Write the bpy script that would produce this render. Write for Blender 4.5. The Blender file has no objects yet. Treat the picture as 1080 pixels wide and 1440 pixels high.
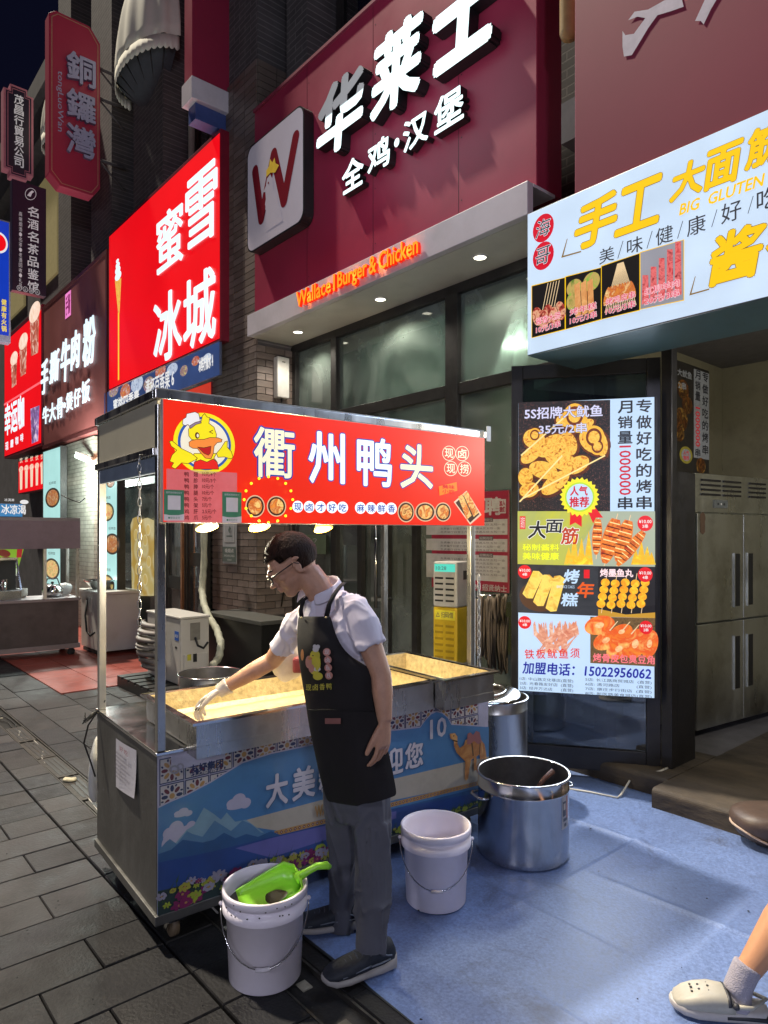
import bpy, bmesh, math, random
from mathutils import Vector, Matrix, noise
random.seed(7)
SC = bpy.context.scene
COL = SC.collection
PI = math.pi

# ------------------------------------------------------------ camera, world, sun
CAMH, FPX, HY = 1.58, 960.0, 752.0
cd = bpy.data.cameras.new('camera'); cam = bpy.data.objects.new('camera', cd); COL.objects.link(cam)
cam.location = (0, 0, CAMH); cam.rotation_euler = (PI/2, 0, 0)
cd.sensor_fit = 'HORIZONTAL'; cd.sensor_width = 36; cd.lens = 36*FPX/1080
cd.shift_y = (HY-720)/1080; cd.clip_start = .05; cd.clip_end = 500
SC.camera = cam
W = bpy.data.worlds.new('World'); SC.world = W; W.use_nodes = True
bg = W.node_tree.nodes['Background']
bg.inputs['Color'].default_value = (.0028, .0032, .010, 1); bg.inputs['Strength'].default_value = 1.0
SC.view_settings.view_transform = 'Standard'; SC.view_settings.look = 'None'
SC.view_settings.exposure = 0; SC.view_settings.gamma = 1
SC.cycles.use_denoising = True
SC.cycles.max_bounces = 7; SC.cycles.diffuse_bounces = 3; SC.cycles.glossy_bounces = 4
SC.cycles.transparent_max_bounces = 12
SC.cycles.sample_clamp_indirect = 4
sd = bpy.data.lights.new('sun', 'SUN'); sd.energy = 5.0; sd.angle = math.radians(2.2); sd.color = (1, .9, .74)
sun = bpy.data.objects.new('sun', sd); COL.objects.link(sun)
sun.rotation_euler = Vector((1.05, -.65, -2.1)).to_track_quat('-Z', 'Y').to_euler()

# ------------------------------------------------------------ frames
class Fr:
    def __init__(s, loc, rz): s.M = Matrix.Translation(loc) @ Matrix.Rotation(rz, 4, 'Z'); s.I = s.M.inverted()
    def w(s, x, y, z=0): return s.M @ Vector((x, y, z))
    def px(s, px, py, y=0.0):
        o = s.I @ Vector((0, 0, CAMH)); d = s.I.to_3x3() @ Vector(((px-540)/FPX, 1, -(py-HY)/FPX))
        t = (y-o.y)/d.y; q = o+d*t
        return q.x, q.z
    def sub(s, x, y, z, rz=0):
        f = Fr((0, 0, 0), 0); f.M = s.M @ Matrix.Translation((x, y, z)) @ Matrix.Rotation(rz, 4, 'Z'); f.I = f.M.inverted(); return f
def P(px, py, D): return Vector(((px-540)/FPX*D, D, CAMH-(py-HY)/FPX*D))
def G(px, py, z=0):
    D = FPX*(CAMH-z)/(py-HY); return Vector(((px-540)/FPX*D, D, z))
A = math.atan2(830, 960)
F = Fr((0, 0, 0), -(PI/2-A))        # facade: x to the right along the shops, y into the buildings
B = Fr((0, 0, 0), A)                # blade signs: x into the buildings, y away along the street
CW = Fr((-.864, 2.6, 0), math.atan2(.609, .793))   # cart

# ------------------------------------------------------------ objects
MAT_OF = {}
def thing(name, label, cat, fr=None, loc=None, group=None):
    o = bpy.data.objects.new(name, None); COL.objects.link(o); o.empty_display_size = .1
    f = fr if fr else Fr(loc, 0)
    o.matrix_world = f.M; MAT_OF[o.name] = f
    o['label'] = label; o['category'] = cat
    if group: o['group'] = group
    return o
def tag(o, label=None, cat=None, group=None, kind=None):
    for k, v in (('label', label), ('category', cat), ('group', group), ('kind', kind)):
        if v: o[k] = v
    return o
class MB:
    def __init__(s): s.v = []; s.f = []; s.mi = []; s.mats = []; s.sm = []; s.n = 0
    def m(s, mat):
        if mat not in s.mats: s.mats.append(mat)
        return s.mats.index(mat)
    def add(s, vs, fs, mat, smooth=False):
        b = len(s.v); s.v += [tuple(v) for v in vs]; k = s.m(mat)
        for f in fs: s.f.append([b+i for i in f]); s.mi.append(k); s.sm.append(smooth)
    def box(s, x0, x1, y0, y1, z0, z1, mat, fr=None):
        vs = [Vector((x, y, z)) for z in (z0, z1) for y in (y0, y1) for x in (x0, x1)]
        if fr: vs = [fr @ v for v in vs]
        s.add(vs, [(0, 2, 3, 1), (4, 5, 7, 6), (0, 1, 5, 4), (2, 6, 7, 3), (0, 4, 6, 2), (1, 3, 7, 5)], mat)
    def bar(s, a, b, w, h, mat):
        a, b = Vector(a), Vector(b); d = (b-a).normalized(); up = Vector((0, 0, 1)) if abs(d.z) < .9 else Vector((1, 0, 0))
        r = d.cross(up).normalized(); u = r.cross(d)
        vs = [p+r*x*w/2+u*y*h/2 for p in (a, b) for x, y in ((-1, -1), (1, -1), (1, 1), (-1, 1))]
        s.add(vs, [(3, 2, 1, 0), (4, 5, 6, 7), (0, 1, 5, 4), (1, 2, 6, 5), (2, 3, 7, 6), (3, 0, 4, 7)], mat)
    def loft(s, rings, mat, cap=True, smooth=True):
        n = len(rings[0]); vs = [p for r in rings for p in r]; fs = []
        for i in range(len(rings)-1):
            for j in range(n): k = (j+1) % n; fs.append((i*n+j, i*n+k, (i+1)*n+k, (i+1)*n+j))
        if cap: fs.append(tuple(range(n))[::-1]); fs.append(tuple(range((len(rings)-1)*n, len(rings)*n)))
        s.add(vs, fs, mat, smooth)
    def tube(s, pts, r, mat, n=8, cap=True, smooth=True):
        pts = [Vector(p) for p in pts]; R = r if isinstance(r, (list, tuple)) else [r]*len(pts)
        rings = []; prev = None
        for i, p in enumerate(pts):
            d = (pts[min(i+1, len(pts)-1)]-pts[max(i-1, 0)]).normalized()
            if prev is None: prev = d.orthogonal().normalized()
            u = (prev-d*prev.dot(d))
            if u.length < 1e-4: u = d.orthogonal()
            u.normalize(); prev = u; w = d.cross(u)
            rings.append([p+(u*math.cos(2*PI*j/n)+w*math.sin(2*PI*j/n))*R[i] for j in range(n)])
        s.loft(rings, mat, cap, smooth)
    def lathe(s, prof, mat, c=(0, 0, 0), n=40, cap=False, smooth=True):
        rings = [[Vector((c[0]+r*math.cos(2*PI*j/n), c[1]+r*math.sin(2*PI*j/n), c[2]+z)) for j in range(n)] for r, z in prof]
        s.loft(rings, mat, cap, smooth)
    def ball(s, c, rad, mat, n=14, m=9, rot=None):
        rad = Vector(rad) if not isinstance(rad, (int, float)) else Vector((rad,)*3); c = Vector(c)
        rings = []
        for i in range(m+1):
            t = PI*(i+.02)/(m+.04); rr = []
            for j in range(n):
                q = Vector((math.sin(t)*math.cos(2*PI*j/n)*rad.x, math.sin(t)*math.sin(2*PI*j/n)*rad.y, -math.cos(t)*rad.z))
                rr.append(c+(rot @ q if rot else q))
            rings.append(rr)
        s.loft(rings, mat, True, True)
    # flat print in the XZ plane at depth y (facing -y)
    def poly(s, pts, mat, y=0.0):
        s.n += 1; y = y-4e-6*s.n
        s.add([(x, y, z) for x, z in pts], [tuple(range(len(pts)))], mat)
    def ell(s, x, z, rx, rz, mat, y=0.0, n=24, rot=0.0):
        c, q = math.cos(rot), math.sin(rot)
        s.poly([(x+rx*math.cos(t)*c-rz*math.sin(t)*q, z+rx*math.cos(t)*q+rz*math.sin(t)*c) for t in [2*PI*i/n for i in range(n)]], mat, y)
    def text(s, t, x0, x1, z0, z1, mat, y=0.0, bold=.0, depth=0, side=None, shear=0, rot=0, cap=None):
        vs, fs, nr = text_mesh(t, depth > 0, shear)
        if not vs: return
        if rot: vs = [((1-b), a, c) if rot > 0 else (b, 1-a, c) for a, b, c in vs]
        H = min(x1-x0, z1-z0) if len(t) > 1 else (z1-z0)
        H = z1-z0 if not rot else x1-x0
        offs = [(0, 0)]
        if bold: offs += [(math.cos(k*PI/4)*bold*H, math.sin(k*PI/4)*bold*H) for k in range(8)]
        for dx, dz in offs:
            s.n += 1; yy = y-4e-6*s.n
            V = [(x0+(x1-x0)*a+dx, yy-(c*depth if depth else 0), z0+(z1-z0)*b+dz) for a, b, c in vs]
            if not depth: s.add(V, fs, mat)
            else:
                bse = len(s.v); s.v += V
                for f, n in zip(fs, nr):
                    s.f.append([bse+i for i in f]); s.sm.append(False)
                    s.mi.append(s.m(mat if n > .9 else (side or mat)))
    def build(s, name, parent=None, world=False, bevel=0, link=True, loc=None, shade=None):
        vs = s.v
        if world and parent is not None:
            I = MAT_OF[parent.name].I if parent.name in MAT_OF else parent.matrix_world.inverted()
            vs = [tuple(I @ Vector(v)) for v in vs]
        me = bpy.data.meshes.new(name); me.from_pydata(vs, [], s.f)
        for m in s.mats: me.materials.append(m)
        me.polygons.foreach_set('material_index', s.mi); me.polygons.foreach_set('use_smooth', s.sm)
        me.update()
        o = bpy.data.objects.new(name, me); COL.objects.link(o)
        if parent is not None: o.parent = parent; MAT_OF[o.name] = MAT_OF.get(parent.name, Fr((0, 0, 0), 0))
        if bevel:
            b = o.modifiers.new('bevel', 'BEVEL'); b.width = bevel; b.segments = 2; b.limit_method = 'ANGLE'
        return o
_tc = {}
def text_mesh(t, ext, shear=0):
    k = (t, ext, shear)
    if k in _tc: return _tc[k]
    c = bpy.data.curves.new('t', 'FONT'); c.body = t; c.size = 1; c.resolution_u = 2; c.shear = shear
    c.extrude = .5 if ext else 0; c.space_line = 1.1; c.align_x = 'LEFT'
    o = bpy.data.objects.new('t', c); COL.objects.link(o); bpy.context.view_layer.update()
    me = bpy.data.meshes.new_from_object(o.evaluated_get(bpy.context.evaluated_depsgraph_get()))
    bpy.data.objects.remove(o); bpy.data.curves.remove(c)
    vs = [tuple(v.co) for v in me.vertices]; fs = [list(p.vertices) for p in me.polygons]; nr = [p.normal.z for p in me.polygons]
    bpy.data.meshes.remove(me)
    if vs:
        x0 = min(v[0] for v in vs); x1 = max(v[0] for v in vs); y0 = min(v[1] for v in vs); y1 = max(v[1] for v in vs)
        vs = [((a-x0)/max(x1-x0, 1e-6), (b-y0)/max(y1-y0, 1e-6), (cc+.5) if ext else 0) for a, b, cc in vs]
    _tc[k] = (vs, fs, nr); return _tc[k]
def fuse(mb, name, parent, voxel=.006, smooth=4, world=True):
    o = mb.build(name, parent, world)
    r = o.modifiers.new('r', 'REMESH'); r.mode = 'VOXEL'; r.voxel_size = voxel; r.use_smooth_shade = True
    if smooth: q = o.modifiers.new('s', 'SMOOTH'); q.factor = .5; q.iterations = smooth
    bpy.context.view_layer.update()
    me = bpy.data.meshes.new_from_object(o.evaluated_get(bpy.context.evaluated_depsgraph_get()))
    old = o.data; o.modifiers.clear(); o.data = me; bpy.data.meshes.remove(old)
    me.materials.clear(); me.materials.append(mb.mats[0])
    for p in me.polygons: p.use_smooth = True
    return o
def dup(root, M):
    r = root.copy(); COL.objects.link(r); r.matrix_world = M
    for ch in list(root.children):
        c = ch.copy(); COL.objects.link(c); c.parent = r
        for g in list(ch.children):
            d = g.copy(); COL.objects.link(d); d.parent = c
    return r

# ------------------------------------------------------------ materials
def lin(c): return tuple(((x/255+.055)/1.055)**2.4 if x > 10 else x/255/12.92 for x in c)
_mc = {}
def mk(name, col, rough=.5, metal=0., var=.15, scale=12., bump=0., bscale=None, emit=None, es=0., spec=.5, stretch=None, trans=0, rvar=0., alpha=1, coat=0, dirt=0., dcol=(.03, .025, .02), dscale=3.):
    if name in _mc: return _mc[name]
    m = bpy.data.materials.new(name); m.use_nodes = True; nt = m.node_tree; N = nt.nodes; L = nt.links; b = N['Principled BSDF']
    b.inputs['Roughness'].default_value = rough; b.inputs['Metallic'].default_value = metal
    b.inputs['Specular IOR Level'].default_value = spec; b.inputs['Alpha'].default_value = alpha
    b.inputs['Coat Weight'].default_value = coat; b.inputs['Transmission Weight'].default_value = trans
    tc = N.new('ShaderNodeTexCoord'); mp = N.new('ShaderNodeMapping'); L.new(tc.outputs['Object'], mp.inputs[0])
    if stretch: mp.inputs['Scale'].default_value = stretch
    nz = N.new('ShaderNodeTexNoise'); nz.inputs['Scale'].default_value = scale; nz.inputs['Detail'].default_value = 6; nz.inputs['Roughness'].default_value = .65
    L.new(mp.outputs[0], nz.inputs[0])
    cr = N.new('ShaderNodeValToRGB'); cr.color_ramp.elements[0].position = .3; cr.color_ramp.elements[1].position = .7
    c0 = [max(0, x*(1-var)) for x in col]; c1 = [x*(1+var) for x in col]
    cr.color_ramp.elements[0].color = (*c0, 1); cr.color_ramp.elements[1].color = (*c1, 1)
    L.new(nz.outputs[0], cr.inputs[0]); out = cr.outputs[0]
    if dirt:
        n2 = N.new('ShaderNodeTexNoise'); n2.inputs['Scale'].default_value = dscale; n2.inputs['Detail'].default_value = 9; n2.inputs['Roughness'].default_value = .7
        L.new(tc.outputs['Object'], n2.inputs[0]); r2 = N.new('ShaderNodeMapRange'); r2.inputs[1].default_value = .48; r2.inputs[2].default_value = .68; r2.inputs[4].default_value = dirt
        L.new(n2.outputs[0], r2.inputs[0]); mx = N.new('ShaderNodeMix'); mx.data_type = 'RGBA'; L.new(r2.outputs[0], mx.inputs[0]); L.new(out, mx.inputs[6]); mx.inputs[7].default_value = (*dcol, 1); out = mx.outputs[2]
    L.new(out, b.inputs['Base Color'])
    if rvar:
        mr = N.new('ShaderNodeMapRange'); mr.inputs[1].default_value = .3; mr.inputs[2].default_value = .7; mr.inputs[3].default_value = max(.02, rough-rvar); mr.inputs[4].default_value = rough+rvar
        L.new(nz.outputs[0], mr.inputs[0]); L.new(mr.outputs[0], b.inputs['Roughness'])
    if bump:
        bn = N.new('ShaderNodeTexNoise'); bn.inputs['Scale'].default_value = bscale or scale*2; bn.inputs['Detail'].default_value = 5
        L.new(mp.outputs[0], bn.inputs[0]); bp = N.new('ShaderNodeBump'); bp.inputs['Strength'].default_value = bump; bp.inputs['Distance'].default_value = .01
        L.new(bn.outputs[0], bp.inputs['Height']); L.new(bp.outputs[0], b.inputs['Normal'])
    if emit:
        b.inputs['Emission Color'].default_value = (*emit, 1); b.inputs['Emission Strength'].default_value = es
        m.cycles.emission_sampling = 'NONE'
    _mc[name] = m; return m
def lit(name, rgb, s=1., var=.1, scale=2.5, base=.3):
    """print on a backlit sign: glows in its own colour, a little uneven like LEDs behind it"""
    if name in _mc: return _mc[name]
    c = lin(rgb); m = mk(name, tuple(x*base for x in c), .35, var=.05, scale=8)
    nt = m.node_tree; N = nt.nodes; L = nt.links; b = N['Principled BSDF']
    nz = N.new('ShaderNodeTexNoise'); nz.inputs['Scale'].default_value = scale; nz.inputs['Detail'].default_value = 2
    tc = N.new('ShaderNodeTexCoord'); L.new(tc.outputs['Object'], nz.inputs[0])
    mr = N.new('ShaderNodeMapRange'); mr.inputs[1].default_value = .3; mr.inputs[2].default_value = .7; mr.inputs[3].default_value = s*(1-var); mr.inputs[4].default_value = s*(1+var)
    L.new(nz.outputs[0], mr.inputs[0]); L.new(mr.outputs[0], b.inputs['Emission Strength']); b.inputs['Emission Color'].default_value = (*c, 1)
    m.cycles.emission_sampling = 'NONE'; return m
def food(name, cols, scale=30, s=1., vor=False, base=.25, lits=True):
    """photographic food print: several colours broken up by noise"""
    if name in _mc: return _mc[name]
    m = mk(name, tuple(x*base for x in lin(cols[0])), .4, var=0); nt = m.node_tree; N = nt.nodes; L = nt.links; b = N['Principled BSDF']
    tc = N.new('ShaderNodeTexCoord')
    nz = N.new('ShaderNodeTexNoise'); nz.inputs['Scale'].default_value = scale; nz.inputs['Detail'].default_value = 5; nz.inputs['Roughness'].default_value = .6; nz.inputs['Distortion'].default_value = 1.2
    L.new(tc.outputs['Object'], nz.inputs[0])
    cr = N.new('ShaderNodeValToRGB'); e = cr.color_ramp.elements
    while len(e) < len(cols): e.new(.5)
    for i, c in enumerate(cols): e[i].position = .32+.36*i/(len(cols)-1); e[i].color = (*lin(c), 1)
    src = nz.outputs[0]
    if vor:
        vo = N.new('ShaderNodeTexVoronoi'); vo.inputs['Scale'].default_value = scale*.6; L.new(tc.outputs['Object'], vo.inputs[0]); src = vo.outputs['Distance']
    L.new(src, cr.inputs[0])
    if lits: L.new(cr.outputs[0], b.inputs['Emission Color']); b.inputs['Emission Strength'].default_value = s; m.cycles.emission_sampling = 'NONE'
    else: L.new(cr.outputs[0], b.inputs['Base Color'])
    return m
def brickmat(name, c1, c2, mortar, w=.24, h=.065, ms=.006, rough=.8, rot=(PI/2, 0, 0), bump=.6):
    m = bpy.data.materials.new(name); m.use_nodes = True; nt = m.node_tree; N = nt.nodes; L = nt.links; b = N['Principled BSDF']; b.inputs['Roughness'].default_value = rough
    tc = N.new('ShaderNodeTexCoord'); mp = N.new('ShaderNodeMapping'); mp.inputs['Rotation'].default_value = rot; L.new(tc.outputs['Object'], mp.inputs[0])
    br = N.new('ShaderNodeTexBrick'); br.inputs['Color1'].default_value = (*c1, 1); br.inputs['Color2'].default_value = (*c2, 1); br.inputs['Mortar'].default_value = (*mortar, 1)
    br.inputs['Scale'].default_value = 1; br.inputs['Brick Width'].default_value = w; br.inputs['Row Height'].default_value = h; br.inputs['Mortar Size'].default_value = ms
    L.new(mp.outputs[0], br.inputs[0]); nz = N.new('ShaderNodeTexNoise'); nz.inputs['Scale'].default_value = 5; nz.inputs['Detail'].default_value = 8; L.new(tc.outputs['Object'], nz.inputs[0])
    mx = N.new('ShaderNodeMix'); mx.data_type = 'RGBA'; mx.blend_type = 'MULTIPLY'; mx.inputs[0].default_value = .6; L.new(br.outputs[0], mx.inputs[6]); L.new(nz.outputs[0], mx.inputs[7]); L.new(mx.outputs[2], b.inputs['Base Color'])
    bp = N.new('ShaderNodeBump'); bp.inputs['Strength'].default_value = bump; bp.inputs['Distance'].default_value = .004; bp.invert = True
    L.new(br.outputs['Fac'], bp.inputs['Height']); L.new(bp.outputs[0], b.inputs['Normal']); return m
def glassmat(name, tint=(.75, .8, .78), refl=.12, dust=.25, dcol=(.25, .3, .28), rough=.03):
    m = bpy.data.materials.new(name); m.use_nodes = True; nt = m.node_tree; N = nt.nodes; L = nt.links
    for n in list(N): N.remove(n)
    o = N.new('ShaderNodeOutputMaterial'); tr = N.new('ShaderNodeBsdfTransparent'); tr.inputs[0].default_value = (*tint, 1)
    gl = N.new('ShaderNodeBsdfGlossy'); gl.inputs['Roughness'].default_value = rough; df = N.new('ShaderNodeBsdfDiffuse'); df.inputs[0].default_value = (*dcol, 1)
    fr = N.new('ShaderNodeFresnel'); fr.inputs[0].default_value = 1.5; ad = N.new('ShaderNodeMath'); ad.operation = 'ADD'; ad.inputs[1].default_value = refl; L.new(fr.outputs[0], ad.inputs[0])
    m1 = N.new('ShaderNodeMixShader'); L.new(ad.outputs[0], m1.inputs[0]); L.new(tr.outputs[0], m1.inputs[1]); L.new(gl.outputs[0], m1.inputs[2])
    tc = N.new('ShaderNodeTexCoord'); nz = N.new('ShaderNodeTexNoise'); nz.inputs['Scale'].default_value = 1.6; nz.inputs['Detail'].default_value = 8; nz.inputs['Distortion'].default_value = 1.5; L.new(tc.outputs['Object'], nz.inputs[0])
    mr = N.new('ShaderNodeMapRange'); mr.inputs[1].default_value = .35; mr.inputs[2].default_value = .7; mr.inputs[3].default_value = dust*.25; mr.inputs[4].default_value = dust; L.new(nz.outputs[0], mr.inputs[0])
    m2 = N.new('ShaderNodeMixShader'); L.new(mr.outputs[0], m2.inputs[0]); L.new(m1.outputs[0], m2.inputs[1]); L.new(df.outputs[0], m2.inputs[2]); L.new(m2.outputs[0], o.inputs[0])
    return m
def area(name, fr, x, y, z, sx, sz, energy, col, tilt=0., parent=None):
    """the light a lit sign face gives off, lamp facing -y of its frame"""
    l = bpy.data.lights.new(name, 'AREA'); l.shape = 'RECTANGLE'; l.size = sx; l.size_y = sz; l.energy = energy; l.color = col
    o = bpy.data.objects.new(name, l); COL.objects.link(o)
    o.matrix_world = fr.M @ Matrix.Translation((x, y, z)) @ Matrix.Rotation(-PI/2+tilt, 4, 'X')
    return o
def point(name, loc, energy, col, r=.03, spot=None):
    l = bpy.data.lights.new(name, 'SPOT' if spot else 'POINT'); l.energy = energy; l.color = col; l.shadow_soft_size = r
    if spot: l.spot_size = spot; l.spot_blend = .6
    o = bpy.data.objects.new(name, l); COL.objects.link(o); o.location = loc; return o

class Sign:
    """a board in a vertical plane of a frame; print is placed by where it sits on that plane"""
    def __init__(s, name, label, cat, fr, y, x0, x1, z0, z1, group=None, th=None, kidname='print'):
        xm = (x0+x1)/2; s.fr = fr.sub(xm, y, z0); s.w = x1-x0; s.h = z1-z0; s.x0 = -s.w/2; s.x1 = s.w/2
        s.o = th or thing(name, label, cat, s.fr, group=group); s.pr = MB(); s.kid = kidname; s.y0 = -.004; s.shared = th is not None
    def X(s, px): return s.fr.px(px, 700)[0]
    def Z(s, px, py): return s.fr.px(px, py)[1]
    def p(s, px, py): return s.fr.px(px, py)
    def poly(s, pts, m, L=0): s.pr.poly([s.p(*q) for q in pts], m, s.y0-.0004*L)
    def rect(s, x0, x1, z0, z1, m, L=0): s.pr.poly([(x0, z0), (x1, z0), (x1, z1), (x0, z1)], m, s.y0-.0004*L)
    def prect(s, pa, pb, ref, yt, yb, m, L=0): s.rect(s.X(pa), s.X(pb), s.Z(ref, yb), s.Z(ref, yt), m, L)
    def ell(s, px, py, rx, ry, m, L=0, rot=0, n=24):
        x, z = s.p(px, py); sx = abs(s.X(px+rx)-s.X(px)); sz = abs(s.Z(px, py-ry)-z); s.pr.ell(x, z, sx, sz, m, s.y0-.0004*L, n, rot)
    def text(s, t, pa, pb, ref, yt, yb, m, L=1, ref2=None, **k):
        s.pr.text(t, s.X(pa), s.X(pb), s.Z(ref2 or ref, yb), s.Z(ref, yt), m, s.y0-.0004*L, **k)
    def otext(s, t, pa, pb, ref, yt, yb, m, om, L=1, ref2=None, bold=.03, ob=.07, **k):
        s.text(t, pa, pb, ref, yt, yb, om, L, ref2, bold=ob, **k); s.text(t, pa, pb, ref, yt, yb, m, L+2, ref2, bold=bold, **k)
    def box(s, depth, m, name='board', rim=0, rimmat=None, bevel=.006):
        b = MB(); b.box(s.x0, s.x1, 0, depth, 0, s.h, m)
        o = b.build(name, s.o, bevel=bevel); s._reparent(o, depth)
        if rim:
            r = MB()
            for a in ((s.x0-.002, s.x1+.002, s.h-rim, s.h+.002), (s.x0-.002, s.x1+.002, -.002, rim), (s.x0-.002, s.x0+rim, rim, s.h-rim), (s.x1-rim, s.x1+.002, rim, s.h-rim)):
                r.box(a[0], a[1], -.012, .01, a[2], a[3], rimmat or m)
            q = r.build('frame', s.o, bevel=.003); s._reparent(q)
    def _reparent(s, o, d=0):
        if s.shared: # frame differs from the parent's
            o.matrix_parent_inverse = Matrix.Identity(4)
            o.matrix_local = MAT_OF[s.o.name].I @ s.fr.M
    def done(s):
        if s.pr.v: o = s.pr.build(s.kid, s.o); s._reparent(o); return o

# ============================================================ materials in use
STEEL = mk('stainless_steel', (.55, .54, .52), .3, 1, var=.12, scale=6, bump=.05, bscale=60, stretch=(1, 1, .15), rvar=.12, dirt=.35, dcol=(.12, .1, .08))
STEELC = mk('polished_steel', (.62, .62, .62), .16, 1, var=.08, scale=9, rvar=.06)
STEELW = mk('worn_cart_steel', (.15, .147, .138), .5, .7, var=.3, scale=4, bump=.12, bscale=40, rvar=.14, dirt=.5, dcol=(.1, .095, .085), dscale=2.2)
DARKM = mk('dark_anodised_metal', (.028, .027, .03), .4, .5, var=.2, scale=8, rvar=.1, dirt=.3, dcol=(.07, .065, .06))
FRAMEM = mk('grey_window_metal', (.05, .048, .048), .42, .6, var=.2, scale=8, dirt=.3, dcol=(.09, .08, .07))
BLACK = mk('black_plastic', (.015, .015, .016), .5, var=.2)
RUBBER = mk('rubber', (.02, .02, .02), .8, var=.3)
MAROON = mk('maroon_sign_sheet', (.33, .024, .065), .42, var=.07, scale=1.2, rvar=.06, dirt=.3, dcol=(.22, .025, .05), dscale=1.6)
MAROON2 = mk('dull_maroon_sign_sheet', (.26, .032, .068), .5, var=.07, scale=1.5, dirt=.14, dcol=(.17, .024, .042), dscale=1.4)
FASCIA = mk('grey_fascia_panel', (.68, .62, .68), .4, var=.06, scale=2, dirt=.25, dcol=(.3, .28, .28), dscale=1.6)
WHITEP = mk('white_painted_metal', (.62, .6, .57), .45, var=.07, dirt=.35, dcol=(.3, .27, .22), dscale=4)
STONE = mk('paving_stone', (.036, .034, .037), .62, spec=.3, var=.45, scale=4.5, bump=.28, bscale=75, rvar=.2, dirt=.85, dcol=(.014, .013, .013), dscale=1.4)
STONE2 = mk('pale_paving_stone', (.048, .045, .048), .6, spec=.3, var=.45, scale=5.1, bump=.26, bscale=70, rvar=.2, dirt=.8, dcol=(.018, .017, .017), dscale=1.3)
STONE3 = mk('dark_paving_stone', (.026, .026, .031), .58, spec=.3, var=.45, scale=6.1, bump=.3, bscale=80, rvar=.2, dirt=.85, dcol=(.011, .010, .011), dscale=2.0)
def shade_stain(m, cx, cy, rx, ry, amt=.85):  # near-black patch beside the cart: shade painted into the stone colour, with grease
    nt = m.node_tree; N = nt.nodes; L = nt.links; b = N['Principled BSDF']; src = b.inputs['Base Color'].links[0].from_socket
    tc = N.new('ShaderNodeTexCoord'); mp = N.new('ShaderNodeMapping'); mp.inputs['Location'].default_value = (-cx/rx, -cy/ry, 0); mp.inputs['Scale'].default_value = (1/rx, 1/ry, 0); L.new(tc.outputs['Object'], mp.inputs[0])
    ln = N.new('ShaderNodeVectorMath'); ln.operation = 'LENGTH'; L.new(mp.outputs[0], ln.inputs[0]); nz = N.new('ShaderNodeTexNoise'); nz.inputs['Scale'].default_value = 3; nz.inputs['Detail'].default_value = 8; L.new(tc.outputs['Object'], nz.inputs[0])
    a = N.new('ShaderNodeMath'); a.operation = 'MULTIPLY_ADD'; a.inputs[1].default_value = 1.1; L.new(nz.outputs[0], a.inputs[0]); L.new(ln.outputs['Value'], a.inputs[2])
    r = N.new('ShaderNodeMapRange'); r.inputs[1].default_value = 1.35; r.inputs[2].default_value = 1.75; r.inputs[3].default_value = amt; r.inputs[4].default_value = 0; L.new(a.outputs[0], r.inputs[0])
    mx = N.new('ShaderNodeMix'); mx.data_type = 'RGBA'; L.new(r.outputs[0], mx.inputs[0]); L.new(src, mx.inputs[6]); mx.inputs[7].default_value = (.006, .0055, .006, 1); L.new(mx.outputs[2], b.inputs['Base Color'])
for m_ in (STONE, STONE2, STONE3): shade_stain(m_, -2.15, 1.0, .9, .75)
GROUT = mk('joint_dirt', (.012, .011, .011), .9, var=.4, scale=20, bump=.5)
WALLD = brickmat('grey_wall_brick', (.13, .115, .12), (.1, .09, .095), (.22, .2, .2))
CONC = mk('dark_render', (.1, .095, .105), .8, var=.25, scale=2, bump=.2, dirt=.4, dcol=(.03, .03, .03))
BEIGE = mk('beige_wall', (.38, .33, .22), .7, var=.08, scale=1.5, dirt=.3, dcol=(.25, .2, .12))
GREENW = mk('pale_green_wall', (.22, .27, .2), .7, var=.12, scale=1.5)

# ============================================================ ground
gm = MB(); gm.box(-120, 120, -120, 120, -.6, -.03, GROUT); g = gm.build('ground'); tag(g, kind='structure')
# paving: frame F, courses across the street
pave = bpy.data.objects.new('paving', None); COL.objects.link(pave); pave.matrix_world = F.M; pave['kind'] = 'structure'; MAT_OF['paving'] = F
rs = random.Random(3)
cells = []
CX = .232
def cell(x0, x1, y0, y1): cells.append((x0, x1, y0, y1))
for i in range(-78, 8):
    x = i*CX
    off = (i % 2)*.24 + rs.uniform(-.04, .04); y = -3.4+off
    while y < 1.085:
        y2 = y+.47
        if y2 > .93: y2 = 1.085
        cell(x, x+CX, y, y2)
        y = y2
    cell(x*1.0, x+CX, 1.09, 1.29)
for i in range(-40, 5):
    x = i*.46
    for r_, (ya, yb) in enumerate(((1.44, 1.66), (1.66, 2.02), (2.02, 2.38), (2.38, 2.74), (2.74, 3.1), (3.1, 3.7))):
        xo = x+(r_ % 2)*.23
        if xo > -3.4 and ya > 1.6: continue
        cell(xo, xo+.46, ya, yb)
def seen(c):
    q = F.w((c[0]+c[1])/2, (c[2]+c[3])/2)
    if q.y < 1.9: return 99+abs(q.x)+abs(q.y)
    u = 540+FPX*q.x/q.y
    return q.y if -60 < u < 900 else 60+q.y
cells.sort(key=seen)
far = MB(); unit = {}
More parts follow.
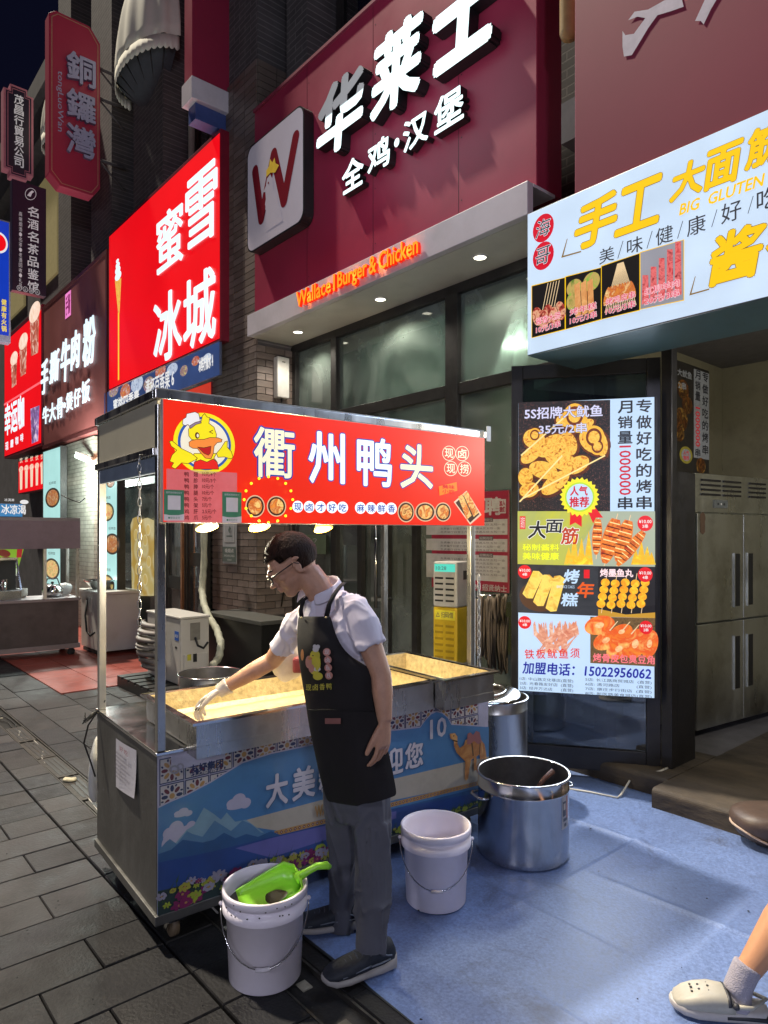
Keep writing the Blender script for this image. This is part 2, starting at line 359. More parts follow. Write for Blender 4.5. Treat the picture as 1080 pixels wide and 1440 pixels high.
def stone_mesh(mb, x0, x1, y0, y1, dz, tx, ty, mat):
    g_ = .0022; x0 += g_; x1 -= g_; y0 += g_; y1 -= g_; c = .0035
    pr = [(x0, y0), (x1, y0), (x1, y1), (x0, y1)]; qr = [(x0+c, y0+c), (x1-c, y0+c), (x1-c, y1-c), (x0+c, y1-c)]
    xm, ym = (x0+x1)/2, (y0+y1)/2
    H = lambda x, y: dz+(x-xm)*tx+(y-ym)*ty
    vs = [(x, y, -.035) for x, y in pr]+[(x, y, H(x, y)-.005) for x, y in pr]+[(x, y, H(x, y)) for x, y in qr]
    fs = [(0, 1, 5, 4), (1, 2, 6, 5), (2, 3, 7, 6), (3, 0, 4, 7), (4, 5, 9, 8), (5, 6, 10, 9), (6, 7, 11, 10), (7, 4, 8, 11), (8, 9, 10, 11)]
    mb.add(vs, fs, mat)
for k, (x0, x1, y0, y1) in enumerate(cells):
    q = F.w((x0+x1)/2, (y0+y1)/2)
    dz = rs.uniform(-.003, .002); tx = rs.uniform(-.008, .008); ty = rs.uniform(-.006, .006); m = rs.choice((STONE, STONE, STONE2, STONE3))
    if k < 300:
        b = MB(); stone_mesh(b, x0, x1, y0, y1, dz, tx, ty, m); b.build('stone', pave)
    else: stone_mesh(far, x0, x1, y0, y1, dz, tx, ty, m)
o = far.build('far_stones', pave); o['kind'] = 'stuff'
# beyond and behind: plain paving sheet with texture joints
PAVT = brickmat('far_paving', (.055, .053, .056), (.04, .039, .043), (.012, .012, .012), .46, .23, .006, .55, (0, 0, 0), .4)
pb = MB()
for (x0, x1, y0, y1) in ((-60, -18.4, -30, 4), (-18.4, 1.86, -30, -3.45), (1.86, 30, -30, 4)): pb.box(x0, x1, y0, y1, -.03, -.003, PAVT)
o = pb.build('paving_sheet', pave); o['kind'] = 'stuff'
# drain channel between the paving strips
dr = thing('drain_channel', 'broken slotted drain channel running through the dark paving, cables and litter in it', 'drain', F.sub(-6, 1.365, 0))
RUST = mk('dirty_drain_metal', (.05, .045, .04), .6, .5, var=.4, scale=15, bump=.3)
b = MB(); b.box(-12, 7, -.073, .073, -.028, -.022, GROUT); b.build('channel_bed', dr)
b = MB(); b.box(-12, 7, -.075, -.066, -.03, -.004, RUST); b.box(-12, 7, .066, .075, -.03, -.004, RUST); b.build('channel_rim', dr)
b = MB(); b.box(-.235, .235, -.062, .062, -.012, -.007, RUST)
for yy in (-.03, 0, .03): b.box(-.2, .2, yy-.009, yy+.009, -.0085, -.0055, BLACK)
gr0 = None
for i in range(-20, 14):
    x = i*.5
    if -4.2 < x < -.2 and i % 3: continue
    if x > 3.4: continue
    if gr0 is None: gr0 = b.build('grating', dr); gr0.location = (x, 0, 0)
    else:
        c = gr0.copy(); COL.objects.link(c); c.location = (x, rs.uniform(-.004, .004), rs.uniform(-.004, .001)); c.rotation_euler.z = rs.uniform(-.02, .02)
b = MB()
for k in range(7):
    a = MB(); x = rs.uniform(-4, 4.2); a.tube([(x+.16*j, rs.uniform(-.045, .045), -.014+rs.uniform(0, .007)) for j in range(8)], .004, mk('pale_cable', (.4, .38, .34), .6) if k % 2 else BLACK, 6)
    a.build('cable', dr)
LIT = mk('litter', (.3, .28, .22), .8, var=.4)
for k in range(26):
    x = rs.choice((rs.uniform(-4.4, -.3), rs.uniform(2.6, 4.9))); b.box(x, x+rs.uniform(.01, .05), rs.uniform(-.05, .0), rs.uniform(.01, .05), -.02, -.016+rs.uniform(0, .006), LIT if k % 3 else RUST)
o = b.build('litter', dr); o['kind'] = 'stuff'
lf = MB(); lf.loft([[Vector((.045*math.cos(t), .03*math.sin(t), 0)) for t in [2*PI*i/12 for i in range(12)]], [Vector((.04*math.cos(t), .026*math.sin(t), .012+.005*math.sin(3*t))) for t in [2*PI*i/12 for i in range(12)]]], mk('crushed_cup_paper', (.55, .5, .36), .7))
l_ = lf.build('crumpled_paper', None); l_.location = G(98, 1097); tag(l_, 'small crumpled cream paper scrap lying on the drain left of the cart', 'litter')

# blue floor mat under cart, man and pots
def matmat():
    m = mk('blue_vinyl_mat', (.128, .188, .37), .42, var=.35, scale=90, bump=.12, bscale=70, rvar=.1, dirt=.5, dcol=(.07, .092, .18), dscale=.9)
    nt = m.node_tree; N = nt.nodes; L = nt.links; b = N['Principled BSDF']; src = b.inputs['Base Color'].links[0].from_socket
    tc = N.new('ShaderNodeTexCoord')
    n1 = N.new('ShaderNodeTexNoise'); n1.inputs['Scale'].default_value = 2.6; n1.inputs['Detail'].default_value = 10; n1.inputs['Roughness'].default_value = .75; n1.inputs['Distortion'].default_value = .8; L.new(tc.outputs['Object'], n1.inputs[0])
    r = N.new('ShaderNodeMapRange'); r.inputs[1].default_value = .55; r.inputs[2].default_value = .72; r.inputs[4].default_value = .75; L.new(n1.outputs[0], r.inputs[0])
    # dark patches stronger nearer the cart (mat local: the cart stands in -x, +y)
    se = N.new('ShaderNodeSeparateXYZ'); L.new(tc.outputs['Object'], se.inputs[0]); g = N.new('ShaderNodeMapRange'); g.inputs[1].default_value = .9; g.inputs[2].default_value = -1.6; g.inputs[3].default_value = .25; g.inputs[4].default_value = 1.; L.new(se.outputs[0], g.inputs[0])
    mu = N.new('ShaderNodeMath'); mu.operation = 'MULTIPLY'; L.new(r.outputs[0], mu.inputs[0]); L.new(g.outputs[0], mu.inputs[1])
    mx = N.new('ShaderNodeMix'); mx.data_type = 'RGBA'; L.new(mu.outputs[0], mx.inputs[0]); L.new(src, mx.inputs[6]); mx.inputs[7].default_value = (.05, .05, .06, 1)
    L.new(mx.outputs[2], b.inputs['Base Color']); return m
MATM = matmat()
mt = thing('floor_mat', 'large blue grey vinyl mat with fold creases under cart and pots', 'floor mat', F.sub(0, 2.8, 0))
nx, ny = 150, 64; X0, X1, Y0, Y1 = -3.02, 4.2, -1.292, 1.33
vs = []; fs = []
def crease(x, y):
    h = 0
    for k, c in enumerate((-2.45, -1.83, -1.2, -.6, 0, .62, 1.25)): h += (.010 if k % 2 else .006)*max(0, .35+1.3*noise.noise(Vector((k*3.1, y*1.6, 5))))*math.exp(-((x-c-.03*math.sin(y*2+k))/.02)**2)
    for k, c in enumerate((-.86, -.42, .02, .47, .92)): h += .010*max(0, .35+1.3*noise.noise(Vector((x*1.3, k*4.1, 2))))*math.exp(-((y-c-.03*math.sin(x*1.5+k))/.02)**2)
    return h+.006*max(0, noise.noise(Vector((x*1.7, y*1.7, 0))))
xs = sorted([X0+(X1-X0)*i/nx for i in range(nx+1)]+[c+d for c in (-2.45, -1.83, -1.2, -.6, 0, .62) for d in (-.03, -.016, -.008, 0, .008, .016, .03)])
ys = sorted([Y0+(Y1-Y0)*i/ny for i in range(ny+1)]+[c+d for c in (-.86, -.42, .02, .47) for d in (-.03, -.016, -.008, 0, .008, .016, .03)])
for y in ys:
    for x in xs: vs.append((x, y+(.01*math.sin(x*2.3) if y == Y0 else 0), .005+crease(x, y)))
for j in range(len(ys)-1):
    for i in range(len(xs)-1): a = j*len(xs)+i; fs.append((a, a+1, a+1+len(xs), a+len(xs)))
b = MB(); b.add(vs, fs, MATM, True); b.box(X0, X1, Y0, Y1, .0015, .0045, BLACK); b.build('mat_sheet', mt)
# red floor of the left shop
REDF = mk('red_floor', (.27, .05, .035), .4, var=.2, scale=5, bump=.1, rvar=.1, dirt=.3, dcol=(.12, .03, .025))
rf = bpy.data.objects.new('red_floor', None); COL.objects.link(rf); rf.matrix_world = F.M; rf['kind'] = 'structure'; MAT_OF['red_floor'] = F
for i in range(14):
    for j in range(4):
        x = -7.2-.45*(i+1); y = 2.0+.45*j; b = MB(); b.box(x+.003, x+.447, y+.003, y+.447, -.03, .012+rs.uniform(-.0015, .0015), REDF); b.build('tile', rf, bevel=.002)
# stone threshold in front of the shops
STEP = mk('threshold_stone', (.055, .042, .03), .75, var=.6, scale=5, bump=1, bscale=18, stretch=(.4, 1, 1), rvar=.15, dirt=.7, dcol=(.03, .022, .018), dscale=2.2)
st = bpy.data.objects.new('threshold_step', None); COL.objects.link(st); st.matrix_world = F.M; st['kind'] = 'structure'; MAT_OF['threshold_step'] = F
xx = -6.3
while xx < 4:
    x2 = min(4, xx+rs.uniform(.9, 1.3)); y = 3.93 if xx < -2.3 else 3.74
    b = MB(); pts = []
    for t in range(6): pts.append((y+.03*(1-math.cos(PI/2*t/5)), .09+.03*math.sin(PI/2*t/5)))
    prof = [(y, -.03)]+[(a, c) for a, c in pts]+[(6.5 if xx > -2.5 else 4.6, .12), (6.5 if xx > -2.5 else 4.6, -.03)]
    rings = [[Vector((x_, p_[0]+.006*math.sin(x_*3), p_[1])) for p_ in prof] for x_ in (xx+.003, (xx+x2)/2, x2-.003)]
    b.loft(rings, STEP, True, False); b.build('step_slab', st); xx = x2

# ============================================================ the buildings
PIERB = mk('brown_glazed_brick', (.15, .115, .1), .45, var=.3, scale=1.2, bump=.25, bscale=30, rvar=.15, dirt=.3, dcol=(.05, .042, .04))
PIERB2 = mk('brown_glazed_brick_light', (.19, .15, .135), .45, var=.3, scale=1.2, bump=.25, bscale=30, rvar=.15)
bld = thing('shop_building', 'dark brick shopping street building carrying the burger and ice cream shop signs', 'building', F.sub(-7, 4.2, 0))
def FB(b, name, **k): return b.build(name, bld, world=True, **k)
def fbox(b, x0, x1, y0, y1, z0, z1, m): b.box(x0, x1, y0, y1, z0, z1, m, F.M)
b = MB(); fbox(b, -13.9, 6, 4.3, 4.6, 3.66, 15, WALLD); FB(b, 'wall')
b = MB(); fbox(b, -13.9, -13.6, 3.9, 14, -.03, 15, WALLD); FB(b, 'side_wall')
b = MB(); fbox(b, -13.9, 6, 6.9, 7.1, -.03, 3.6, GREENW); FB(b, 'interior_wall')
b = MB(); fbox(b, -13.9, 6, 4.6, 14, 14.6, 15, CONC); FB(b, 'roof')
b = MB(); fbox(b, -7.2, -2.4, 4.3, 6.9, 3.45, 3.55, WHITEP); FB(b, 'ceiling')
b = MB(); fbox(b, -6.36-.9, -6.36-.8, 4.3, 6.9, .0, 3.55, BEIGE); FB(b, 'partition')
# projecting brick piers between windows on the upper wall
for (xa, xb, y_) in ((-7.36, -6.36, 3.72), (-10.1, -9.0, 3.8), (-12.0, -11.0, 3.8), (-13.9, -13.1, 3.8), (-6.1, -5.7, 3.9), (-2.75, -2.3, 3.95)):
    b = MB(); fbox(b, xa+.012, xb-.012, y_+.012, 4.3, 5.6 if xa < -7.36 or xa > -6.3 else -.03, 14.99, WALLD if xa != -2.75 else mk('brown_black_panel', (.035, .022, .03), .5, var=.1)); FB(b, 'pier')
# windows on the upper wall between the piers
PANE = glassmat('night_window_glass', (.3, .33, .36), .2, .1, (.1, .1, .12))
CURT = mk('cream_curtain', (.4, .38, .3), .8, var=.15, scale=3)
for (xa, xb) in ((-11.0, -10.1), (-9.0, -7.4), (-13.1, -12.0), (-5.7, -4.2), (-4.1, -2.8)):
    for z0 in (6.3, 9.6, 12.4):
        wn = MB()
        for (p, q, r_, t) in ((xa+.1, xb-.1, z0+2.5, z0+2.6), (xa+.1, xb-.1, z0, z0+.08), (xa+.1, xa+.17, z0+.08, z0+2.5), (xb-.17, xb-.1, z0+.08, z0+2.5), ((xa+xb)/2-.03, (xa+xb)/2+.03, z0+.08, z0+2.5)):
            fbox(wn, p, q, 4.2, 4.29, r_, t, FRAMEM)
        w_ = FB(wn, 'window')
        pn = MB(); fbox(pn, xa+.17, xb-.17, 4.24, 4.25, z0+.08, z0+2.5, PANE); MAT_OF[w_.name] = MAT_OF[bld.name]; pn.build('pane', w_, world=True)
        cu = MB(); cu_pts = 14
        for k in range(cu_pts):
            xx_ = xa+.2+(xb-xa-.4)*k/cu_pts; fbox(cu, xx_, xx_+(xb-xa-.4)/cu_pts, 4.262+.006*(k % 2), 4.275+.006*(k % 2), z0+.1, z0+2.48, CURT)
        cu.build('curtain', w_, world=True)
# bands, pipe
b = MB(); fbox(b, -13.9, -7.36, 3.9, 4.299, 6.12, 6.28, CONC); fbox(b, -13.9, -6.36, 3.85, 4.299, 9.2, 9.34, CONC); FB(b, 'ledge')
for x_ in (-10.55, -8.75, -12.6):
    b = MB(); b.tube([F.w(x_, 4.1, 6.28), F.w(x_, 4.1, 12)], .045, mk('grey_pipe', (.3, .3, .27), .5)); FB(b, 'drain_pipe')
# individual bricks of the pier by the burger shop: street face and return
bm0 = None; nb = 0
bld_I = MAT_OF[bld.name].I
def place(o, M): o.matrix_local = bld_I @ M
def brick(x, y, z, rot, m, L=.232):
    global bm0
    if bm0 is None:
        q = MB(); q.box(-.5, .5, -.006, .012, -.5, .5, PIERB); o = q.build('brick', bld); d2 = o.data.copy(); d2.materials[0] = PIERB2; bm0 = [o.data, d2]
    else: o = bpy.data.objects.new('brick', bm0[m]); COL.objects.link(o); o.parent = bld
    place(o, F.M @ Matrix.Translation((x, y, z)) @ Matrix.Rotation(rot, 4, 'Z') @ Matrix.Diagonal((L, 1, .066, 1)))
rowz = [.75+.074*i for i in range(40)]
rest = MB()
for i, z in enumerate(rowz):
    off = .12*(i % 2)
    for k in range(5):                               # street face
        x0 = max(-7.36, -7.36-.12+off+.24*k); x1 = min(-6.36, -7.36-.12+off+.24*(k+1)-.008)
        if x1-x0 > .03 and nb < 298: brick((x0+x1)/2, 3.715, z, 0, rs.randint(0, 1), x1-x0); nb += 1
    for k in range(3):                               # return facing the window
        y0 = max(3.712, 3.7-.12+off+.24*k); y1 = min(4.17, 3.7-.12+off+.24*(k+1)-.008)
        if y1-y0 > .03 and nb < 298: brick(-6.353, (y0+y1)/2, z, PI/2, rs.randint(0, 1), y1-y0); nb += 1
for z in [.05+.074*i for i in range(9)]+[.75+.074*i for i in range(40, 80)]:
    for k in range(4):
        rest.box(-7.35+.25*k, -7.35+.25*k+.24, 3.707, 3.72, z-.033, z+.033, PIERB if rs.random() < .5 else PIERB2, F.M)
    for k in range(2): rest.box(-6.365, -6.347, 3.72+.24*k, 3.72+.24*k+.23, z-.033, z+.033, PIERB, F.M)
o = FB(rest, 'far_bricks'); o['kind'] = 'stuff'

# burger shop front: frames, glass, doors
GL = glassmat('shop_glass', (.68, .76, .7), .1, .5, (.3, .36, .33))
point('inside_lamp', F.w(-4.3, 5.3, 3.3), 110, (.85, 1, .88), .2); point('inside_lamp', F.w(-6.0, 5.0, 3.2), 26, (.95, 1, .8), .2)
GL2 = glassmat('door_glass', (.55, .6, .57), .12, .5, (.3, .34, .32))
def frame(name, x0, x1, y0, y1, z0, z1, m=FRAMEM): q = MB(); fbox(q, x0, x1, y0, y1, z0, z1, m); return FB(q, name, bevel=.004)
FX = lambda px, py=600, y=4.2: F.px(px, py, y)
xl = FX(415)[0]; xa = FX(474)[0]; xb = FX(640)[0]; xr = -2.45
for x_, w_ in ((xl+.03, .05), (xa, .045), (xb, .07), (xr-.1, .05)): frame('mullion', x_-w_, x_+w_, 4.15, 4.27, .12, 3.64)
frame('head_rail', xl, xr, 4.15, 4.27, 3.58, 3.66)
segs = [(xl+.08, xa-.045), (xa+.045, xb-.07), (xb+.07, xr-.15)]
for k, (p, q) in enumerate(segs):
    frame('transom', p, q, 4.16, 4.26, 2.74 if k else 2.5, 2.84 if k else 2.58)
    zz = 2.84 if k else 2.58
    g_ = MB(); fbox(g_, p, q, 4.2, 4.206, zz, 3.58, GL); FB(g_, 'window_pane')
    g_ = MB(); fbox(g_, p, q, 4.2, 4.206, .25, zz-.1, GL2); FB(g_, 'lower_pane')
    frame('bottom_rail', p, q, 4.16, 4.26, .12, .25)
# glass doors of the middle bay: stiles and handles
for x_ in [xa+.05+(xb-xa-.1)*t for t in (.25, .5, .75)]:
    frame('door_stile', x_-.035, x_+.035, 4.14, 4.19, .25, 2.4)
frame('door_head', xa+.05, xb-.07, 4.14, 4.19, 2.4, 2.47)
b = MB()
for t in (.46, .54): b.tube([F.w(xa+(xb-xa)*t, 4.08, .9), F.w(xa+(xb-xa)*t, 4.08, 1.7)], .016, STEELC)
for t in (.46, .54): b.bar(F.w(xa+(xb-xa)*t, 4.08, 1.0), F.w(xa+(xb-xa)*t, 4.15, 1.0), .015, .015, STEELC)
FB(b, 'door_handle')
# hanging clear strip curtain in the doorway
STRIP = glassmat('pvc_strip', (.55, .68, .62), .12, .35, (.2, .26, .23), .1)
for k in range(9):
    x_ = xa+.35+k*.105; q = MB(); pts = []
    rings = [[F.w(x_+.0+.01*math.sin(z*3+k), 4.32, z), F.w(x_+.1, 4.335, z), F.w(x_+.1, 4.338, z), F.w(x_, 4.323, z)] for z in [.15+.28*j for j in range(9)]]
    q.loft(rings, STRIP, True, False); FB(q, 'curtain_strip')
# hanging cloth panels just inside the glass
CLOTH = mk('grey_green_blind', (.19, .2, .165), .8, var=.15, scale=2)
for (x_, w_, z0, z1) in ((xl+.1, .62, .3, 3.5), (xa+.1, .42, 2.6, 3.5), (xb+.75, .4, .3, 3.55), (xb+.3, .08, 1.2, 3.5)):
    for j in range(int(w_/.1)):
        q = MB(); fbox(q, x_+.1*j+.003, x_+.1*j+.097, 4.45+.006*(j % 2), 4.46+.006*(j % 2), z0, z1, CLOTH); FB(q, 'blind_slat')
# interior floor, lights
b = MB(); fbox(b, -7.2, 6, 4.6, 6.9, -.03, .1, CONC); FB(b, 'interior_floor')

# fascia, soffit, downlights
fas = thing('shop_fascia', 'pale grey fascia ledge with downlights above the burger shop windows', 'fascia', F.sub(-4.55, 3.6, 3.66))
b = MB(); b.box(-6.36, -2.74, 3.6, 3.66, 3.66, 3.88, FASCIA, F.M); o = b.build('fascia_board', fas, world=True, bevel=.004)
b = MB(); b.box(-6.36, -2.74, 3.662, 4.28, 3.66, 3.68, mk('soffit_panel', (.66, .63, .58), .5, var=.05, dirt=.3, dcol=(.25, .23, .2)), F.M); b.build('soffit', fas, world=True)
b = MB(); b.box(-6.36, -2.74, 3.662, 3.9, 3.86, 3.88, FASCIA, F.M); b.build('top_cap', fas, world=True)
LAMPW = lit('downlight_glow', (255, 250, 225), 6, 0)
def onz(px, py, z):
    D = FPX*(z-CAMH)/(HY-py); return Vector(((px-540)/FPX*D, D, z))
for (px, py) in ((675, 362), (535, 421), (419, 467)):
    q = onz(px, py, 3.655); b = MB()
    b.lathe([(.055, .004), (.062, 0), (.062, -.006), (.048, -.006), (.046, .003)], WHITEP, q, 20)
    d = b.build('downlight', fas, world=True); MAT_OF[d.name] = MAT_OF[fas.name]
    c = MB(); c.lathe([(.001, -.001), (.046, -.001)], LAMPW, q, 20); c.build('lens', d, world=True)
    point('downlight_lamp', q-Vector((0, 0, .03)), 34, (1, .93, .78), .04, spot=2.4)

# burger sign
wz = MB()
wy = 3.7
ws = Sign('burger_shop_sign', 'big maroon burger sign with white glowing letters and chicken logo box', 'shop sign', F, wy, FX(358, y=wy)[0], F.px(755, 200, wy)[0], 3.88, 6.05)
ws.box(.28, MAROON, 'sign_panel')
b = MB(); b.box(ws.x0, ws.x1, -.02, .3, ws.h+.001, ws.h+.03, MAROON2)
b.build('top_cap', ws.o)
GLOW = lit('white_letter_glow', (226, 250, 252), 1.5, .03)
SIDE = mk('letter_side_black', (.012, .012, .014), .35)
def glowhalf():
    m = bpy.data.materials.new('half_dead_letter'); m.use_nodes = True; nt = m.node_tree; N = nt.nodes; L = nt.links; b = N['Principled BSDF']; b.inputs['Base Color'].default_value = (.28, .26, .3, 1)
    tc = N.new('ShaderNodeTexCoord'); se = N.new('ShaderNodeSeparateXYZ'); L.new(tc.outputs['Object'], se.inputs[0])
    zt = ws.Z(490, 158); r = N.new('ShaderNodeMapRange'); r.inputs[1].default_value = zt+.01; r.inputs[2].default_value = zt-.01; r.inputs[3].default_value = .07; r.inputs[4].default_value = 1.5; L.new(se.outputs[2], r.inputs[0])
    L.new(r.outputs[0], b.inputs['Emission Strength']); b.inputs['Emission Color'].default_value = (.75, .96, .98, 1); m.cycles.emission_sampling = 'NONE'; return m
def letter(s, t, pa, pb, r1, yt, r2, yb, m, depth, bold, z1=None, shear=0):
    q = MB(); q.text(t, s.X(pa), s.X(pb), s.Z(r2, yb), z1 if z1 else s.Z(r1, yt), m, -.004, bold=bold, depth=depth, side=SIDE, shear=shear); return q.build('letter', s.o)
letter(ws, '华', 460, 523, 517, 98, 487, 215, glowhalf(), .1, .042, shear=.1)
letter(ws, '莱', 536, 606, 604, 22, 540, 175, GLOW, .1, .042, shear=.1)
letter(ws, '士', 626, 711, 0, 0, 628, 111, GLOW, .1, .055, z1=ws.Z(640, -12), shear=.1)
for t, pa, pb, r1, yt, r2, yb in (('全', 491, 520, 512, 223, 495, 276), ('鸡', 527, 557, 555, 193, 530, 250), ('汉', 577, 611, 610, 158, 580, 219), ('堡', 621, 661, 658, 124, 624, 193)):
    letter(ws, t, pa, pb, r1, yt, r2, yb, GLOW, .07, .028)
q = MB(); q.ell(*ws.p(567, 205), .03, .035, GLOW, -.07); x_, z_ = ws.p(567, 205); q.lathe([(.03, 0), (.03, .065)], SIDE, (0, 0, 0), 14)
for i in range(len(q.v)-28, len(q.v)): v = q.v[i]; q.v[i] = (x_+v[0], -.004-v[2], z_+v[1])
q.build('letter', ws.o)
# logo box: rounded square, depth .1, W and hen
bx0, bx1 = ws.X(362), ws.X(441); bz0 = ws.Z(364, 360); bz1 = ws.Z(441, 152)
def rrect(x0, x1, z0, z1, r, n=6):
    pts = []
    for cx, cz, a in ((x1-r, z0+r, -PI/2), (x1-r, z1-r, 0), (x0+r, z1-r, PI/2), (x0+r, z0+r, PI)): pts += [(cx+r*math.cos(a+PI/2*i/n), cz+r*math.sin(a+PI/2*i/n)) for i in range(n+1)]
    return pts
lb = MB(); rp = rrect(bx0-.01, bx1+.01, bz0-.01, bz1+.01, .11)
lb.loft([[Vector((x, -.005, z)) for x, z in rp], [Vector((x, -.115, z)) for x, z in rp]], SIDE, True, False)
LB = lb.build('logo_box', ws.o)
WF = mk('logo_white_acrylic', (.5, .44, .5), .15, var=.03, emit=(.5, .48, .6), es=.12)
WR = mk('logo_red', (.2, .012, .022), .25, var=.03, emit=(.2, .01, .02), es=.05); WY = mk('logo_yellow', (.75, .5, .05), .3, emit=(.7, .45, .05), es=.12)
pr = MB(); pr.poly(rrect(bx0+.005, bx1-.005, bz0+.005, bz1-.005, .1), WF, -.117)
def bq(fx, fz): return bx0+(bx1-bx0)*fx, bz0+(bz1-bz0)*fz
def stroke(mb, pts, w, m, y, n=7):
    for (a, c) in zip(pts, pts[1:]):
        d = Vector((c[0]-a[0], c[1]-a[1])); L_ = d.length; d /= L_; nrm = Vector((-d.y, d.x)); ang = math.atan2(d.y, d.x)
        P_ = [(c[0]+w/2*math.cos(ang-PI/2+PI*i/n), c[1]+w/2*math.sin(ang-PI/2+PI*i/n)) for i in range(n+1)]+[(a[0]+w/2*math.cos(ang+PI/2+PI*i/n), a[1]+w/2*math.sin(ang+PI/2+PI*i/n)) for i in range(n+1)]
        mb.poly(P_, m, y)
stroke(pr, [bq(.15, .74), bq(.27, .25), bq(.5, .76), bq(.68, .27), bq(.88, .76)], .12, WR, -.1185)
pr.poly([bq(*t) for t in ((.38, .58), (.36, .52), (.31, .48), (.35, .47), (.36, .40), (.33, .32), (.36, .30), (.36, .10), (.66, .10), (.62, .22), (.56, .34), (.5, .44), (.48, .54), (.44, .6))], WF, -.1205)
pr.poly([bq(*t) for t in ((.37, .60), (.37, .66), (.42, .68), (.44, .74), (.48, .69), (.52, .72), (.54, .66), (.6, .62), (.53, .58), (.45, .61))], WY, -.122)
pr.ell(*bq(.41, .53), .012, .012, WR, -.1225, 10)
stroke(pr, [bq(.27, .25), bq(.31, .33)], .09, WR, -.1215)
pr.build('logo_print', LB)
# neon lettering on the fascia
ns = Sign('neon_lettering', 'glowing orange letters Wallace | Burger & Chicken along the pale fascia', 'lettering', F, 3.598, FX(421, y=3.6)[0], F.px(595, 400, 3.6)[0], 3.68, 3.86)
NEON = lit('neon_orange', (255, 112, 22), 2.2, .05); NSIDE = lit('neon_orange_side', (255, 40, 0), .8, .05)
z0, z1 = ns.Z(421, 433), ns.Z(594, 338)
z1 = .165; z0 = .025
words = [('Wallace', 422, 470), ('|', 474, 476), ('Burger', 480, 521), ('&', 524, 534), ('Chicken', 538, 593)]
for w_, pa, pb in words:
    q = MB(); dz = -.03 if 'g' in w_ else 0
    q.text(w_, ns.X(pa), ns.X(pb), z0+dz, z1, NEON, -.012, bold=.02, depth=.03, side=NSIDE); q.build('neon_word', ns.o)
for k in range(5): point('neon_spill', ns.fr.w(ns.x0+(k+.5)*ns.w/5, -.07, .09), .8, (1, .22, .03), .03)
for (a_, c_) in ((490, 158), (570, 100), (668, 60), (540, 235), (625, 180)):
    x_, z_ = ws.p(a_, c_); point('letter_glow', ws.fr.w(x_, -.6, z_), 4, (.8, .95, 1), .35)
for k in range(1, 4):
    q = MB(); x_ = ws.x0+ws.w*k/4+.07*k; q.box(x_-.0015, x_+.0015, -.0012, .002, .002, ws.h-.002, SIDE); q.build('panel_seam', ws.o)
    for j in range(5):
        q = MB(); q.ell(x_+.03, .15+j*.46, .006, .006, FRAMEM, -.0012, 8); q.build('screw', ws.o)
area('burger_letters_light', ws.fr, .35, -.2, 1.25, 2.2, 1.0, 16, (.8, .95, 1))

# ============================================================ ice cream sign (mascot left out)
def fsign(name, label, cat, y, pl, pr_, ref, yt, yb, fr=F, group=None, zt=None, zb=None):
    x0 = fr.px(pl, 700, y)[0]; x1 = fr.px(pr_, 700, y)[0]
    z1 = zt if zt is not None else fr.px(ref, yt, y)[1]; z0 = zb if zb is not None else fr.px(ref, yb, y)[1]
    return Sign(name, label, cat, fr, y, x0, x1, z0, z1, group)
REDL = lit('lit_red', (238, 10, 22), .95, .06, 1.2); WHL = lit('lit_white', (222, 244, 255), 1.15, .04)
RED_SIDE = mk('red_sign_side', (.22, .01, .03), .4, var=.08)
ms = fsign('ice_cream_shop_sign', 'bright red lit sign with white characters above ice cream shop', 'shop sign', 3.6, 153, 310, 310, 180, 478)
ms.box(.2, RED_SIDE)
ms.rect(ms.x0+.03, ms.x1-.01, .02, ms.h-.05, REDL)
for t, pa, pb, r1, yt, r2, yb in (('雪', 263, 306, 302, 225, 266, 355), ('蜜', 222, 258, 257, 280, 224, 388), ('冰', 218, 256, 240, 410, 222, 512), ('城', 260, 304, 302, 372, 278, 486)):
    q = MB(); q.text(t, ms.X(pa), ms.X(pb), ms.Z(r2, yb), ms.Z(r1, yt), WHL, -.006, bold=.013, depth=.012, side=WHL); q.build('character', ms.o)
CONE = food('waffle_cone', [(225, 150, 50), (250, 200, 90), (200, 120, 40)], 20, .95)
ms.poly([(162, 395), (171, 391), (168.5, 440), (166.5, 441)], CONE, 1); ms.poly([(166.2, 440), (168, 439), (168, 534), (166.2, 535)], lit('cone_stick', (250, 200, 60), .95), 1)
for (a, c, r_) in ((166.5, 388, 5), (166, 380, 4.2), (166, 373, 3.2), (165.6, 367, 2.2)): ms.ell(a, c, r_*.9, r_*1.25, WHL, 2)
ms.done()
area('ice_sign_light', ms.fr, 0, -.15, ms.h/2, ms.w*.9, ms.h*.8, 30, (1, .2, .2))
# printed banner strip below it
bs = fsign('menu_banner', 'blue printed drinks banner hanging under the bright red ice cream sign', 'banner', 3.62, 147, 309, 309, 480, 527)
bs.box(.03, mk('banner_board', (.1, .12, .2), .6)); BB = lit('banner_blue', (52, 72, 120), .8, .2)
bs.rect(bs.x0, bs.x1, 0, bs.h, BB)
for k in range(9): bs.ell(160+k*16.5, 557-k*7+rs.uniform(-8, 8), 5+rs.random()*4, 6+rs.random()*6, food('banner_mix%d' % (k % 3), [[(200, 190, 210), (120, 60, 90), (230, 220, 120)], [(230, 160, 70), (180, 50, 60), (240, 240, 230)], [(140, 170, 210), (220, 230, 245), (70, 90, 150)]][k % 3], 20, .8), 1)
WHT = lit('print_white', (235, 235, 235), .9, .05)
bs.text('冰鲜柠檬水 4', 280, 300, 290, 500, 520, WHT, 2, bold=.02); bs.text('满杯百香果 6', 205, 245, 240, 520, 545, WHT, 2, bold=.02); bs.text('蜜桃四季春', 160, 196, 190, 550, 566, WHT, 2, bold=.03)
bs.done()
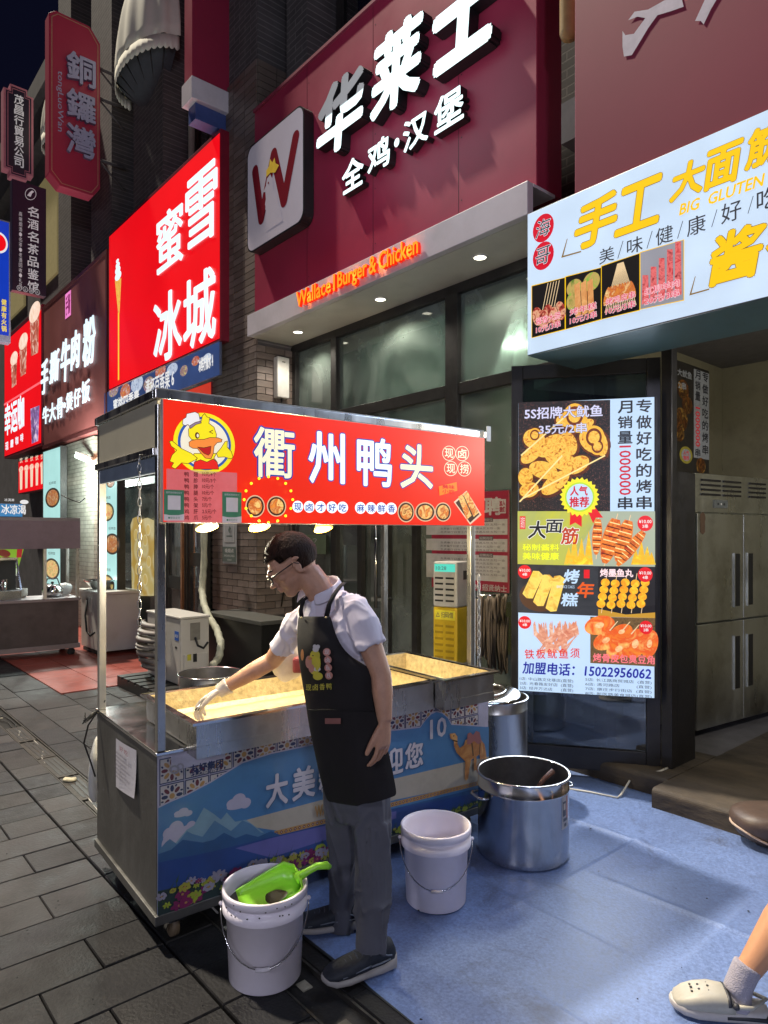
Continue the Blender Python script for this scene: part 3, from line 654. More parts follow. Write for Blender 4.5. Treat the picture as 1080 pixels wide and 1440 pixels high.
rl = fsign('lintel_strip', 'dim red lit strip over the ice cream shop doorway', 'sign strip', 3.7, 240, 297, 297, 536, 580); rl.box(.06, RED_SIDE); rl.rect(rl.x0, rl.x1, .01, rl.h-.01, lit('dim_red', (215, 60, 40), .8), 0); rl.text('蜜雪冰城', 270, 296, 290, 560, 572, WHT, 1, bold=.02); rl.done()

# beef noodle sign
BRN = mk('brown_sign_sheet', (.3, .085, .08), .5, var=.1, scale=1, rvar=.06, dirt=.2, dcol=(.22, .07, .065))
bf = fsign('noodle_shop_sign', 'dark brown noodle shop sign with white characters between two bright red signs', 'shop sign', 3.62, 60, 151, 151, 350, 600)
bf.box(.22, BRN, rim=.06, rimmat=mk('brown_rim', (.13, .035, .035), .35))
for i, (t, pa, pb, r1, yt, yb) in enumerate((('手', 60, 69, 65, 507, 553), ('撕', 72, 85, 78, 495, 537), ('牛', 88, 100, 94, 478, 536), ('肉', 102, 114, 108, 466, 518), ('粉', 119, 136, 128, 447, 512))):
    q = MB(); q.text(t, bf.X(pa), bf.X(pb), bf.Z(r1, yb), bf.Z(r1, yt), WHL, -.015, bold=.012, depth=.02, side=WHL, shear=.12); q.build('character', bf.o)
for i, (t, pa, pb, yt, yb) in enumerate((('牛', 62, 70, 572, 596), ('大', 71, 80, 567, 592), ('骨', 82, 90, 560, 588), ('·', 91, 94, 566, 574), ('煲', 95, 104, 552, 578), ('仔', 106, 115, 546, 572), ('饭', 117, 128, 535, 566))):
    q = MB(); q.text(t, bf.X(pa), bf.X(pb), bf.Z((pa+pb)/2, yb), bf.Z((pa+pb)/2, yt), WHL, -.015, bold=.012, depth=.015, side=WHL); q.build('character', bf.o)
PKL = lit('pink_seal', (235, 130, 200), 1, .2)
bf.prect(92, 100, 96, 411, 446, PKL, 1); bf.text('手撕', 93, 99, 96, 415, 442, lit('seal_dark', (150, 50, 110), .7), 2, bold=.02); bf.done()
area('noodle_sign_light', bf.fr, 0, -.15, bf.h*.4, bf.w*.8, .6, 8, (.8, .95, 1))

# coffee sign, lower-left red
cs = fsign('coffee_shop_sign', 'red lit coffee sign with drink pictures farthest down the street', 'shop sign', 3.6, 6, 59, 59, 427, 626)
cs.box(.25, RED_SIDE); cs.rect(cs.x0+.05, cs.x1-.05, .05, cs.h-.1, REDL)
CREAM = lit('lit_cream', (240, 215, 190), .95)
for k, (cx, cy, w_, h_) in enumerate(((20, 525, 4.5, 42), (33, 505, 5.5, 50), (49, 470, 7, 62))):
    cs.poly([(cx-w_, cy-h_/2), (cx+w_, cy-h_/2-5), (cx+w_*.7, cy+h_/2-5), (cx-w_*.7, cy+h_/2)], food('cup%d' % k, [(245, 225, 205), (180, 70, 50), (120, 40, 20)], 5, 1), 2)
    cs.ell(cx, cy-h_/2, w_*1.15, h_*.22, food('cream_top', [(255, 235, 220), (235, 190, 160)], 6, 1), 3)
cs.text('幸运咖', 7, 34, 20, 563, 607, WHL, 2, bold=.03)
for k, t in enumerate('现磨咖啡'): cs.text(t, 8+k*7, 12+k*7, 10+k*7, 622-k*4, 633-k*4, WHL, 2, bold=.03)
cs.poly([(43, 575), (56, 570), (54, 620), (45, 624)], food('cup3', [(235, 215, 230), (120, 90, 160), (60, 40, 60)], 5, 1), 2)
cs.prect(6, 59, 30, 553, 556, lit('rim_pink', (250, 110, 120), 1), 4); cs.done()
area('coffee_sign_light', cs.fr, 0, -.15, cs.h/2, cs.w*.9, cs.h*.8, 26, (1, .2, .2))
c2 = fsign('drinks_lightbox', 'smaller red lightbox with white drink cups below the coffee sign', 'lightbox', 3.66, 26, 64, 64, 636, 688)
c2.box(.12, RED_SIDE); c2.rect(c2.x0+.02, c2.x1-.02, .02, c2.h-.02, REDL)
for k in range(5):
    cx = 30+k*7.4; c2.poly([(cx-2, 663-k*1.5), (cx+2, 662-k*1.5), (cx+1.5, 688-k*2), (cx-1.5, 689-k*2)], CREAM, 1); c2.ell(cx, 660-k*1.6, 3, 4.5, food('cream_top2', [(255, 235, 220), (230, 140, 100)], 20, 1), 2); c2.text('饮', cx-2, cx+2, cx, 644-k*1.3, 651-k*1.3, CREAM, 1, bold=.03)
c2.done()

# vertical blade signs (they face the camera side of the street)
def blade(name, label, y, pl, pr_, ref, yt, yb, th, sub=None): return fsign(name, label, 'blade sign', y, pl, pr_, ref, yt, yb, fr=B)
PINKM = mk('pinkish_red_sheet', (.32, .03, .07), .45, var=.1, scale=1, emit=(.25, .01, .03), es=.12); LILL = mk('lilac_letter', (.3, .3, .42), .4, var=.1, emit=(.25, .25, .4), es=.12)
LEDG = mk('letter_blue_grey', (.17, .17, .3), .4, var=.1)
GOLDL = mk('thin_gold_line', (.5, .3, .2), .4)
tl = blade('blade_sign', 'tall dusty red blade sign with cut corners and large blue grey characters tongLuoWan', 10.8, 69, 141, 105, 27, 268, .25)
w2 = tl.x1; H = tl.h; c = w2*.42
oct_ = [(-w2+c, 0), (w2-c*.7, 0), (w2, c), (w2, H-c*1.3), (w2-c, H), (-w2+c*.6, H), (-w2, H-c*.5), (-w2, c)]
b = MB(); b.loft([[Vector((x, 0, z)) for x, z in oct_], [Vector((x, .22, z)) for x, z in oct_]], PINKM, True, False); b.build('board', tl.o, bevel=.01)
inn = [(x*.9, (z-H/2)*.965+H/2) for x, z in oct_]
for a, c_ in zip(inn, inn[1:]+inn[:1]):
    d = Vector((c_[0]-a[0], c_[1]-a[1])).normalized(); n_ = Vector((-d.y, d.x))*.006
    tl.pr.poly([(a[0]-n_.x, a[1]-n_.y), (c_[0]-n_.x, c_[1]-n_.y), (c_[0]+n_.x, c_[1]+n_.y), (a[0]+n_.x, a[1]+n_.y)], GOLDL, -.006)
tl.text('tongLuoWan', 79, 89, 84, 100, 185, LILL, 1, rot=-1, bold=.012); tl.done()
for t, yt, yb in (('銅', 80, 120), ('鑼', 132, 171), ('灣', 181, 221)):
    q = MB(); q.text(t, tl.X(93), tl.X(132), tl.Z(112, yb), tl.Z(112, yt), LILL, -.004, bold=.022, depth=.06, side=LEDG); q.build('character', tl.o)
for z in (H*.25, H*.62, H*.8):
    b = MB(); b.tube([(w2, .1, z), (w2+.42, .1, z)], .025, CONC); b.tube([(w2, .1, z), (w2+.4, .1, z-.35)], .015, CONC); b.build('bracket', tl.o)
mc = blade('blade_sign', 'narrow black blade sign with stepped pink border and white characters', 13.2, 5, 47, 26, 122, 250, .2)
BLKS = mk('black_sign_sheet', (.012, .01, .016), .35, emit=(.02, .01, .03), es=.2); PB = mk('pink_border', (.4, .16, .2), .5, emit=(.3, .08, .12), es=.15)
def stepped(w, h, s_): return [(-w+s_, 0), (w-s_, 0), (w-s_, s_), (w, s_), (w, h-s_), (w-s_, h-s_), (w-s_, h), (-w+s_, h), (-w+s_, h-s_), (-w, h-s_), (-w, s_), (-w+s_, s_)]
b = MB(); b.loft([[Vector((x, 0, z)) for x, z in stepped(mc.x1, mc.h, .1)], [Vector((x, .2, z)) for x, z in stepped(mc.x1, mc.h, .1)]], PB, True, False); b.build('board', mc.o)
for k_, (m_, q_) in enumerate(((BLKS, .035), (PB, .06), (BLKS, .072))): mc.pr.poly([(x*(mc.x1-q_)/mc.x1, q_+z*(mc.h-2*q_)/mc.h) for x, z in stepped(mc.x1, mc.h, .1)], m_, -.004-.0004*k_)
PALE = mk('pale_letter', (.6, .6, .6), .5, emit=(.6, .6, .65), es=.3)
for k, t in enumerate('茂昌行贸易公司'.replace('贸', '貿')): mc.text(t, 20, 33, 26, 134+k*14.6, 147+k*14.6, PALE, 5, bold=.02)
mc.done()
mj = blade('blade_sign', 'black teahouse blade sign with a small round bird emblem and pale writing', 12.2, 17, 65, 40, 258, 412, .2)
mj.box(.15, BLKS)
for k, t in enumerate('名酒名茶品鉴馆'): mj.text(t, 39, 54, 46, 291+k*17.5, 305+k*17.5, PALE, 1, bold=.015)
for k, t in enumerate('高端烟酒·名茶·老酒回收·礼品'): mj.text(t, 26.5, 31, 29, 298+k*7.2, 304+k*7.2, PALE, 1)
for k in range(24):
    a0, a1 = 2*PI*k/24, 2*PI*(k+1)/24; mj.poly([(43+8*math.cos(a0), 273+8.5*math.sin(a0)), (43+8*math.cos(a1), 273+8.5*math.sin(a1)), (43+7.2*math.cos(a1), 273+7.7*math.sin(a1)), (43+7.2*math.cos(a0), 273+7.7*math.sin(a0))], PALE, 1)
mj.poly([(38, 275), (42, 270), (45, 268), (48, 270), (45, 272), (43, 277)], PALE, 2)
for k in range(4): mj.ell(27+k*8.5, 405+k*2, 3.6, 3.8, PALE, 1, n=14); mj.ell(27+k*8.5, 405+k*2, 3, 3.2, BLKS, 2, n=14); mj.text('禁止烟火'[k], 25.2+k*8.5, 28.8+k*8.5, 27+k*8.5, 403+k*2, 407+k*2, PALE, 3)
mj.done()
BLUEL = lit('lit_blue', (20, 60, 190), .8)
bl = blade('blade_sign', 'blue lit blade sign cut by the left edge with a red round emblem', 13.5, -22, 15, 0, 308, 480, .2)
bl.box(.2, mk('pale_sign_edge', (.4, .38, .5), .5)); bl.rect(bl.x0+.03, bl.x1-.03, .12, bl.h-.03, BLUEL); bl.ell(-2, 341, 13, 15, WHT, 1); bl.ell(-2, 341, 10.5, 12, REDL, 2)
YL = lit('lit_yellow', (245, 215, 60), .9)
for k, t in enumerate('健康有火锅'): bl.text(t, 2, 9, 5, 421+k*9.3, 429+k*9.3, YL, 1, bold=.02)
bl.done()

# tall blade box by the burger sign, with a pale lower box
tb_y = 7.0
tb = fsign('blade_sign', 'tall plain maroon blade box left of the burger sign with pale box at its foot', 'blade sign', tb_y, 268, 343, 268, -330, 107, fr=B)
b = MB(); b.box(tb.x0+.02, tb.x1, .0, .2, 0, tb.h, MAROON); b.build('board', tb.o, bevel=.006)
b = MB(); b.box(tb.x0, tb.x1, -.03, .23, -.24, -.001, FASCIA); b.build('end_box', tb.o, bevel=.006)
b = MB(); b.box(tb.x0+.07, tb.x0+.5, .03, .2, -.42, -.241, mk('blue_trim', (.05, .08, .25), .4)); b.build('trim', tb.o)
b = MB(); b.bar((tb.x1-.1, .1, -.3), (tb.x1+.3, .1, -.3), .05, .05, DARKM); b.bar((tb.x1-.1, .1, tb.h*.5), (tb.x1+.3, .1, tb.h*.5), .05, .05, DARKM); b.build('bracket', tb.o)
# fabric awnings high on the wall
AWN = mk('cream_awning_cloth', (.8, .78, .68), .8, var=.1, scale=3, bump=.1, dirt=.35, dcol=(.55, .55, .5)); AWD = mk('dark_awning_lining', (.05, .055, .07), .8)
def awning(x, y, z, w, d, h, label):
    t = thing('awning', label, 'awning', F.sub(x, y, z)); n = 56; m = 12
    rings = []
    for i in range(m+1):
        a = PI/2*i/m; rings.append([Vector((w/2*math.cos(PI-PI*j/n)*(math.cos(a)**.7+.02)*(1+.03*math.cos(PI*j/n*14)), -d*math.sin(PI*j/n)*math.cos(a)**.7*(1+.03*math.cos(PI*j/n*14)), h*math.sin(a))) for j in range(n+1)])
    q = MB(); vs = [p for r_ in rings for p in r_]; fs = [(i*(n+1)+j, i*(n+1)+j+1, (i+1)*(n+1)+j+1, (i+1)*(n+1)+j) for i in range(m) for j in range(n)]
    q.add(vs, fs, AWN, True); o = q.build('canopy', t); so = o.modifiers.new('s', 'SOLIDIFY'); so.thickness = .012
    q = MB(); vs = []; k = 66
    for j in range(k+1):
        a = PI*j/k; p = Vector((w/2*math.cos(PI-a), -d*math.sin(a), 0)); vs += [p, p+Vector((0, 0, -.16-.035*abs(math.sin(j*PI/3))))]
    q.add(vs, [(2*j, 2*j+2, 2*j+3, 2*j+1) for j in range(k)], AWN, True); o = q.build('valance', t); so = o.modifiers.new('s', 'SOLIDIFY'); so.thickness = .008
    q = MB()
    for j in range(1, 8):
        a = PI*j/8; q.tube([(w/2*math.cos(PI-a), -d*math.sin(a), -.02), (-.1, .12, -.65)], .01, BLACK, 5)
    q.build('rib', t)
    q = MB(); vs = [Vector((-.1, .1, -.68))]+[Vector((w/2*math.cos(PI-PI*j/20)*.97, -d*math.sin(PI*j/20)*.97, -.02)) for j in range(21)]
    q.add(vs, [(0, j, j+1) for j in range(1, 21)], AWD, True); q.build('lining', t)
awning(-9.5, 3.88, 8.2, 1.7, .45, 1.3, 'cream shell awning with scalloped edge beside the tall maroon blade box')
awning(-12.5, 3.88, 8.35, 1.1, .7, 1.3, 'dark ribbed awning half hidden behind the tall dusty red blade sign')

# lower building beyond, dim
fb = thing('far_building', 'dim lower shop building farther down the street past the brick one', 'building', F.sub(-24, 4, 0))
q = MB(); q.box(-38, -13.91, 4.0, 14, -.03, 10.4, CONC, F.M); q.build('wall', fb, world=True)
q = MB(); q.box(-38, -13.91, 3.6, 4.0, 10.2, 10.6, CONC, F.M); q.box(-38, -13.91, 3.75, 4.0, 9.6, 10.199, CONC, F.M); q.build('cornice', fb, world=True)
for k in range(8):
    q = MB(); x = -16-k*2.6; q.box(x, x+1.5, 3.95, 3.999, 6.8, 9, mk('lit_window_beige', (.3, .25, .12), .5, emit=(.4, .33, .15), es=.3), F.M); q.build('window', fb, world=True)

# ============================================================ left shops at street level
wt = thing('tiled_pillar', 'small white brick pillar beside the tall cyan food lightboxes', 'pillar', F.sub(-11.4, 3.75, 0))
WBR = brickmat('white_glazed_brick', (.6, .58, .5), (.5, .48, .4), (.3, .28, .24), .2, .07, .006, .4)
xw0 = F.px(83, 700, 3.72)[0]; xw1 = F.px(132, 700, 3.72)[0]
q = MB(); q.box(xw0, xw1, 3.72, 4.4, 0, 3.2, WBR, F.M); q.build('wall', wt, world=True)
CY = lit('lit_cyan_white', (175, 225, 222), .9, .08)
def foodbox(label, y, pl, pr_, ref, yt, yb, fr=F, spots=()):
    s = fsign('food_lightbox', label, 'lightbox', y, pl, pr_, ref, yt, yb, fr=fr); s.box(.1, FRAMEM, rim=.015, rimmat=FRAMEM); s.rect(s.x0+.012, s.x1-.012, .012, s.h-.012, CY)
    for k, (a, c, r_) in enumerate(spots):
        s.ell(a, c, r_*.75, r_, lit('bowl_dark', (60, 50, 45), .7), 1); s.ell(a, c, r_*.6, r_*.82, food('noodle_food%d' % (k % 2), [[(210, 150, 70), (150, 60, 40), (230, 220, 170)], [(200, 90, 60), (240, 210, 140), (110, 140, 60)]][k % 2], 14, .9), 2)
        s.text('招牌面', a-5, a+5, a, c-r_-9, c-r_-5, lit('tiny_text', (60, 80, 80), .6), 1)
    s.done(); area('lightbox_light', s.fr, 0, -.15, s.h/2, s.w*.8, s.h*.8, 14, (.8, 1, .98)); return s
foodbox('tall cyan white food lightbox at left of the small white brick pillar', 3.5, 61, 86, 70, 632, 822, spots=((74, 700, 14), (73, 800, 15)))
foodbox('tall cyan white food lightbox seen through the open left side of the cart', 3.3, 147, 166, 156, 668, 845, spots=((156, 678, 8), (151, 720, 13), (158, 765, 15), (151, 822, 14)))
tlmp = thing('tube_lamp', 'short lit white tube lamp on the wall above the white brick pillar', 'lamp', loc=P(116, 644, 11.2))
q = MB(); a_, b_ = P(107, 641, 11.2), P(127, 649, 11.05); q.tube([a_, b_], .035, lit('tube_glow', (225, 255, 235), 4, 0)); q.build('tube', tlmp, world=True)
q = MB(); q.bar(a_+Vector((0, .06, .05)), b_+Vector((0, .06, .05)), .1, .04, WHITEP); q.build('fitting', tlmp, world=True)
point('tube_light', (a_+b_)/2+Vector((.0, -.45, -.3)), 210, (.85, 1, .92), .12)
ORG = mk('orange_door_frame', (.45, .13, .05), .4, var=.15)
of = thing('orange_doorway', 'orange and brown timber doorway of the noodle shop behind the glass lightbox', 'doorway', F.sub(-9.9, 3.9, 0))
for (a, c, z0, z1, m_) in ((112, 118, 0, 2.5, mk('brown_timber', (.11, .04, .03), .5)), (124, 133, 0, 3.15, ORG), (118, 142, 2.35, 2.5, mk('brown_timber', (.11, .04, .03), .5)), (138, 147, 0, 3.15, ORG)):
    q = MB(); q.box(F.px(a, 700, 3.8)[0], F.px(c, 700, 3.8)[0], 3.8, 3.9, z0, z1, m_, F.M); q.build('jamb', of, world=True)
q = MB(); q.box(F.px(118, 700, 3.85)[0], F.px(124, 700, 3.85)[0], 3.84, 3.86, 0, 2.34, GL2, F.M); q.build('glass_leaf', of, world=True)
# ice cream shop doors: dark metal framed leaf with drink poster, then open interior, bars
DR = lambda nm, lb: thing(nm, lb, 'door', F.sub(-8.6, 3.6, 0))
def doorleaf(t, a, c, z1, mid, y=3.55, low=.4):
    xa_, xb_ = F.px(a, 700, y)[0], F.px(c, 700, y)[0]
    for (p, q_, r_, s_) in ((xa_, xa_+.1, 0.03, z1), (xb_-.1, xb_, .03, z1)):
        m = MB(); m.box(p, q_, y, y+.06, r_, s_, FRAMEM, F.M); m.build('stile', t, world=True, bevel=.004)
    for (r_, s_) in ((z1-.1, z1), (.03, .2), (mid, mid+.16)):
        m = MB(); m.box(xa_+.1, xb_-.1, y+.005, y+.055, r_, s_, FRAMEM, F.M); m.build('rail', t, world=True)
    m = MB(); m.box(xa_+.1, xb_-.1, y+.025, y+.032, .2, z1-.1, GL2, F.M); m.build('pane', t, world=True)
d1 = DR('glass_door', 'dark framed glass door with a tall yellow drink poster seen through the cart'); doorleaf(d1, 165, 222, 2.35, .78)
po = fsign('drink_poster', 'tall pale yellow iced drink poster stuck inside the dark framed door', 'poster', 3.54, 184, 218, 200, 730, 838)
PAY = food('lemon_drink', [(225, 200, 120), (240, 225, 170), (215, 175, 80)], 6, .5, vor=True)
po.poly([(184, 738), (187, 729), (194, 726), (201, 730), (208, 728), (217, 732), (217, 838), (186, 838), (185, 780)], PAY, 0)
po.done()
so_ = MB(); LS = lit('lemon_slice', (235, 205, 120), .5); LS2 = lit('lemon_ring', (245, 230, 180), .5)
for (a, c, r_) in ((192, 752, 6), (205, 760, 7), (196, 778, 7), (209, 745, 6), (210, 790, 7), (194, 800, 6), (205, 815, 7)):
    x, z = po.p(a, c); so_.ell(x, z, .08, .08, LS2, -.008); so_.ell(x, z, .065, .065, LS, -.010)
so_.build('lemon_print', po.o)
d2 = DR('glass_door', 'dark framed glass door folded open behind the front cart post'); doorleaf(d2, 232, 262, 2.6, .9, 3.62)
d3 = DR('glass_door', 'narrow dark glass door with copper edge against the brown brick pier'); doorleaf(d3, 262, 290, 2.6, 1.2, 3.64)
q = MB(); xx_ = F.px(256, 700, 3.6)[0]; q.box(xx_, xx_+.04, 3.58, 3.61, .03, 2.6, mk('copper_edge', (.45, .2, .1), .3, .8), F.M); q.build('copper_strip', d3, world=True)
hs = thing('corrugated_duct', 'pale wrapped pipe running down beside the brick pier to the air conditioner', 'pipe', F.sub(-7.3, 3.6, 0))
q = MB(); pts = [P(287, 700, 7.7), P(287, 790, 7.6), P(284, 830, 7.5), P(287, 850, 7.3), P(294, 868, 7.1), P(305, 885, 6.95), P(311, 905, 6.8), P(308, 925, 6.7), P(297, 938, 6.5)]
pp = []; 
for a, c in zip(pts, pts[1:]):
    for k in range(6): pp.append(a.lerp(c, k/6))
q.tube(pp, [.036+.004*math.sin(i*2.2) for i in range(len(pp))], mk('pale_pipe_wrap', (.42, .42, .33), .7, var=.2, bump=.3), 10); q.build('duct', hs, world=True)
ns2 = fsign('notice_board', 'narrow grey smoking area notice with a green lower half on the brick pier', 'notice', 3.69, 313, 332.5, 322, 736, 793)
ns2.box(.01, mk('notice_grey', (.35, .36, .38), .5)); NG = mk('notice_green', (.1, .13, .12), .5); NW = mk('notice_white', (.55, .55, .55), .5)
ns2.prect(313.5, 332, 322, 769, 790, NG, 0); ns2.prect(316, 329.5, 322, 738, 762, NW, 0); ns2.prect(316.6, 328.9, 322, 738.8, 761.2, mk('notice_grey', (.35, .36, .38), .5), 1)
ns2.pr.poly([ns2.p(*t) for t in ((324, 740), (326, 743), (324, 747), (325, 749), (323, 749), (322, 745))], NG, -.01)
ns2.prect(319, 327, 322, 753, 755, NG, 2); ns2.text('吸烟点', 317, 329, 322, 771.5, 777, NW, 1, bold=.02); ns2.text('SMOKING AREA', 315.5, 330.5, 322, 780, 783, NW, 1); ns2.text('请勿乱扔', 320, 326, 322, 786, 788.5, NW, 1); ns2.done()
bx = thing('speaker_box', 'small white wall box on the brick return under the grey fascia', 'wall box', F.sub(-6.34, 3.98, 3.05))
q = MB(); q.box(0, .09, -.075, .075, 0, .44, WHITEP); q.build('casing', bx, bevel=.012); q = MB(); q.tube([(.045, 0, 0), (.045, .02, -.5), (.045, 0, -1.2)], .01, BLACK, 6); q.build('cable', bx)
q = MB(); q.box(.0902, .0915, -.02, .02, .38, .39, BLACK); q.build('badge', bx)

# air conditioner unit on pallet
ACW = mk('air_conditioner_white', (.5, .48, .45), .45, var=.06, scale=3, dirt=.35, dcol=(.28, .24, .18), dscale=3)
ac = thing('air_conditioner', 'off white outdoor air conditioner with ribbed grille standing on black pallet', 'air conditioner', F.sub(-6.26, 2.82, 0))
q = MB(); q.box(-.82, 0, 0, .3, .12, .76, ACW); q.build('cabinet', ac, bevel=.012)
q = MB(); q.box(-.83, .01, -.01, .31, .761, .785, ACW); q.build('lid', ac, bevel=.008)
q = MB(); q.box(.0012, .018, .03, .27, .14, .42, ACW); q.build('pipe_cover', ac, bevel=.006)
q = MB(); q.box(.0012, .006, .1, .2, .55, .72, mk('handle_recess', (.2, .19, .17), .6)); q.build('handle_recess', ac)
q = MB(); q.box(.0185, .0195, .06, .1, .36, .42, lit('energy_label', (190, 180, 60), .25)); q.box(.0185, .0195, .12, .16, .34, .42, BLACK); q.build('label_sticker', ac)
q = MB(); q.box(-.13, -.04, -.003, -.0005, .55, .64, mk('blue_badge', (.04, .13, .5), .3)); q.text('AUX', -.12, -.05, .58, .61, mk('badge_white', (.7, .7, .7), .4), -.004, bold=.03); q.build('badge', ac)
q = MB(); q.box(-.12, -.08, -.003, -.0005, .47, .49, BLACK); q.build('small_plate', ac)
q = MB(); q.tube([(.02, .14, .58), (.04, .16, .5), (.04, .22, .47), (.03, .27, .52)], .012, BLACK, 6); q.build('cable', ac)
HOOD = mk('hood_grey', (.3, .27, .25), .6, dirt=.4)
for k in range(7):
    z = .24+.07*k; q = MB(); rad = .13*math.sin(PI*(k+1.2)/8.8)+.03
    pts = [Vector((-.56+.26*math.cos(t), -.02-rad*math.sin(t), z)) for t in [PI*i/10 for i in range(11)]]
    q.loft([pts+[p+Vector((0, .0, .03)) for p in pts[::-1]]]+[[p*1+Vector((0, -.02, -.02)) for p in pts]+[p+Vector((0, -.02, .01)) for p in pts[::-1]]], HOOD); q.build('grille_louvre', ac)
pal = thing('pallet', 'black plastic pallet under the off white air conditioner', 'pallet', F.sub(-6.7, 2.95, 0))
for k in range(6): q = MB(); x = -.5+k*.17; q.box(x, x+.12, -.4, .4, .09, .115, BLACK); q.build('slat', pal)
for k in range(3): q = MB(); q.box(-.5, .47, -.4+.35*k, -.3+.35*k, .005, .09, BLACK); q.build('runner', pal)
# dark bench by the pier
BG = mk('black_granite', (.008, .008, .009), .35, var=.5, scale=60)
dbn = thing('counter_block', 'low black granite block against the brown brick pier behind the cart', 'counter', F.sub(-6.15, 3.6, 0))
q = MB(); q.box(-.6, .5, -.25, .09, .01, .72, BG); q.build('body', dbn, bevel=.006); q = MB(); q.box(-.62, .52, -.27, .1, .721, .76, mk('grey_counter_top', (.07, .07, .065), .4)); q.build('top', dbn, bevel=.004)

# ============================================================ neighbour food stall at left
A0 = G(113, 921); SF = Fr((A0.x, A0.y, 0), math.atan2(.609, .793))
sf = thing('food_stall', 'dull steel food stall with canopy and counter at the left edge', 'food stall', SF)
SW = 2.3
STW = mk('dull_stall_steel', (.28, .25, .26), .5, .6, var=.2, scale=3, dirt=.4, dcol=(.12, .1, .1)); STB = mk('stall_dark_board', (.1, .08, .075), .6, var=.3, scale=2, dirt=.4)
q = MB(); q.box(-SW, 0, .0, .6, .72, .76, STW); q.build('counter_top', sf, bevel=.004)
q = MB(); q.box(-SW, -.02, .02, .035, .16, .72, STB); q.build('front_panel', sf)
q = MB(); q.box(-.035, -.015, .035, .58, .16, .72, STB); q.build('side_panel', sf)
q = MB(); q.box(-SW, 0, 0, .6, .1, .16, STW); q.build('base_rail', sf, bevel=.004)
for (x, y) in ((-.03, .03), (-.03, .57), (-SW+.03, .03), (-SW+.03, .57), (-.42, .03)):
    q = MB(); q.box(x-.018, x+.018, y-.018, y+.018, .76, 1.4 if x == -.42 else 1.45, STEEL); q.build('post', sf)
q = MB(); q.box(-SW, .0, .0, .03, 1.4, 1.76, mk('canopy_panel', (.26, .2, .23), .5, var=.1, scale=2, dirt=.2)); q.build('canopy_panel', sf)
q = MB(); q.box(-SW, .0, .0, .62, 1.762, 1.8, STW); q.build('canopy_roof', sf); q = MB(); q.box(-.03, 0, .03, .6, 1.4, 1.76, STW); q.build('canopy_side', sf)
for (x, y) in ((-.1, .06), (-.1, .54), (-2.1, .06), (-2.1, .54)):
    q = MB(); q.lathe([(.0, -.015), (.045, -.015), (.05, 0), (.045, .015), (0, .015)], RUBBER, (0, 0, 0), 16); v = q.v; q.v = [(x+a, y+c_, .05+b_) for a, b_, c_ in v]; q.build('wheel', sf)
# things on / behind the stall
st1 = thing('steam_cabinet', 'glass fronted steel warming case with green pot on stall counter', 'warming case', SF.sub(-.98, .3, .76))
q = MB(); q.box(-.5, .3, -.2, .2, 0, .12, STEELC); q.build('tray_base', st1, bevel=.006)
q = MB(); q.box(-.5, .3, .17, .2, .12, .5, BLACK); q.build('back', st1); q = MB(); q.box(-.5, .27, -.16, .2, .5, .53, STEELC); q.build('top', st1)
q = MB(); q.bar((.3, -.2, .12), (.26, -.12, .51), .02, .02, STEELC); q.bar((.3, .19, .12), (.28, .19, .5), .02, .02, STEELC); q.build('frame', st1)
q = MB(); q.lathe([(.001, .12), (.08, .12), (.085, .24), (.07, .26), (.001, .265)], mk('dull_green', (.12, .22, .16), .5), (-.25, 0, 0), 20); q.build('green_pot', st1)
q = MB(); q.lathe([(.001, .12), (.07, .12), (.075, .25), (.001, .25)], STEELC, (.1, 0, 0), 20); q.build('steel_pot', st1)
st2 = thing('kettle', 'round shiny steel kettle pot on the counter of the left stall', 'kettle', SF.sub(-.28, .28, .76))
q = MB(); q.lathe([(.001, 0), (.1, 0), (.125, .03), (.13, .09), (.11, .14), (.08, .16), (.001, .165)], STEELC, n=28); q.build('pot', st2)
q = MB(); q.ball((0, 0, .185), (.02, .02, .02), BLACK); q.tube([(-.09, 0, .15), (-.06, 0, .24), (.06, 0, .24), (.09, 0, .15)], .009, BLACK); q.build('handle', st2)
bgm = mk('thin_plastic_bag', (.55, .55, .55), .35, var=.1, bump=.6, bscale=25, alpha=.8)
bg1 = MB(); bg1.ball((0, 0, .07), (.1, .07, .08), bgm, 18, 12); o = bg1.build('plastic_bag', None); o.location = SF.w(-.1, .4, .78); tag(o, 'crumpled clear plastic bag beside the kettle on the left stall', 'bag')
dd = o.modifiers.new('d', 'DISPLACE'); tx = bpy.data.textures.new('c', 'CLOUDS'); tx.noise_scale = .06; dd.texture = tx; dd.strength = .06
ps = Sign('stall_poster', 'green drink poster behind the canopy posts of the left stall', 'poster', SF, .64, -1.6, -.72, .75, 1.39)
ps.box(.02, STB); GRN = lit('poster_green', (150, 200, 50), .55); 
ps.rect(ps.x0, ps.x1, 0, ps.h, lit('poster_cyan', (170, 205, 215), .5)); ps.poly([(0, 770), (34, 770), (14, 838), (0, 838)], GRN, 1); ps.poly([(-60, 770), (0, 770), (0, 838), (-60, 838)], GRN, 1); ps.ell(6, 778, 9, 5, lit('poster_maroon', (130, 30, 30), .5), 2, rot=-.3); ps.poly([(24, 770), (32, 770), (30, 784), (23, 784)], lit('poster_red', (200, 40, 50), .5), 2)
ps.text('清凉\n一夏', 18, 24, 20, 786, 810, WHT, 3); ps.done()
bxs = Sign('cooler_sign', 'blue and white cold drink box standing on the canopy of the left stall', 'sign box', SF, .12, -1.2, -.66, 1.805, 1.97)
bxs.box(.3, mk('blue_card', (.08, .2, .45), .5)); bxs.rect(bxs.x0+.005, bxs.x1-.005, .005, bxs.h-.005, lit('box_blue', (60, 150, 215), .6)); bxs.text('冰凉渴', 2, 36, 20, 710, 723, WHT, 1, bold=.02); bxs.ell(34, 706, 6, 3, WHT, 1); bxs.text('冰淇淋', 6, 20, 12, 701, 705, WHT, 1); bxs.done()
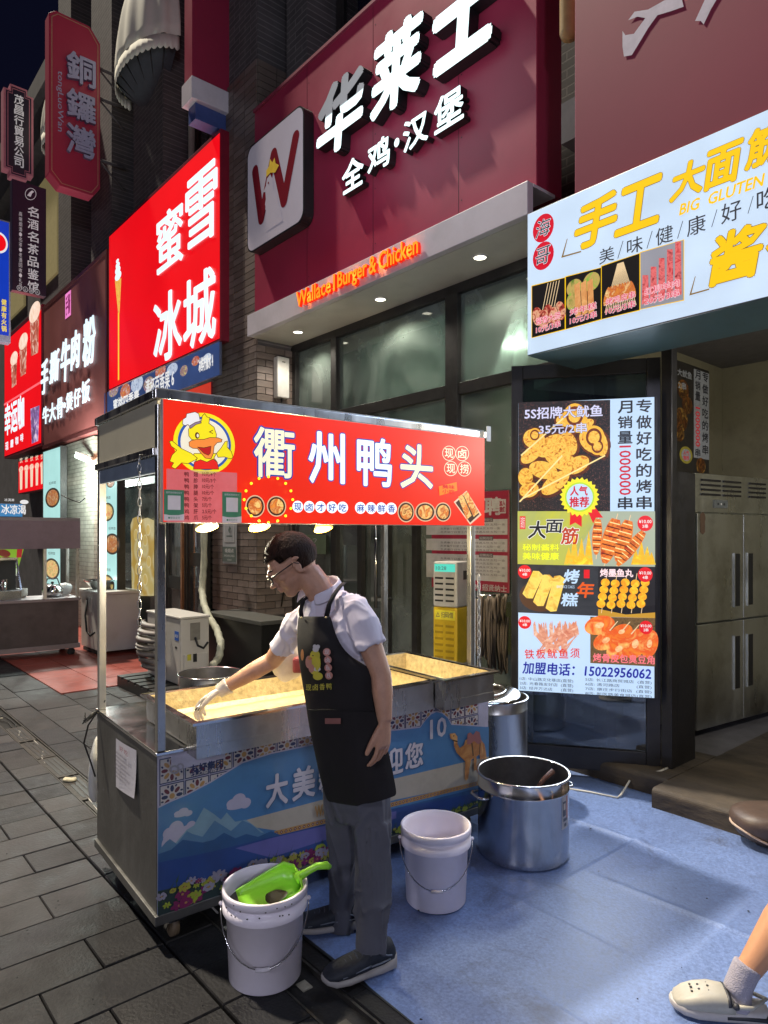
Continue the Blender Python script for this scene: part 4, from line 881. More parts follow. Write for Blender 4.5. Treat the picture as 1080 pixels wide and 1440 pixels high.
# white machine with a steel bowl right of the stall
wm = thing('white_machine', 'old white machine cabinet with hose standing right of the left stall', 'machine', F.sub(F.px(114, 880, 3.0)[0], 3.0, 0))
q = MB(); q.box(0, .8, 0, .5, .06, .80, ACW); q.build('cabinet', wm, bevel=.01); q = MB(); q.box(-.03, .83, -.03, .53, .801, .84, ACW); q.build('top', wm, bevel=.008)
q = MB(); q.tube([(.3, -.01, .72), (.34, -.05, .5), (.4, -.05, .3), (.55, -.05, .25), (.62, -.02, .3)], .014, BLACK, 6); q.build('hose', wm); q = MB(); q.box(.2, .45, -.01, -.001, .55, .74, mk('panel_grey', (.4, .38, .35), .5)); q.build('panel', wm)
q = MB(); q.box(.1, .7, -.002, .02, 0, .055, RUBBER); q.build('foot', wm)
bw = thing('steel_bowl', 'wide shallow steel bowl on top of the old white machine', 'bowl', F.sub(F.px(114, 880, 3.0)[0]+.25, 3.2, .842))
q = MB(); q.lathe([(.001, 0), (.12, 0), (.24, .12), (.25, .13), (.235, .125), (.11, .01), (.001, .01)], STEELC, n=30); q.build('bowl', bw)

bo = thing('bottle', 'dark brown sauce bottle standing behind the steel bowl on the old machine', 'bottle', F.sub(F.px(114, 880, 3.0)[0]+.12, 3.38, .842))
q = MB(); q.lathe([(.001, 0), (.038, 0), (.04, .01), (.04, .2), (.014, .27), (.014, .33), (.001, .33)], mk('brown_glass', (.03, .012, .006), .12), n=18); q.build('body', bo)
q = MB(); q.lathe([(.001, .331), (.016, .331), (.016, .355), (.001, .356)], mk('red_cap', (.35, .03, .02), .4), n=14); q.build('cap', bo)
sk = thing('bowl_stack', 'short stack of white plastic bowls at the middle of the left stall counter', 'bowls', SF.sub(-.62, .4, .762))
for k in range(5): q = MB(); q.lathe([(.001, .018*k), (.04, .018*k), (.07, .018*k+.045), (.066, .018*k+.045), (.037, .018*k+.004), (.001, .018*k+.004)], WHITEP, n=22); q.build('bowl', sk)
wb = MB(); pts_ = [P(120, 700, 8.7), P(112, 707, 8.7), P(100, 703, 8.7), P(86, 696, 8.7)]; wb.tube(pts_, .007, BLACK, 5); o = wb.build('loose_cable', None); tag(o, 'black cable sagging from the white brick pillar over the left stall', 'cable')
wb = MB(); pts_ = [F.w(-6.34, 4.0, 3.0), F.w(-6.3, 4.1, 2.6), F.w(-6.32, 4.1, 1.4), F.w(-6.33, 4.0, .8)]; wb.tube(pts_, .008, BLACK, 6); o = wb.build('loose_cable', None); tag(o, 'black cable running down the brick return beside the burger shop glass', 'cable')

# ============================================================ grill shop: signs
GLT = lit('lit_pale_blue', (196, 216, 238), 1.02, .12, 2.2); YEL = lit('lit_gold', (250, 200, 20), .95, .03); YELO = lit('lit_gold_edge', (150, 120, 60), .7); GREY = lit('lit_dark_text', (60, 62, 70), .8)
gs = fsign('grill_shop_sign', 'pale lit sign with big yellow characters BIG GLUTEN and food photos', 'shop sign', 3.3, 741.5, 1230, 742, 301, 501)
gs.box(.5, mk('teal_sign_case', (.03, .06, .065), .3)); gs.rect(gs.x0+.006, gs.x1, .006, gs.h-.006, GLT)
RC = lit('lit_crimson', (215, 15, 45), .9)
for t, cy in (('海', 321), ('哥', 360)):
    gs.ell(764.5, cy, 15, 19.5, RC, 1, rot=0); gs.text(t, 754, 775, 764, cy-12, cy+12, WHL, 3, bold=.02, shear=.15); gs.text(t, 754, 775, 764, cy-12, cy+12, lit('lit_black', (10, 10, 20), .5), 5, bold=.0, shear=.15)
for t, pa, pb, r1, yt, r2, yb in (('手', 810, 867, 862, 270, 820, 349), ('工', 866, 930, 928, 246, 868, 332), ('大', 943, 991, 973, 227, 946, 284), ('面', 992, 1045, 1043, 196, 994, 268), ('筋', 1049, 1103, 1067, 182, 1050, 240), ('酱', 1000, 1077, 1065, 314, 1002, 402), ('香', 1080, 1150, 1140, 290, 1082, 378), ('饼', 1155, 1220, 1210, 265, 1157, 352)):
    gs.otext(t, pa, pb, r1, yt, yb, YEL, YELO, 1, ref2=r2, bold=.035, ob=.05, shear=.18)
gs.text('BIG  GLUTEN', 956, 1076, 960, 287, 302, YEL, 2, bold=.03, shear=.2)
for k, t in enumerate('美味健康好吃'):
    c_ = (854, 893.5, 935, 980, 1029, 1080)[k]; yc = (359, 345, 331, 317, 298, 279)[k]; h_ = (10.5, 11, 12, 13, 14, 15)[k]
    gs.text(t, c_-h_, c_+h_, c_, yc-h_, yc+h_, GREY, 2, bold=.004)
    if k < 5:
        m_ = (873, 914, 957, 1005, 1056)[k]; ym = (352, 338, 324, 308, 289)[k]; gs.poly([(m_-4, ym+12), (m_-3, ym+12), (m_+4.5, ym-13), (m_+3.5, ym-13)], GREY, 2)
for (a, c) in ((790, 363), (970, 416)): gs.poly([(a, c), (a+28, c-8), (a+28, c-10), (a+3, c-3), (a+9, c-27), (a+8, c-27)], YELO, 1)
G1 = food('grill_meat', [(60, 20, 15), (190, 60, 50), (250, 190, 150), (120, 30, 30)], 22, .9); G2 = food('grill_green', [(60, 120, 30), (210, 170, 100), (120, 190, 60)], 9, .9)
G3 = food('grill_skewer', [(230, 150, 60), (190, 80, 40), (250, 220, 150)], 30, .9); NBK = lit('photo_black', (22, 18, 20), .9, .3); STK = lit('stick_colour', (235, 205, 160), .9)
ext = ((749, 795, 403, 391, 475, 463), (796.5, 846, 390, 377, 463, 449), (847, 900, 375, 357, 449, 436), (901.5, 962, 356, 338, 435, 422))
for k, (a, c, t0, t1, b0, b1) in enumerate(ext):
    gs.poly([(a-1, t0-1), (c+1, t1-1), (c+1, b1+1), (a-1, b0+1)], YEL, 1); gs.poly([(a, t0), (c, t1), (c, b1), (a, b0)], NBK if k < 3 else lit('photo_grey', (150, 150, 160), .9, .3), 2)
    yy = lambda x, f: (t0+(t1-t0)*(x-a)/(c-a))*(1-f)+(b0+(b1-b0)*(x-a)/(c-a))*f
    if k == 0:
        for j in range(5): x0 = a+14+j*4; gs.poly([(x0, yy(x0, .55)), (x0+1, yy(x0+1, .55)), (x0+9, yy(x0+9, .02)), (x0+8, yy(x0+8, .02))], STK, 3)
        for j in range(5): gs.ell(a+8+j*8, yy(a+8+j*8, .62+.08*(j % 2)), 7, 14, G1, 4, rot=.3)
    if k == 1:
        gs.ell(a+12, yy(a+12, .25), 11, 12, G2, 3); gs.ell(a+36, yy(a+36, .22), 12, 13, G2, 3); gs.ell(a+8, yy(a+8, .5), 7, 12, G2, 3)
        for j in range(3): x0 = a+12+j*9; gs.poly([(x0, yy(x0, .2)), (x0+8, yy(x0+8, .16)), (x0+10, yy(x0+10, .8)), (x0+2, yy(x0+2, .84))], food('roll_tan', [(235, 175, 110), (200, 120, 60)], 18, .9), 4)
    if k == 2:
        for j in range(17): xb_ = a+4+j*2.75; xt = a+22+j*.5; gs.poly([(xb_, yy(xb_, .9)), (xb_+1.1, yy(xb_+1, .9)), (xt+.8, yy(xt, .05)), (xt, yy(xt, .05))], STK, 3)
        for j in range(9): x0 = a+7+j*4.6; gs.ell(x0, yy(x0, .6), 3.2, 13, G3, 4, rot=(j-4)*.07)
    if k == 3:
        for j in range(5): x0 = a+7+j*11.5; f0 = max(.0, .42-.11*j); gs.poly([(x0-4, yy(x0, f0)), (x0+4, yy(x0, f0)), (x0+5, yy(x0+5, .9)), (x0-5, yy(x0-5, .93))], food('red_sausage', [(190, 30, 45), (235, 120, 120), (120, 15, 30)], 26, .95), 3)
    lb_ = ('酱香大肠\n10元/3串', '烤年糕\n10元/3串', '烤鸡皮串\n10元/5串', '红柳羊肉\n20元/3串')[k]
    xm = (a+c)/2; 
    for j, ln in enumerate(lb_.split('\n')):
        f_ = .64+.17*j; gs.text(ln, a+6, c-6, xm, yy(xm, f_), yy(xm, f_+.13), lit('lab_white', (255, 235, 240), 1), 6, bold=.05); gs.text(ln, a+6, c-6, xm, yy(xm, f_), yy(xm, f_+.13), lit('lab_red', (220, 50, 90), .9), 8, bold=.01)
gs.done()
area('grill_sign_light', gs.fr, .1, -.2, gs.h/2, gs.w*.95, .7, 42, (.5, .68, 1), tilt=.25)
# big maroon board above
my = 3.42; mg = Sign('maroon_board', 'large dull maroon board with broken white brush strokes above the pale lit grill sign', 'shop sign', F, my, F.px(808, 200, my)[0], F.px(1260, 200, my)[0], gs.fr.w(0, 0, gs.h+.03).z, 7.2)
mg.box(.3, MAROON2)
for pts in (((884, 29), (893, 17), (912, 14), (935, 1), (958, -6), (962, 10), (945, 16), (925, 22), (912, 40), (900, 60), (889, 78), (878, 80), (876, 66), (876, 44), (880, 50), (892, 48), (908, 26), (897, 24)), ((978, 30), (990, 4), (996, -10), (1014, -10), (1000, 14), (990, 35), (986, 30))):
    mg.poly(list(pts), mk('white_vinyl', (.5, .45, .5), .5, emit=(.45, .4, .5), es=.15), 1)
mg.done()
ys_ = thing('light_strip', 'thin glowing yellow strip between the maroon board and the pale grill sign', 'light strip', mg.fr)
q = MB(); q.box(mg.x0, mg.x1, -.03, .1, -.035, -.003, lit('strip_yellow', (250, 200, 130), .8)); q.build('strip', ys_)
op = thing('column', 'rounded mustard column end between the two maroon signs', 'column', F.sub(F.px(801, 60, 3.6)[0], 3.6, 0))
q = MB(); q.lathe([(.001, 4.62), (.05, 4.63), (.06, 4.66), (.06, 8)], mk('mustard_paint', (.4, .25, .1), .5), n=20); q.build('shaft', op)
q = MB(); q.box(-.06, .06, .0, .3, 4.0, 4.25, CONC); q.build('bracket', op)

# ============================================================ open door leaf with the lit menu board
LA = math.radians(14.5); LX = Vector((math.cos(LA), -math.sin(LA), 0))
LF = Fr((1.744, 4.30, 0), -LA)
ld = thing('open_door', 'dark metal framed glass door leaf standing open behind the lit grill menu', 'door', LF)
def lbox(name, x0, x1, y0, y1, z0, z1, m, t=ld, bevel=.004): q = MB(); q.box(x0, x1, y0, y1, z0, z1, m); return q.build(name, t, bevel=bevel)
dl = LF.px(719, 800)[0]; ztop = 2.70
lbox('stile', dl, dl+.075, 0, .06, .06, ztop, DARKM); lbox('stile', -.085, 0, 0, .06, .06, ztop, DARKM)
lbox('rail', dl+.075, -.085, .002, .058, ztop-.09, ztop, DARKM); lbox('rail', dl+.075, -.085, .002, .058, .06, .2, DARKM)
lbox('pane', dl+.075, -.085, .025, .032, .2, ztop-.09, glassmat('door_pane', (.35, .42, .45), .12, .25, (.07, .08, .1)), bevel=0)
ms_ = Sign('menu_lightbox', 'bright grill menu lightbox with squid and skewer photos and a phone number', 'lightbox', LF, -.07, LF.px(728, 700, -.07)[0], LF.px(921, 700, -.07)[0], LF.px(825, 977, -.07)[1], LF.px(825, 562, -.07)[1])
ms_.box(.06, BLACK); S = ms_
PW = lit('menu_pale', (188, 214, 242), 1, .05)
S.rect(S.x0+.004, S.x1-.004, .004, S.h-.004, PW)
SQ = food('squid', [(150, 60, 25), (235, 160, 50), (255, 215, 95), (250, 190, 70), (205, 95, 30)], 26, 1); PEP = food('pepper_dark', [(22, 22, 26), (30, 28, 30), (38, 36, 40), (150, 90, 80)], 130, .9)
S.poly([(729, 566), (858, 562.5), (858, 720), (729, 720)], PEP, 1)
blobs = ((805, 590, 26, 14, .1), (752, 618, 18, 17, -.4), (775, 628, 26, 16, .6), (835, 620, 20, 26, .8), (845, 625, 12, 22, .2), (748, 640, 20, 12, .7), (790, 648, 30, 16, -.5), (812, 655, 22, 14, .5), (765, 662, 24, 15, -.3), (745, 690, 16, 13, .3), (782, 680, 28, 14, .7), (740, 672, 12, 16, 0), (800, 625, 14, 22, .3), (822, 600, 18, 9, .5))
for i, (a, c, rx, ry, ro) in enumerate(blobs):
    S.ell(a, c, rx, ry, food('squid_shade', [(60, 25, 15), (130, 60, 20)], 20, .9), 2, rot=ro); S.ell(a-1, c-1, rx*.86, ry*.8, SQ, 3, rot=ro)
for (a, c, r_) in ((835, 615, 15), (840, 628, 11), (808, 585, 16), (752, 612, 9)):
    S.ell(a, c, r_, r_*1.1, lit('ring_gold', (240, 180, 60), 1), 4, n=20); S.ell(a, c, r_*.75, r_*.85, lit('ring_dark', (120, 50, 20), .8), 5, n=20); S.ell(a, c, r_*.55, r_*.6, SQ, 6, n=20)
for (a, c, d, e) in ((730, 705, 790, 640), (735, 700, 850, 640), (732, 640, 800, 580)): S.poly([(a, c), (a+1.5, c+1.5), (d+1.5, e+1.5), (d, e)], lit('stick2', (245, 220, 150), 1), 7)
S.text('5S招牌大鱿鱼', 738, 847, 790, 572, 588, lit('txt_shadow', (70, 50, 60), .7), 8, bold=.05); S.text('5S招牌大鱿鱼', 738, 847, 790, 572, 588, lit('txt_lilac', (205, 205, 235), 1), 10, bold=.022)
S.text('35元/2串', 758, 825, 790, 596, 610, lit('txt_shadow', (70, 50, 60), .7), 8, bold=.05); S.text('35元/2串', 758, 825, 790, 596, 610, lit('txt_lilac', (205, 205, 235), 1), 10, bold=.022)
INK = lit('ink_black', (25, 25, 35), .8); RNUM = lit('ink_red', (205, 25, 50), .9)
for k, t in enumerate('月销量'): S.text(t, 869, 889, 880, 564+k*21.3, 581+k*21.3, INK, 2, bold=.022)
S.text('1000000', 871, 887, 880, 627, 696, RNUM, 2, bold=.02, rot=-1); S.text('串', 869, 889, 880, 699, 716, INK, 2, bold=.022)
for k, t in enumerate('专做好吃的烤串'): S.text(t, 895, 916, 905, 562+k*22.6, 580+k*22.6, INK, 2, bold=.022)
# badge
pts = []
for k in range(48): a = 2*PI*k/48; r_ = 28 if k % 2 else 24.5; pts.append((815+r_*math.cos(a), 699+r_*math.sin(a)))
RIB = lit('ribbon_red', (225, 30, 40), .95)
S.poly([(802, 720), (818, 722), (818, 741), (809, 735), (801, 739)], RIB, 11); S.poly([(826, 718), (836, 712), (848, 728), (838, 728), (834, 736)], RIB, 11)
S.poly(pts, lit('badge_yellow', (235, 225, 50), 1), 12); S.ell(815, 699, 21, 21, lit('badge_green', (180, 215, 60), 1), 13); S.ell(815, 699, 18.5, 18.5, PW, 14)
S.text('人气', 802, 826, 815, 684, 697, RNUM, 15, bold=.03); S.text('推荐', 801, 828, 815, 699, 713, RNUM, 15, bold=.03)
# gluten strip
S.poly([(728, 719), (921, 719), (921, 798), (728, 794)], food('strip_bg', [(200, 200, 60), (170, 180, 110), (190, 195, 90)], 1.2, .9), 8)
S.poly([(845, 719), (921, 719), (921, 798), (800, 796)], lit('strip_grey', (170, 180, 160), .9), 8.5)
for t, a, c, yt, yb, m_ in (('大', 743, 768, 733, 757, INK), ('面', 768, 792, 731, 749, INK), ('筋', 789, 814, 742, 765, lit('ink_orange', (190, 60, 20), .9))): S.text(t, a, c, (a+c)/2, yt, yb, WHT, 9, bold=.06, shear=.1); S.text(t, a, c, (a+c)/2, yt, yb, m_, 11, bold=.02, shear=.1)
S.poly([(731, 726), (739, 726), (739, 744), (731, 744)], RIB, 9); S.text('海哥家', 732, 738, 735, 727, 743, WHT, 10)
YG = lit('yellow_green_text', (235, 245, 40), 1)
S.text('秘制酱料', 735, 786, 760, 765, 774, YG, 9, bold=.015); S.text('美味健康', 735, 786, 760, 777, 787, YG, 9, bold=.015)
FLM = food('flame_print', [(250, 230, 60), (240, 170, 30), (200, 190, 70)], 14, 1)
for (x0, h0) in ((800, 25), (808, 45), (818, 38), (828, 48), (894, 22), (902, 34), (910, 26), (916, 18)): S.poly([(x0-7, 794), (x0-4, 794-h0*.5), (x0, 794-h0), (x0+3, 794-h0*.55), (x0+6, 794)], FLM, 9)
SK = food('gluten_roll', [(200, 60, 25), (240, 140, 50), (170, 40, 20)], 20, 1); SLIT = lit('roll_slit', (250, 220, 150), 1)
for (a, c, d, e, w_) in ((841, 730, 838, 780, 7), (866, 730, 850, 792, 12), (884, 732, 868, 790, 11), (905, 748, 868, 795, 8)):
    v = Vector((d-a, e-c)); L_ = v.length; v /= L_; n_ = Vector((-v.y, v.x)); S.poly([(a-v.x*8, c-v.y*8), (a-v.x*8+1.2, c-v.y*8), (d+v.x*6+1.2, e+v.y*6), (d+v.x*6, e+v.y*6)], STK, 9.5)
    pts = []
    for k in range(13): f_ = k/12; pts.append((a+v.x*L_*f_+n_.x*w_*math.sin(PI*min(.98, f_*.9+.08))**.5, c+v.y*L_*f_+n_.y*w_*math.sin(PI*min(.98, f_*.9+.08))**.5))
    for k in range(12, -1, -1): f_ = k/12; pts.append((a+v.x*L_*f_-n_.x*w_*math.sin(PI*min(.98, f_*.9+.08))**.5, c+v.y*L_*f_-n_.y*w_*math.sin(PI*min(.98, f_*.9+.08))**.5))
    S.poly(pts, SK, 10)
    for k in range(1, 10):
        f_ = k/10; cx, cy = a+v.x*L_*f_, c+v.y*L_*f_; ww = w_*.85*math.sin(PI*min(.98, f_*.9+.08))**.5; S.poly([(cx-n_.x*ww, cy-n_.y*ww-1), (cx+n_.x*ww, cy+n_.y*ww-1), (cx+n_.x*ww, cy+n_.y*ww+.6), (cx-n_.x*ww, cy-n_.y*ww+.6)], SLIT if k % 2 else lit('roll_dark', (90, 25, 15), .9), 11)
def price(cx, cy, r_, t1, t2, L=14): S.ell(cx, cy, r_, r_, RIB, L); S.text(t1, cx-r_*.8, cx+r_*.8, cx, cy-r_*.45, cy-.2, WHT, L+1, bold=.02); S.text(t2, cx-r_*.35, cx+r_*.35, cx, cy+r_*.12, cy+r_*.6, WHT, L+1, bold=.02)
price(907, 736, 11, '¥10.00', '3串')
# rice cakes
S.poly([(728, 793), (841, 796), (841, 866), (728, 861)], food('slate', [(42, 44, 50), (58, 60, 66), (30, 30, 36)], 4, .9), 9)
S.ell(760, 838, 30, 22, lit('grate_dark', (90, 60, 40), .8), 10)
CAKE = food('rice_cake', [(235, 190, 60), (250, 220, 110), (200, 140, 40)], 12, 1)
for (a, c, d, e) in ((757, 806, 742, 838), (772, 811, 757, 849), (787, 812, 775, 857)):
    v = Vector((d-a, e-c)).normalized(); n_ = Vector((-v.y, v.x))*8; S.poly([(a-n_.x, c-n_.y), (a+v.x*-2, c-3), (a+n_.x, c+n_.y), (d+n_.x, e+n_.y), (d+v.x*3, e+3), (d-n_.x, e-n_.y)], CAKE, 11)
price(738, 804, 9.5, '¥10.00', '4串'); S.text('烤', 792, 815, 803, 801, 820, PW, 12, bold=.03, shear=.15); S.text('年', 811, 835, 823, 819, 840, lit('ink_orange2', (225, 90, 30), 1), 12, bold=.03, shear=.15); S.text('糕', 789, 813, 800, 834, 852, PW, 12, bold=.03, shear=.15); S.poly([(821, 801), (829, 801), (829, 813), (821, 813)], RIB, 11); S.text('BAKE RICE CAKES', 783, 808, 795, 823, 827, PW, 12)
# fish balls
S.poly([(841, 796), (921, 797), (921, 869), (841, 867)], lit('slate2', (40, 38, 42), .9, .3), 9); S.poly([(841, 848), (880, 858), (921, 855), (921, 869), (841, 867)], lit('plate_yellow', (200, 150, 50), .9), 10); S.poly([(841, 845), (880, 854), (921, 851), (921, 861), (880, 864), (841, 856)], lit('plate_dark', (30, 28, 32), .9), 11)
BALL = food('fish_ball', [(255, 215, 60), (250, 170, 30), (220, 120, 20)], 22, 1)
for j in range(5):
    for i in range(4): S.ell(851+j*14-i*2, 819+i*10+(j % 2)*1.5, 6.3, 5.6, BALL, 12+.1*i, n=16)
    S.poly([(851+j*14-6, 862), (851+j*14-5, 862), (851+j*14+3, 806), (851+j*14+2, 806)], STK, 11.5)
S.text('烤墨鱼丸', 844, 890, 866, 800, 811, lit('txt_pinkw', (250, 220, 225), 1), 14, bold=.03); price(907, 808, 10.5, '¥10.00', '4串')
# squid tentacles
TEN = food('tentacle', [(240, 210, 190), (215, 140, 110), (190, 90, 70)], 24, 1)
for j in range(34):
    x0 = 757+rs.uniform(-3, 40); xt = 748+j*2.0+rs.uniform(-3, 3); S.poly([(x0-1.2, 918), (x0+1.2, 918), (xt+3, 890+rs.uniform(-4, 4)), (xt+1.2, 872+rs.uniform(0, 10)), (xt-.3, 873+rs.uniform(0, 8)), (xt+.6, 893)], TEN, 10+.02*j)
for k, t in enumerate('铁板鱿鱼须'): S.text(t, 738+k*16, 751+k*16, 745+k*16, 913-k*.4, 926-k*.3, lit('txt_red', (215, 50, 50), 1), 12, bold=.012)
price(738, 875, 9, '¥10.00', '4串')
# tofu
S.poly([(830, 867), (921, 869), (921, 937), (830, 932)], food('tofu_bg', [(80, 60, 40), (130, 100, 60), (60, 50, 35)], 30, .9), 9)
TOF = food('tofu', [(245, 150, 50), (225, 70, 30), (250, 200, 110)], 9, 1)
for (a, c, r1_, r2_, ro) in ((843, 879, 22, 13, .3), (852, 900, 20, 12, .6), (870, 912, 20, 13, .7), (893, 905, 15, 22, -.3), (913, 905, 12, 20, -.2), (874, 888, 16, 10, .4)): S.ell(a, c, r1_, r2_, TOF, 10, rot=ro); S.ell(a, c, r1_*.3, r2_*.3, food('sauce', [(250, 220, 160), (230, 120, 70)], 30, 1), 11, rot=ro)
for (a, c) in ((868, 873), (885, 874), (898, 878)): S.poly([(a, c), (a+1.5, c), (a-10, c+14), (a-11.5, c+13)], STK, 11)
S.text('烤骨皮包臭豆角', 834, 920, 877, 920, 932, lit('txt_pink_red', (245, 120, 130), 1), 12, bold=.02); price(908, 882, 9.5, '¥10.00', '2串')
NAVY = lit('ink_navy', (10, 20, 150), 1)
S.text('加盟电话：15022956062', 735, 915, 825, 934, 951, NAVY, 10, bold=.02, shear=.1)
TIN = lit('ink_tiny', (50, 60, 90), .8)
for k, (l1, l2) in enumerate((('1店: 中山路文化巷店(直营)', '5店: 长江路商贸城店  (直营)'), ('2店: 光春路友好店  (直营)', '6店: 清河路店          (直营)'), ('3店: 经开万达店      (直营)', '7店: 康庄步行街店  (直营)'), ('4店: 北京路店          (直营)', '8店: 新医路美食城店(直营)'))):
    S.text(l1, 731, 806, 770, 952+k*6.5+1.2, 957.5+k*6.5+1, TIN, 10); S.text(l2, 823, 916, 870, 952+k*6.5+3, 957.5+k*6.5+2.6, TIN, 10)
S.done()
area('menu_light', ms_.fr, 0, -.12, ms_.h*.5, .8, 1.7, 20, (.8, .9, 1), tilt=.1)
q = MB(); q.box(S.x1+.001, S.x1+.014, -.002, .06, 0, S.h, DARKM); q.box(S.x0-.014, S.x0-.001, -.002, .06, 0, S.h, DARKM); q.build('edge_trim', S.o)
# jamb and shop mouth
jb = thing('door_jamb', 'tall dark metal door jamb between the open door and the steel freezer', 'door frame', F.sub(-2.09, 4.15, 0))
q = MB(); q.box(-.02, .05, -.02, .05, .12, 2.819, DARKM); q.build('jamb', jb, bevel=.004); q = MB(); q.box(.0, .048, .051, .30, .12, 1.98, DARKM); q.build('side_panel', jb); q = MB(); q.box(-.2, 5.5, .0, .12, 2.82, 2.9, DARKM); q.build('head', jb, bevel=.004)
q = MB(); q.box(-2.45, 5, 3.81, 4.3, 2.901, 3.7, CONC, F.M); o = q.build('lintel', bld, world=True)
q = MB(); BEIG2 = mk('grimy_beige_wall', (.2, .18, .11), .7, var=.15, scale=1.5, dirt=.6, dcol=(.1, .08, .05)); q.box(-2.95, -2.88, 4.35, 6.9, .1, 3.4, BEIG2, F.M); q.box(-2.879, 5, 6.85, 6.899, .1, 3.4, BEIG2, F.M); q.build('shop_wall', bld, world=True)
q = MB(); q.box(-2.879, 5, 4.3, 6.85, 3.2, 3.25, mk('dark_ceiling', (.12, .11, .1), .7), F.M); q.build('shop_ceiling', bld, world=True)
point('shop_lamp', F.w(-.5, 4.6, 2.4), 75, (1, .95, .82), .15)
wp = Sign('wall_poster', 'dim grill menu poster on the beige wall above the steel freezer', 'poster', B, 2.872, B.px(943, 600, 2.872)[0], B.px(997, 600, 2.872)[0], B.px(975, 667, 2.872)[1], B.px(975, 514, 2.872)[1])
wp.box(.01, BLACK)
def pm(n, c): return mk(n, c, .45)
wp.rect(wp.x0+.01, wp.x1-.01, .01, wp.h-.01, pm('poster_dark', (.04, .035, .03)))
wp.prect(975, 996.5, 985, 522, 645, pm('poster_pale', (.45, .47, .5)), 1)
fd = food('poster_food', [(160, 100, 40), (60, 30, 20), (200, 150, 70)], 12, lits=False)
for (a, c, r_) in ((960, 548, 10), (966, 570, 9), (957, 590, 12), (955, 610, 8), (985, 655, 8)): wp.ell(a, c, r_*.8, r_*1.4, fd, 2)
wp.ell(964, 640, 9, 12, pm('poster_yellow', (.5, .42, .06)), 3); wp.ell(964, 640, 6.5, 8.5, pm('poster_pale', (.45, .47, .5)), 4); wp.text('人气\n推荐', 960, 968, 964, 634, 647, pm('poster_red', (.4, .04, .04)), 5, bold=.01)
wp.text('大鱿鱼', 952, 972, 962, 521, 531, pm('poster_pale', (.45, .47, .5)), 3, bold=.02); wp.text('2串', 953, 964, 960, 538, 548, pm('poster_pale', (.45, .47, .5)), 3, bold=.02)
pi_ = pm('poster_ink', (.02, .02, .03)); pr_ = pm('poster_red', (.4, .04, .04))
for k, t in enumerate('月销量'): wp.text(t, 977, 984, 980, 521+k*15, 533+k*15, pi_, 3, bold=.02)
wp.text('1000000', 977.5, 983.5, 980, 573, 628, pr_, 3, bold=.02, rot=-1); wp.text('串', 977, 984, 980, 631, 642, pi_, 3, bold=.02)
for k, t in enumerate('专做好吃的烤串'): wp.text(t, 987, 995, 991, 524+k*17, 537+k*17, pi_, 3, bold=.02)
wp.done()

# ============================================================ steel freezer
ZF = Fr((2.25, 4.95, 0), math.atan2(.549, .836))
fz = thing('freezer', 'tall four door stainless steel freezer standing inside the open grill shop', 'freezer', ZF)
FS = mk('freezer_steel', (.66, .68, .66), .33, 1, var=.15, scale=3, bump=.06, bscale=40, stretch=(1, 1, .2), rvar=.12, dirt=.5, dcol=(.18, .17, .13), dscale=2)
q = MB(); q.box(0, 1.24, .03, .72, .14, 2.03, FS); q.build('cabinet', fz, bevel=.006)
q = MB(); q.box(0.004, 1.236, -.002, .028, 1.745, 2.03, FS); VP_ = q.build('vent_panel', fz, bevel=.003)
for a in (.08, .36, .72):
    for k in range(4): q = MB(); z = 1.87+.035*k; q.box(a, a+.24, -.0125, -.003, z, z+.014, DARKM); q.build('louvre', fz)
q = MB(); q.box(.24, .42, -.009, -.0025, 1.78, 1.84, mk('control_grey', (.12, .13, .13), .4)); q.ell(.29, 1.81, .01, .01, BLACK, -.0095); q.ell(.33, 1.81, .008, .008, WHITEP, -.0095); q.ell(.37, 1.81, .01, .01, BLACK, -.0095); q.build('control_panel', fz)
for ix in range(2):
    for (z0, z1) in ((.16, .925), (.935, 1.735)):
        x0 = .004+ix*.617; q = MB(); q.box(x0, x0+.612, -.02, .028, z0, z1, FS); d = q.build('door', fz, bevel=.006); MAT_OF[d.name] = MAT_OF[fz.name]
        hx = x0+.612-.13 if ix == 0 else x0+.05; zc = z1-.32 if z0 < .5 else z0+.3
        q = MB(); q.box(hx, hx+.075, -.0235, -.0205, zc-.2, zc+.2, BLACK); q.build('handle', d); q = MB(); q.box(hx-.008, hx, -.03, -.0205, zc-.205, zc+.205, FS); q.build('handle_edge', d)
q = MB(); q.ell(.07, 1.7, .035, .045, mk('badge_brown', (.1, .06, .04), .4), -.0215); q.poly([(.04, 1.7), (.1, 1.7), (.1, 1.6), (.07, 1.58), (.04, 1.6)], mk('badge_brown', (.1, .06, .04), .4), -.0215); q.build('sticker', fz)
for x in (.1, 1.1):
    q = MB(); q.box(x-.03, x+.03, .1, .16, .12, .139, BLACK); q.build('foot', fz)
pl = thing('plank', 'pale plank lying on the shop floor under the steel freezer edge', 'plank', loc=P(905, 1070, 4.6))
q = MB(); q.bar(P(922, 1078, 4.35), P(985, 1050, 4.9), .05, .03, mk('pale_plank', (.25, .22, .18), .6)); q.build('board', pl, world=True)
cb = MB(); pts = [G(798, 1109, .01), G(830, 1114, .01), G(868, 1122, .01), G(873, 1118, .02), P(886, 1097, 4.25), P(905, 1091, 4.2), P(930, 1084, 4.22), P(945, 1077, 4.3)]
cb.tube(pts, .007, mk('white_cable', (.5, .48, .42), .5), 6); o = cb.build('power_cable', None); tag(o, 'white power cable from the pot across mat up to the door foot', 'cable')
cb = MB(); cb.tube([P(940, 1060, 4.3)+Vector((.03*math.sin(k), .02*math.cos(k*1.3), .02*math.sin(k*1.7)+.01*(k % 3))) for k in range(14)], .006, mk('white_cable', (.5, .48, .42), .5), 6); o = cb.build('power_cable', None); tag(o, 'tangled knot of pale cable hanging at the foot of the dark jamb', 'cable')

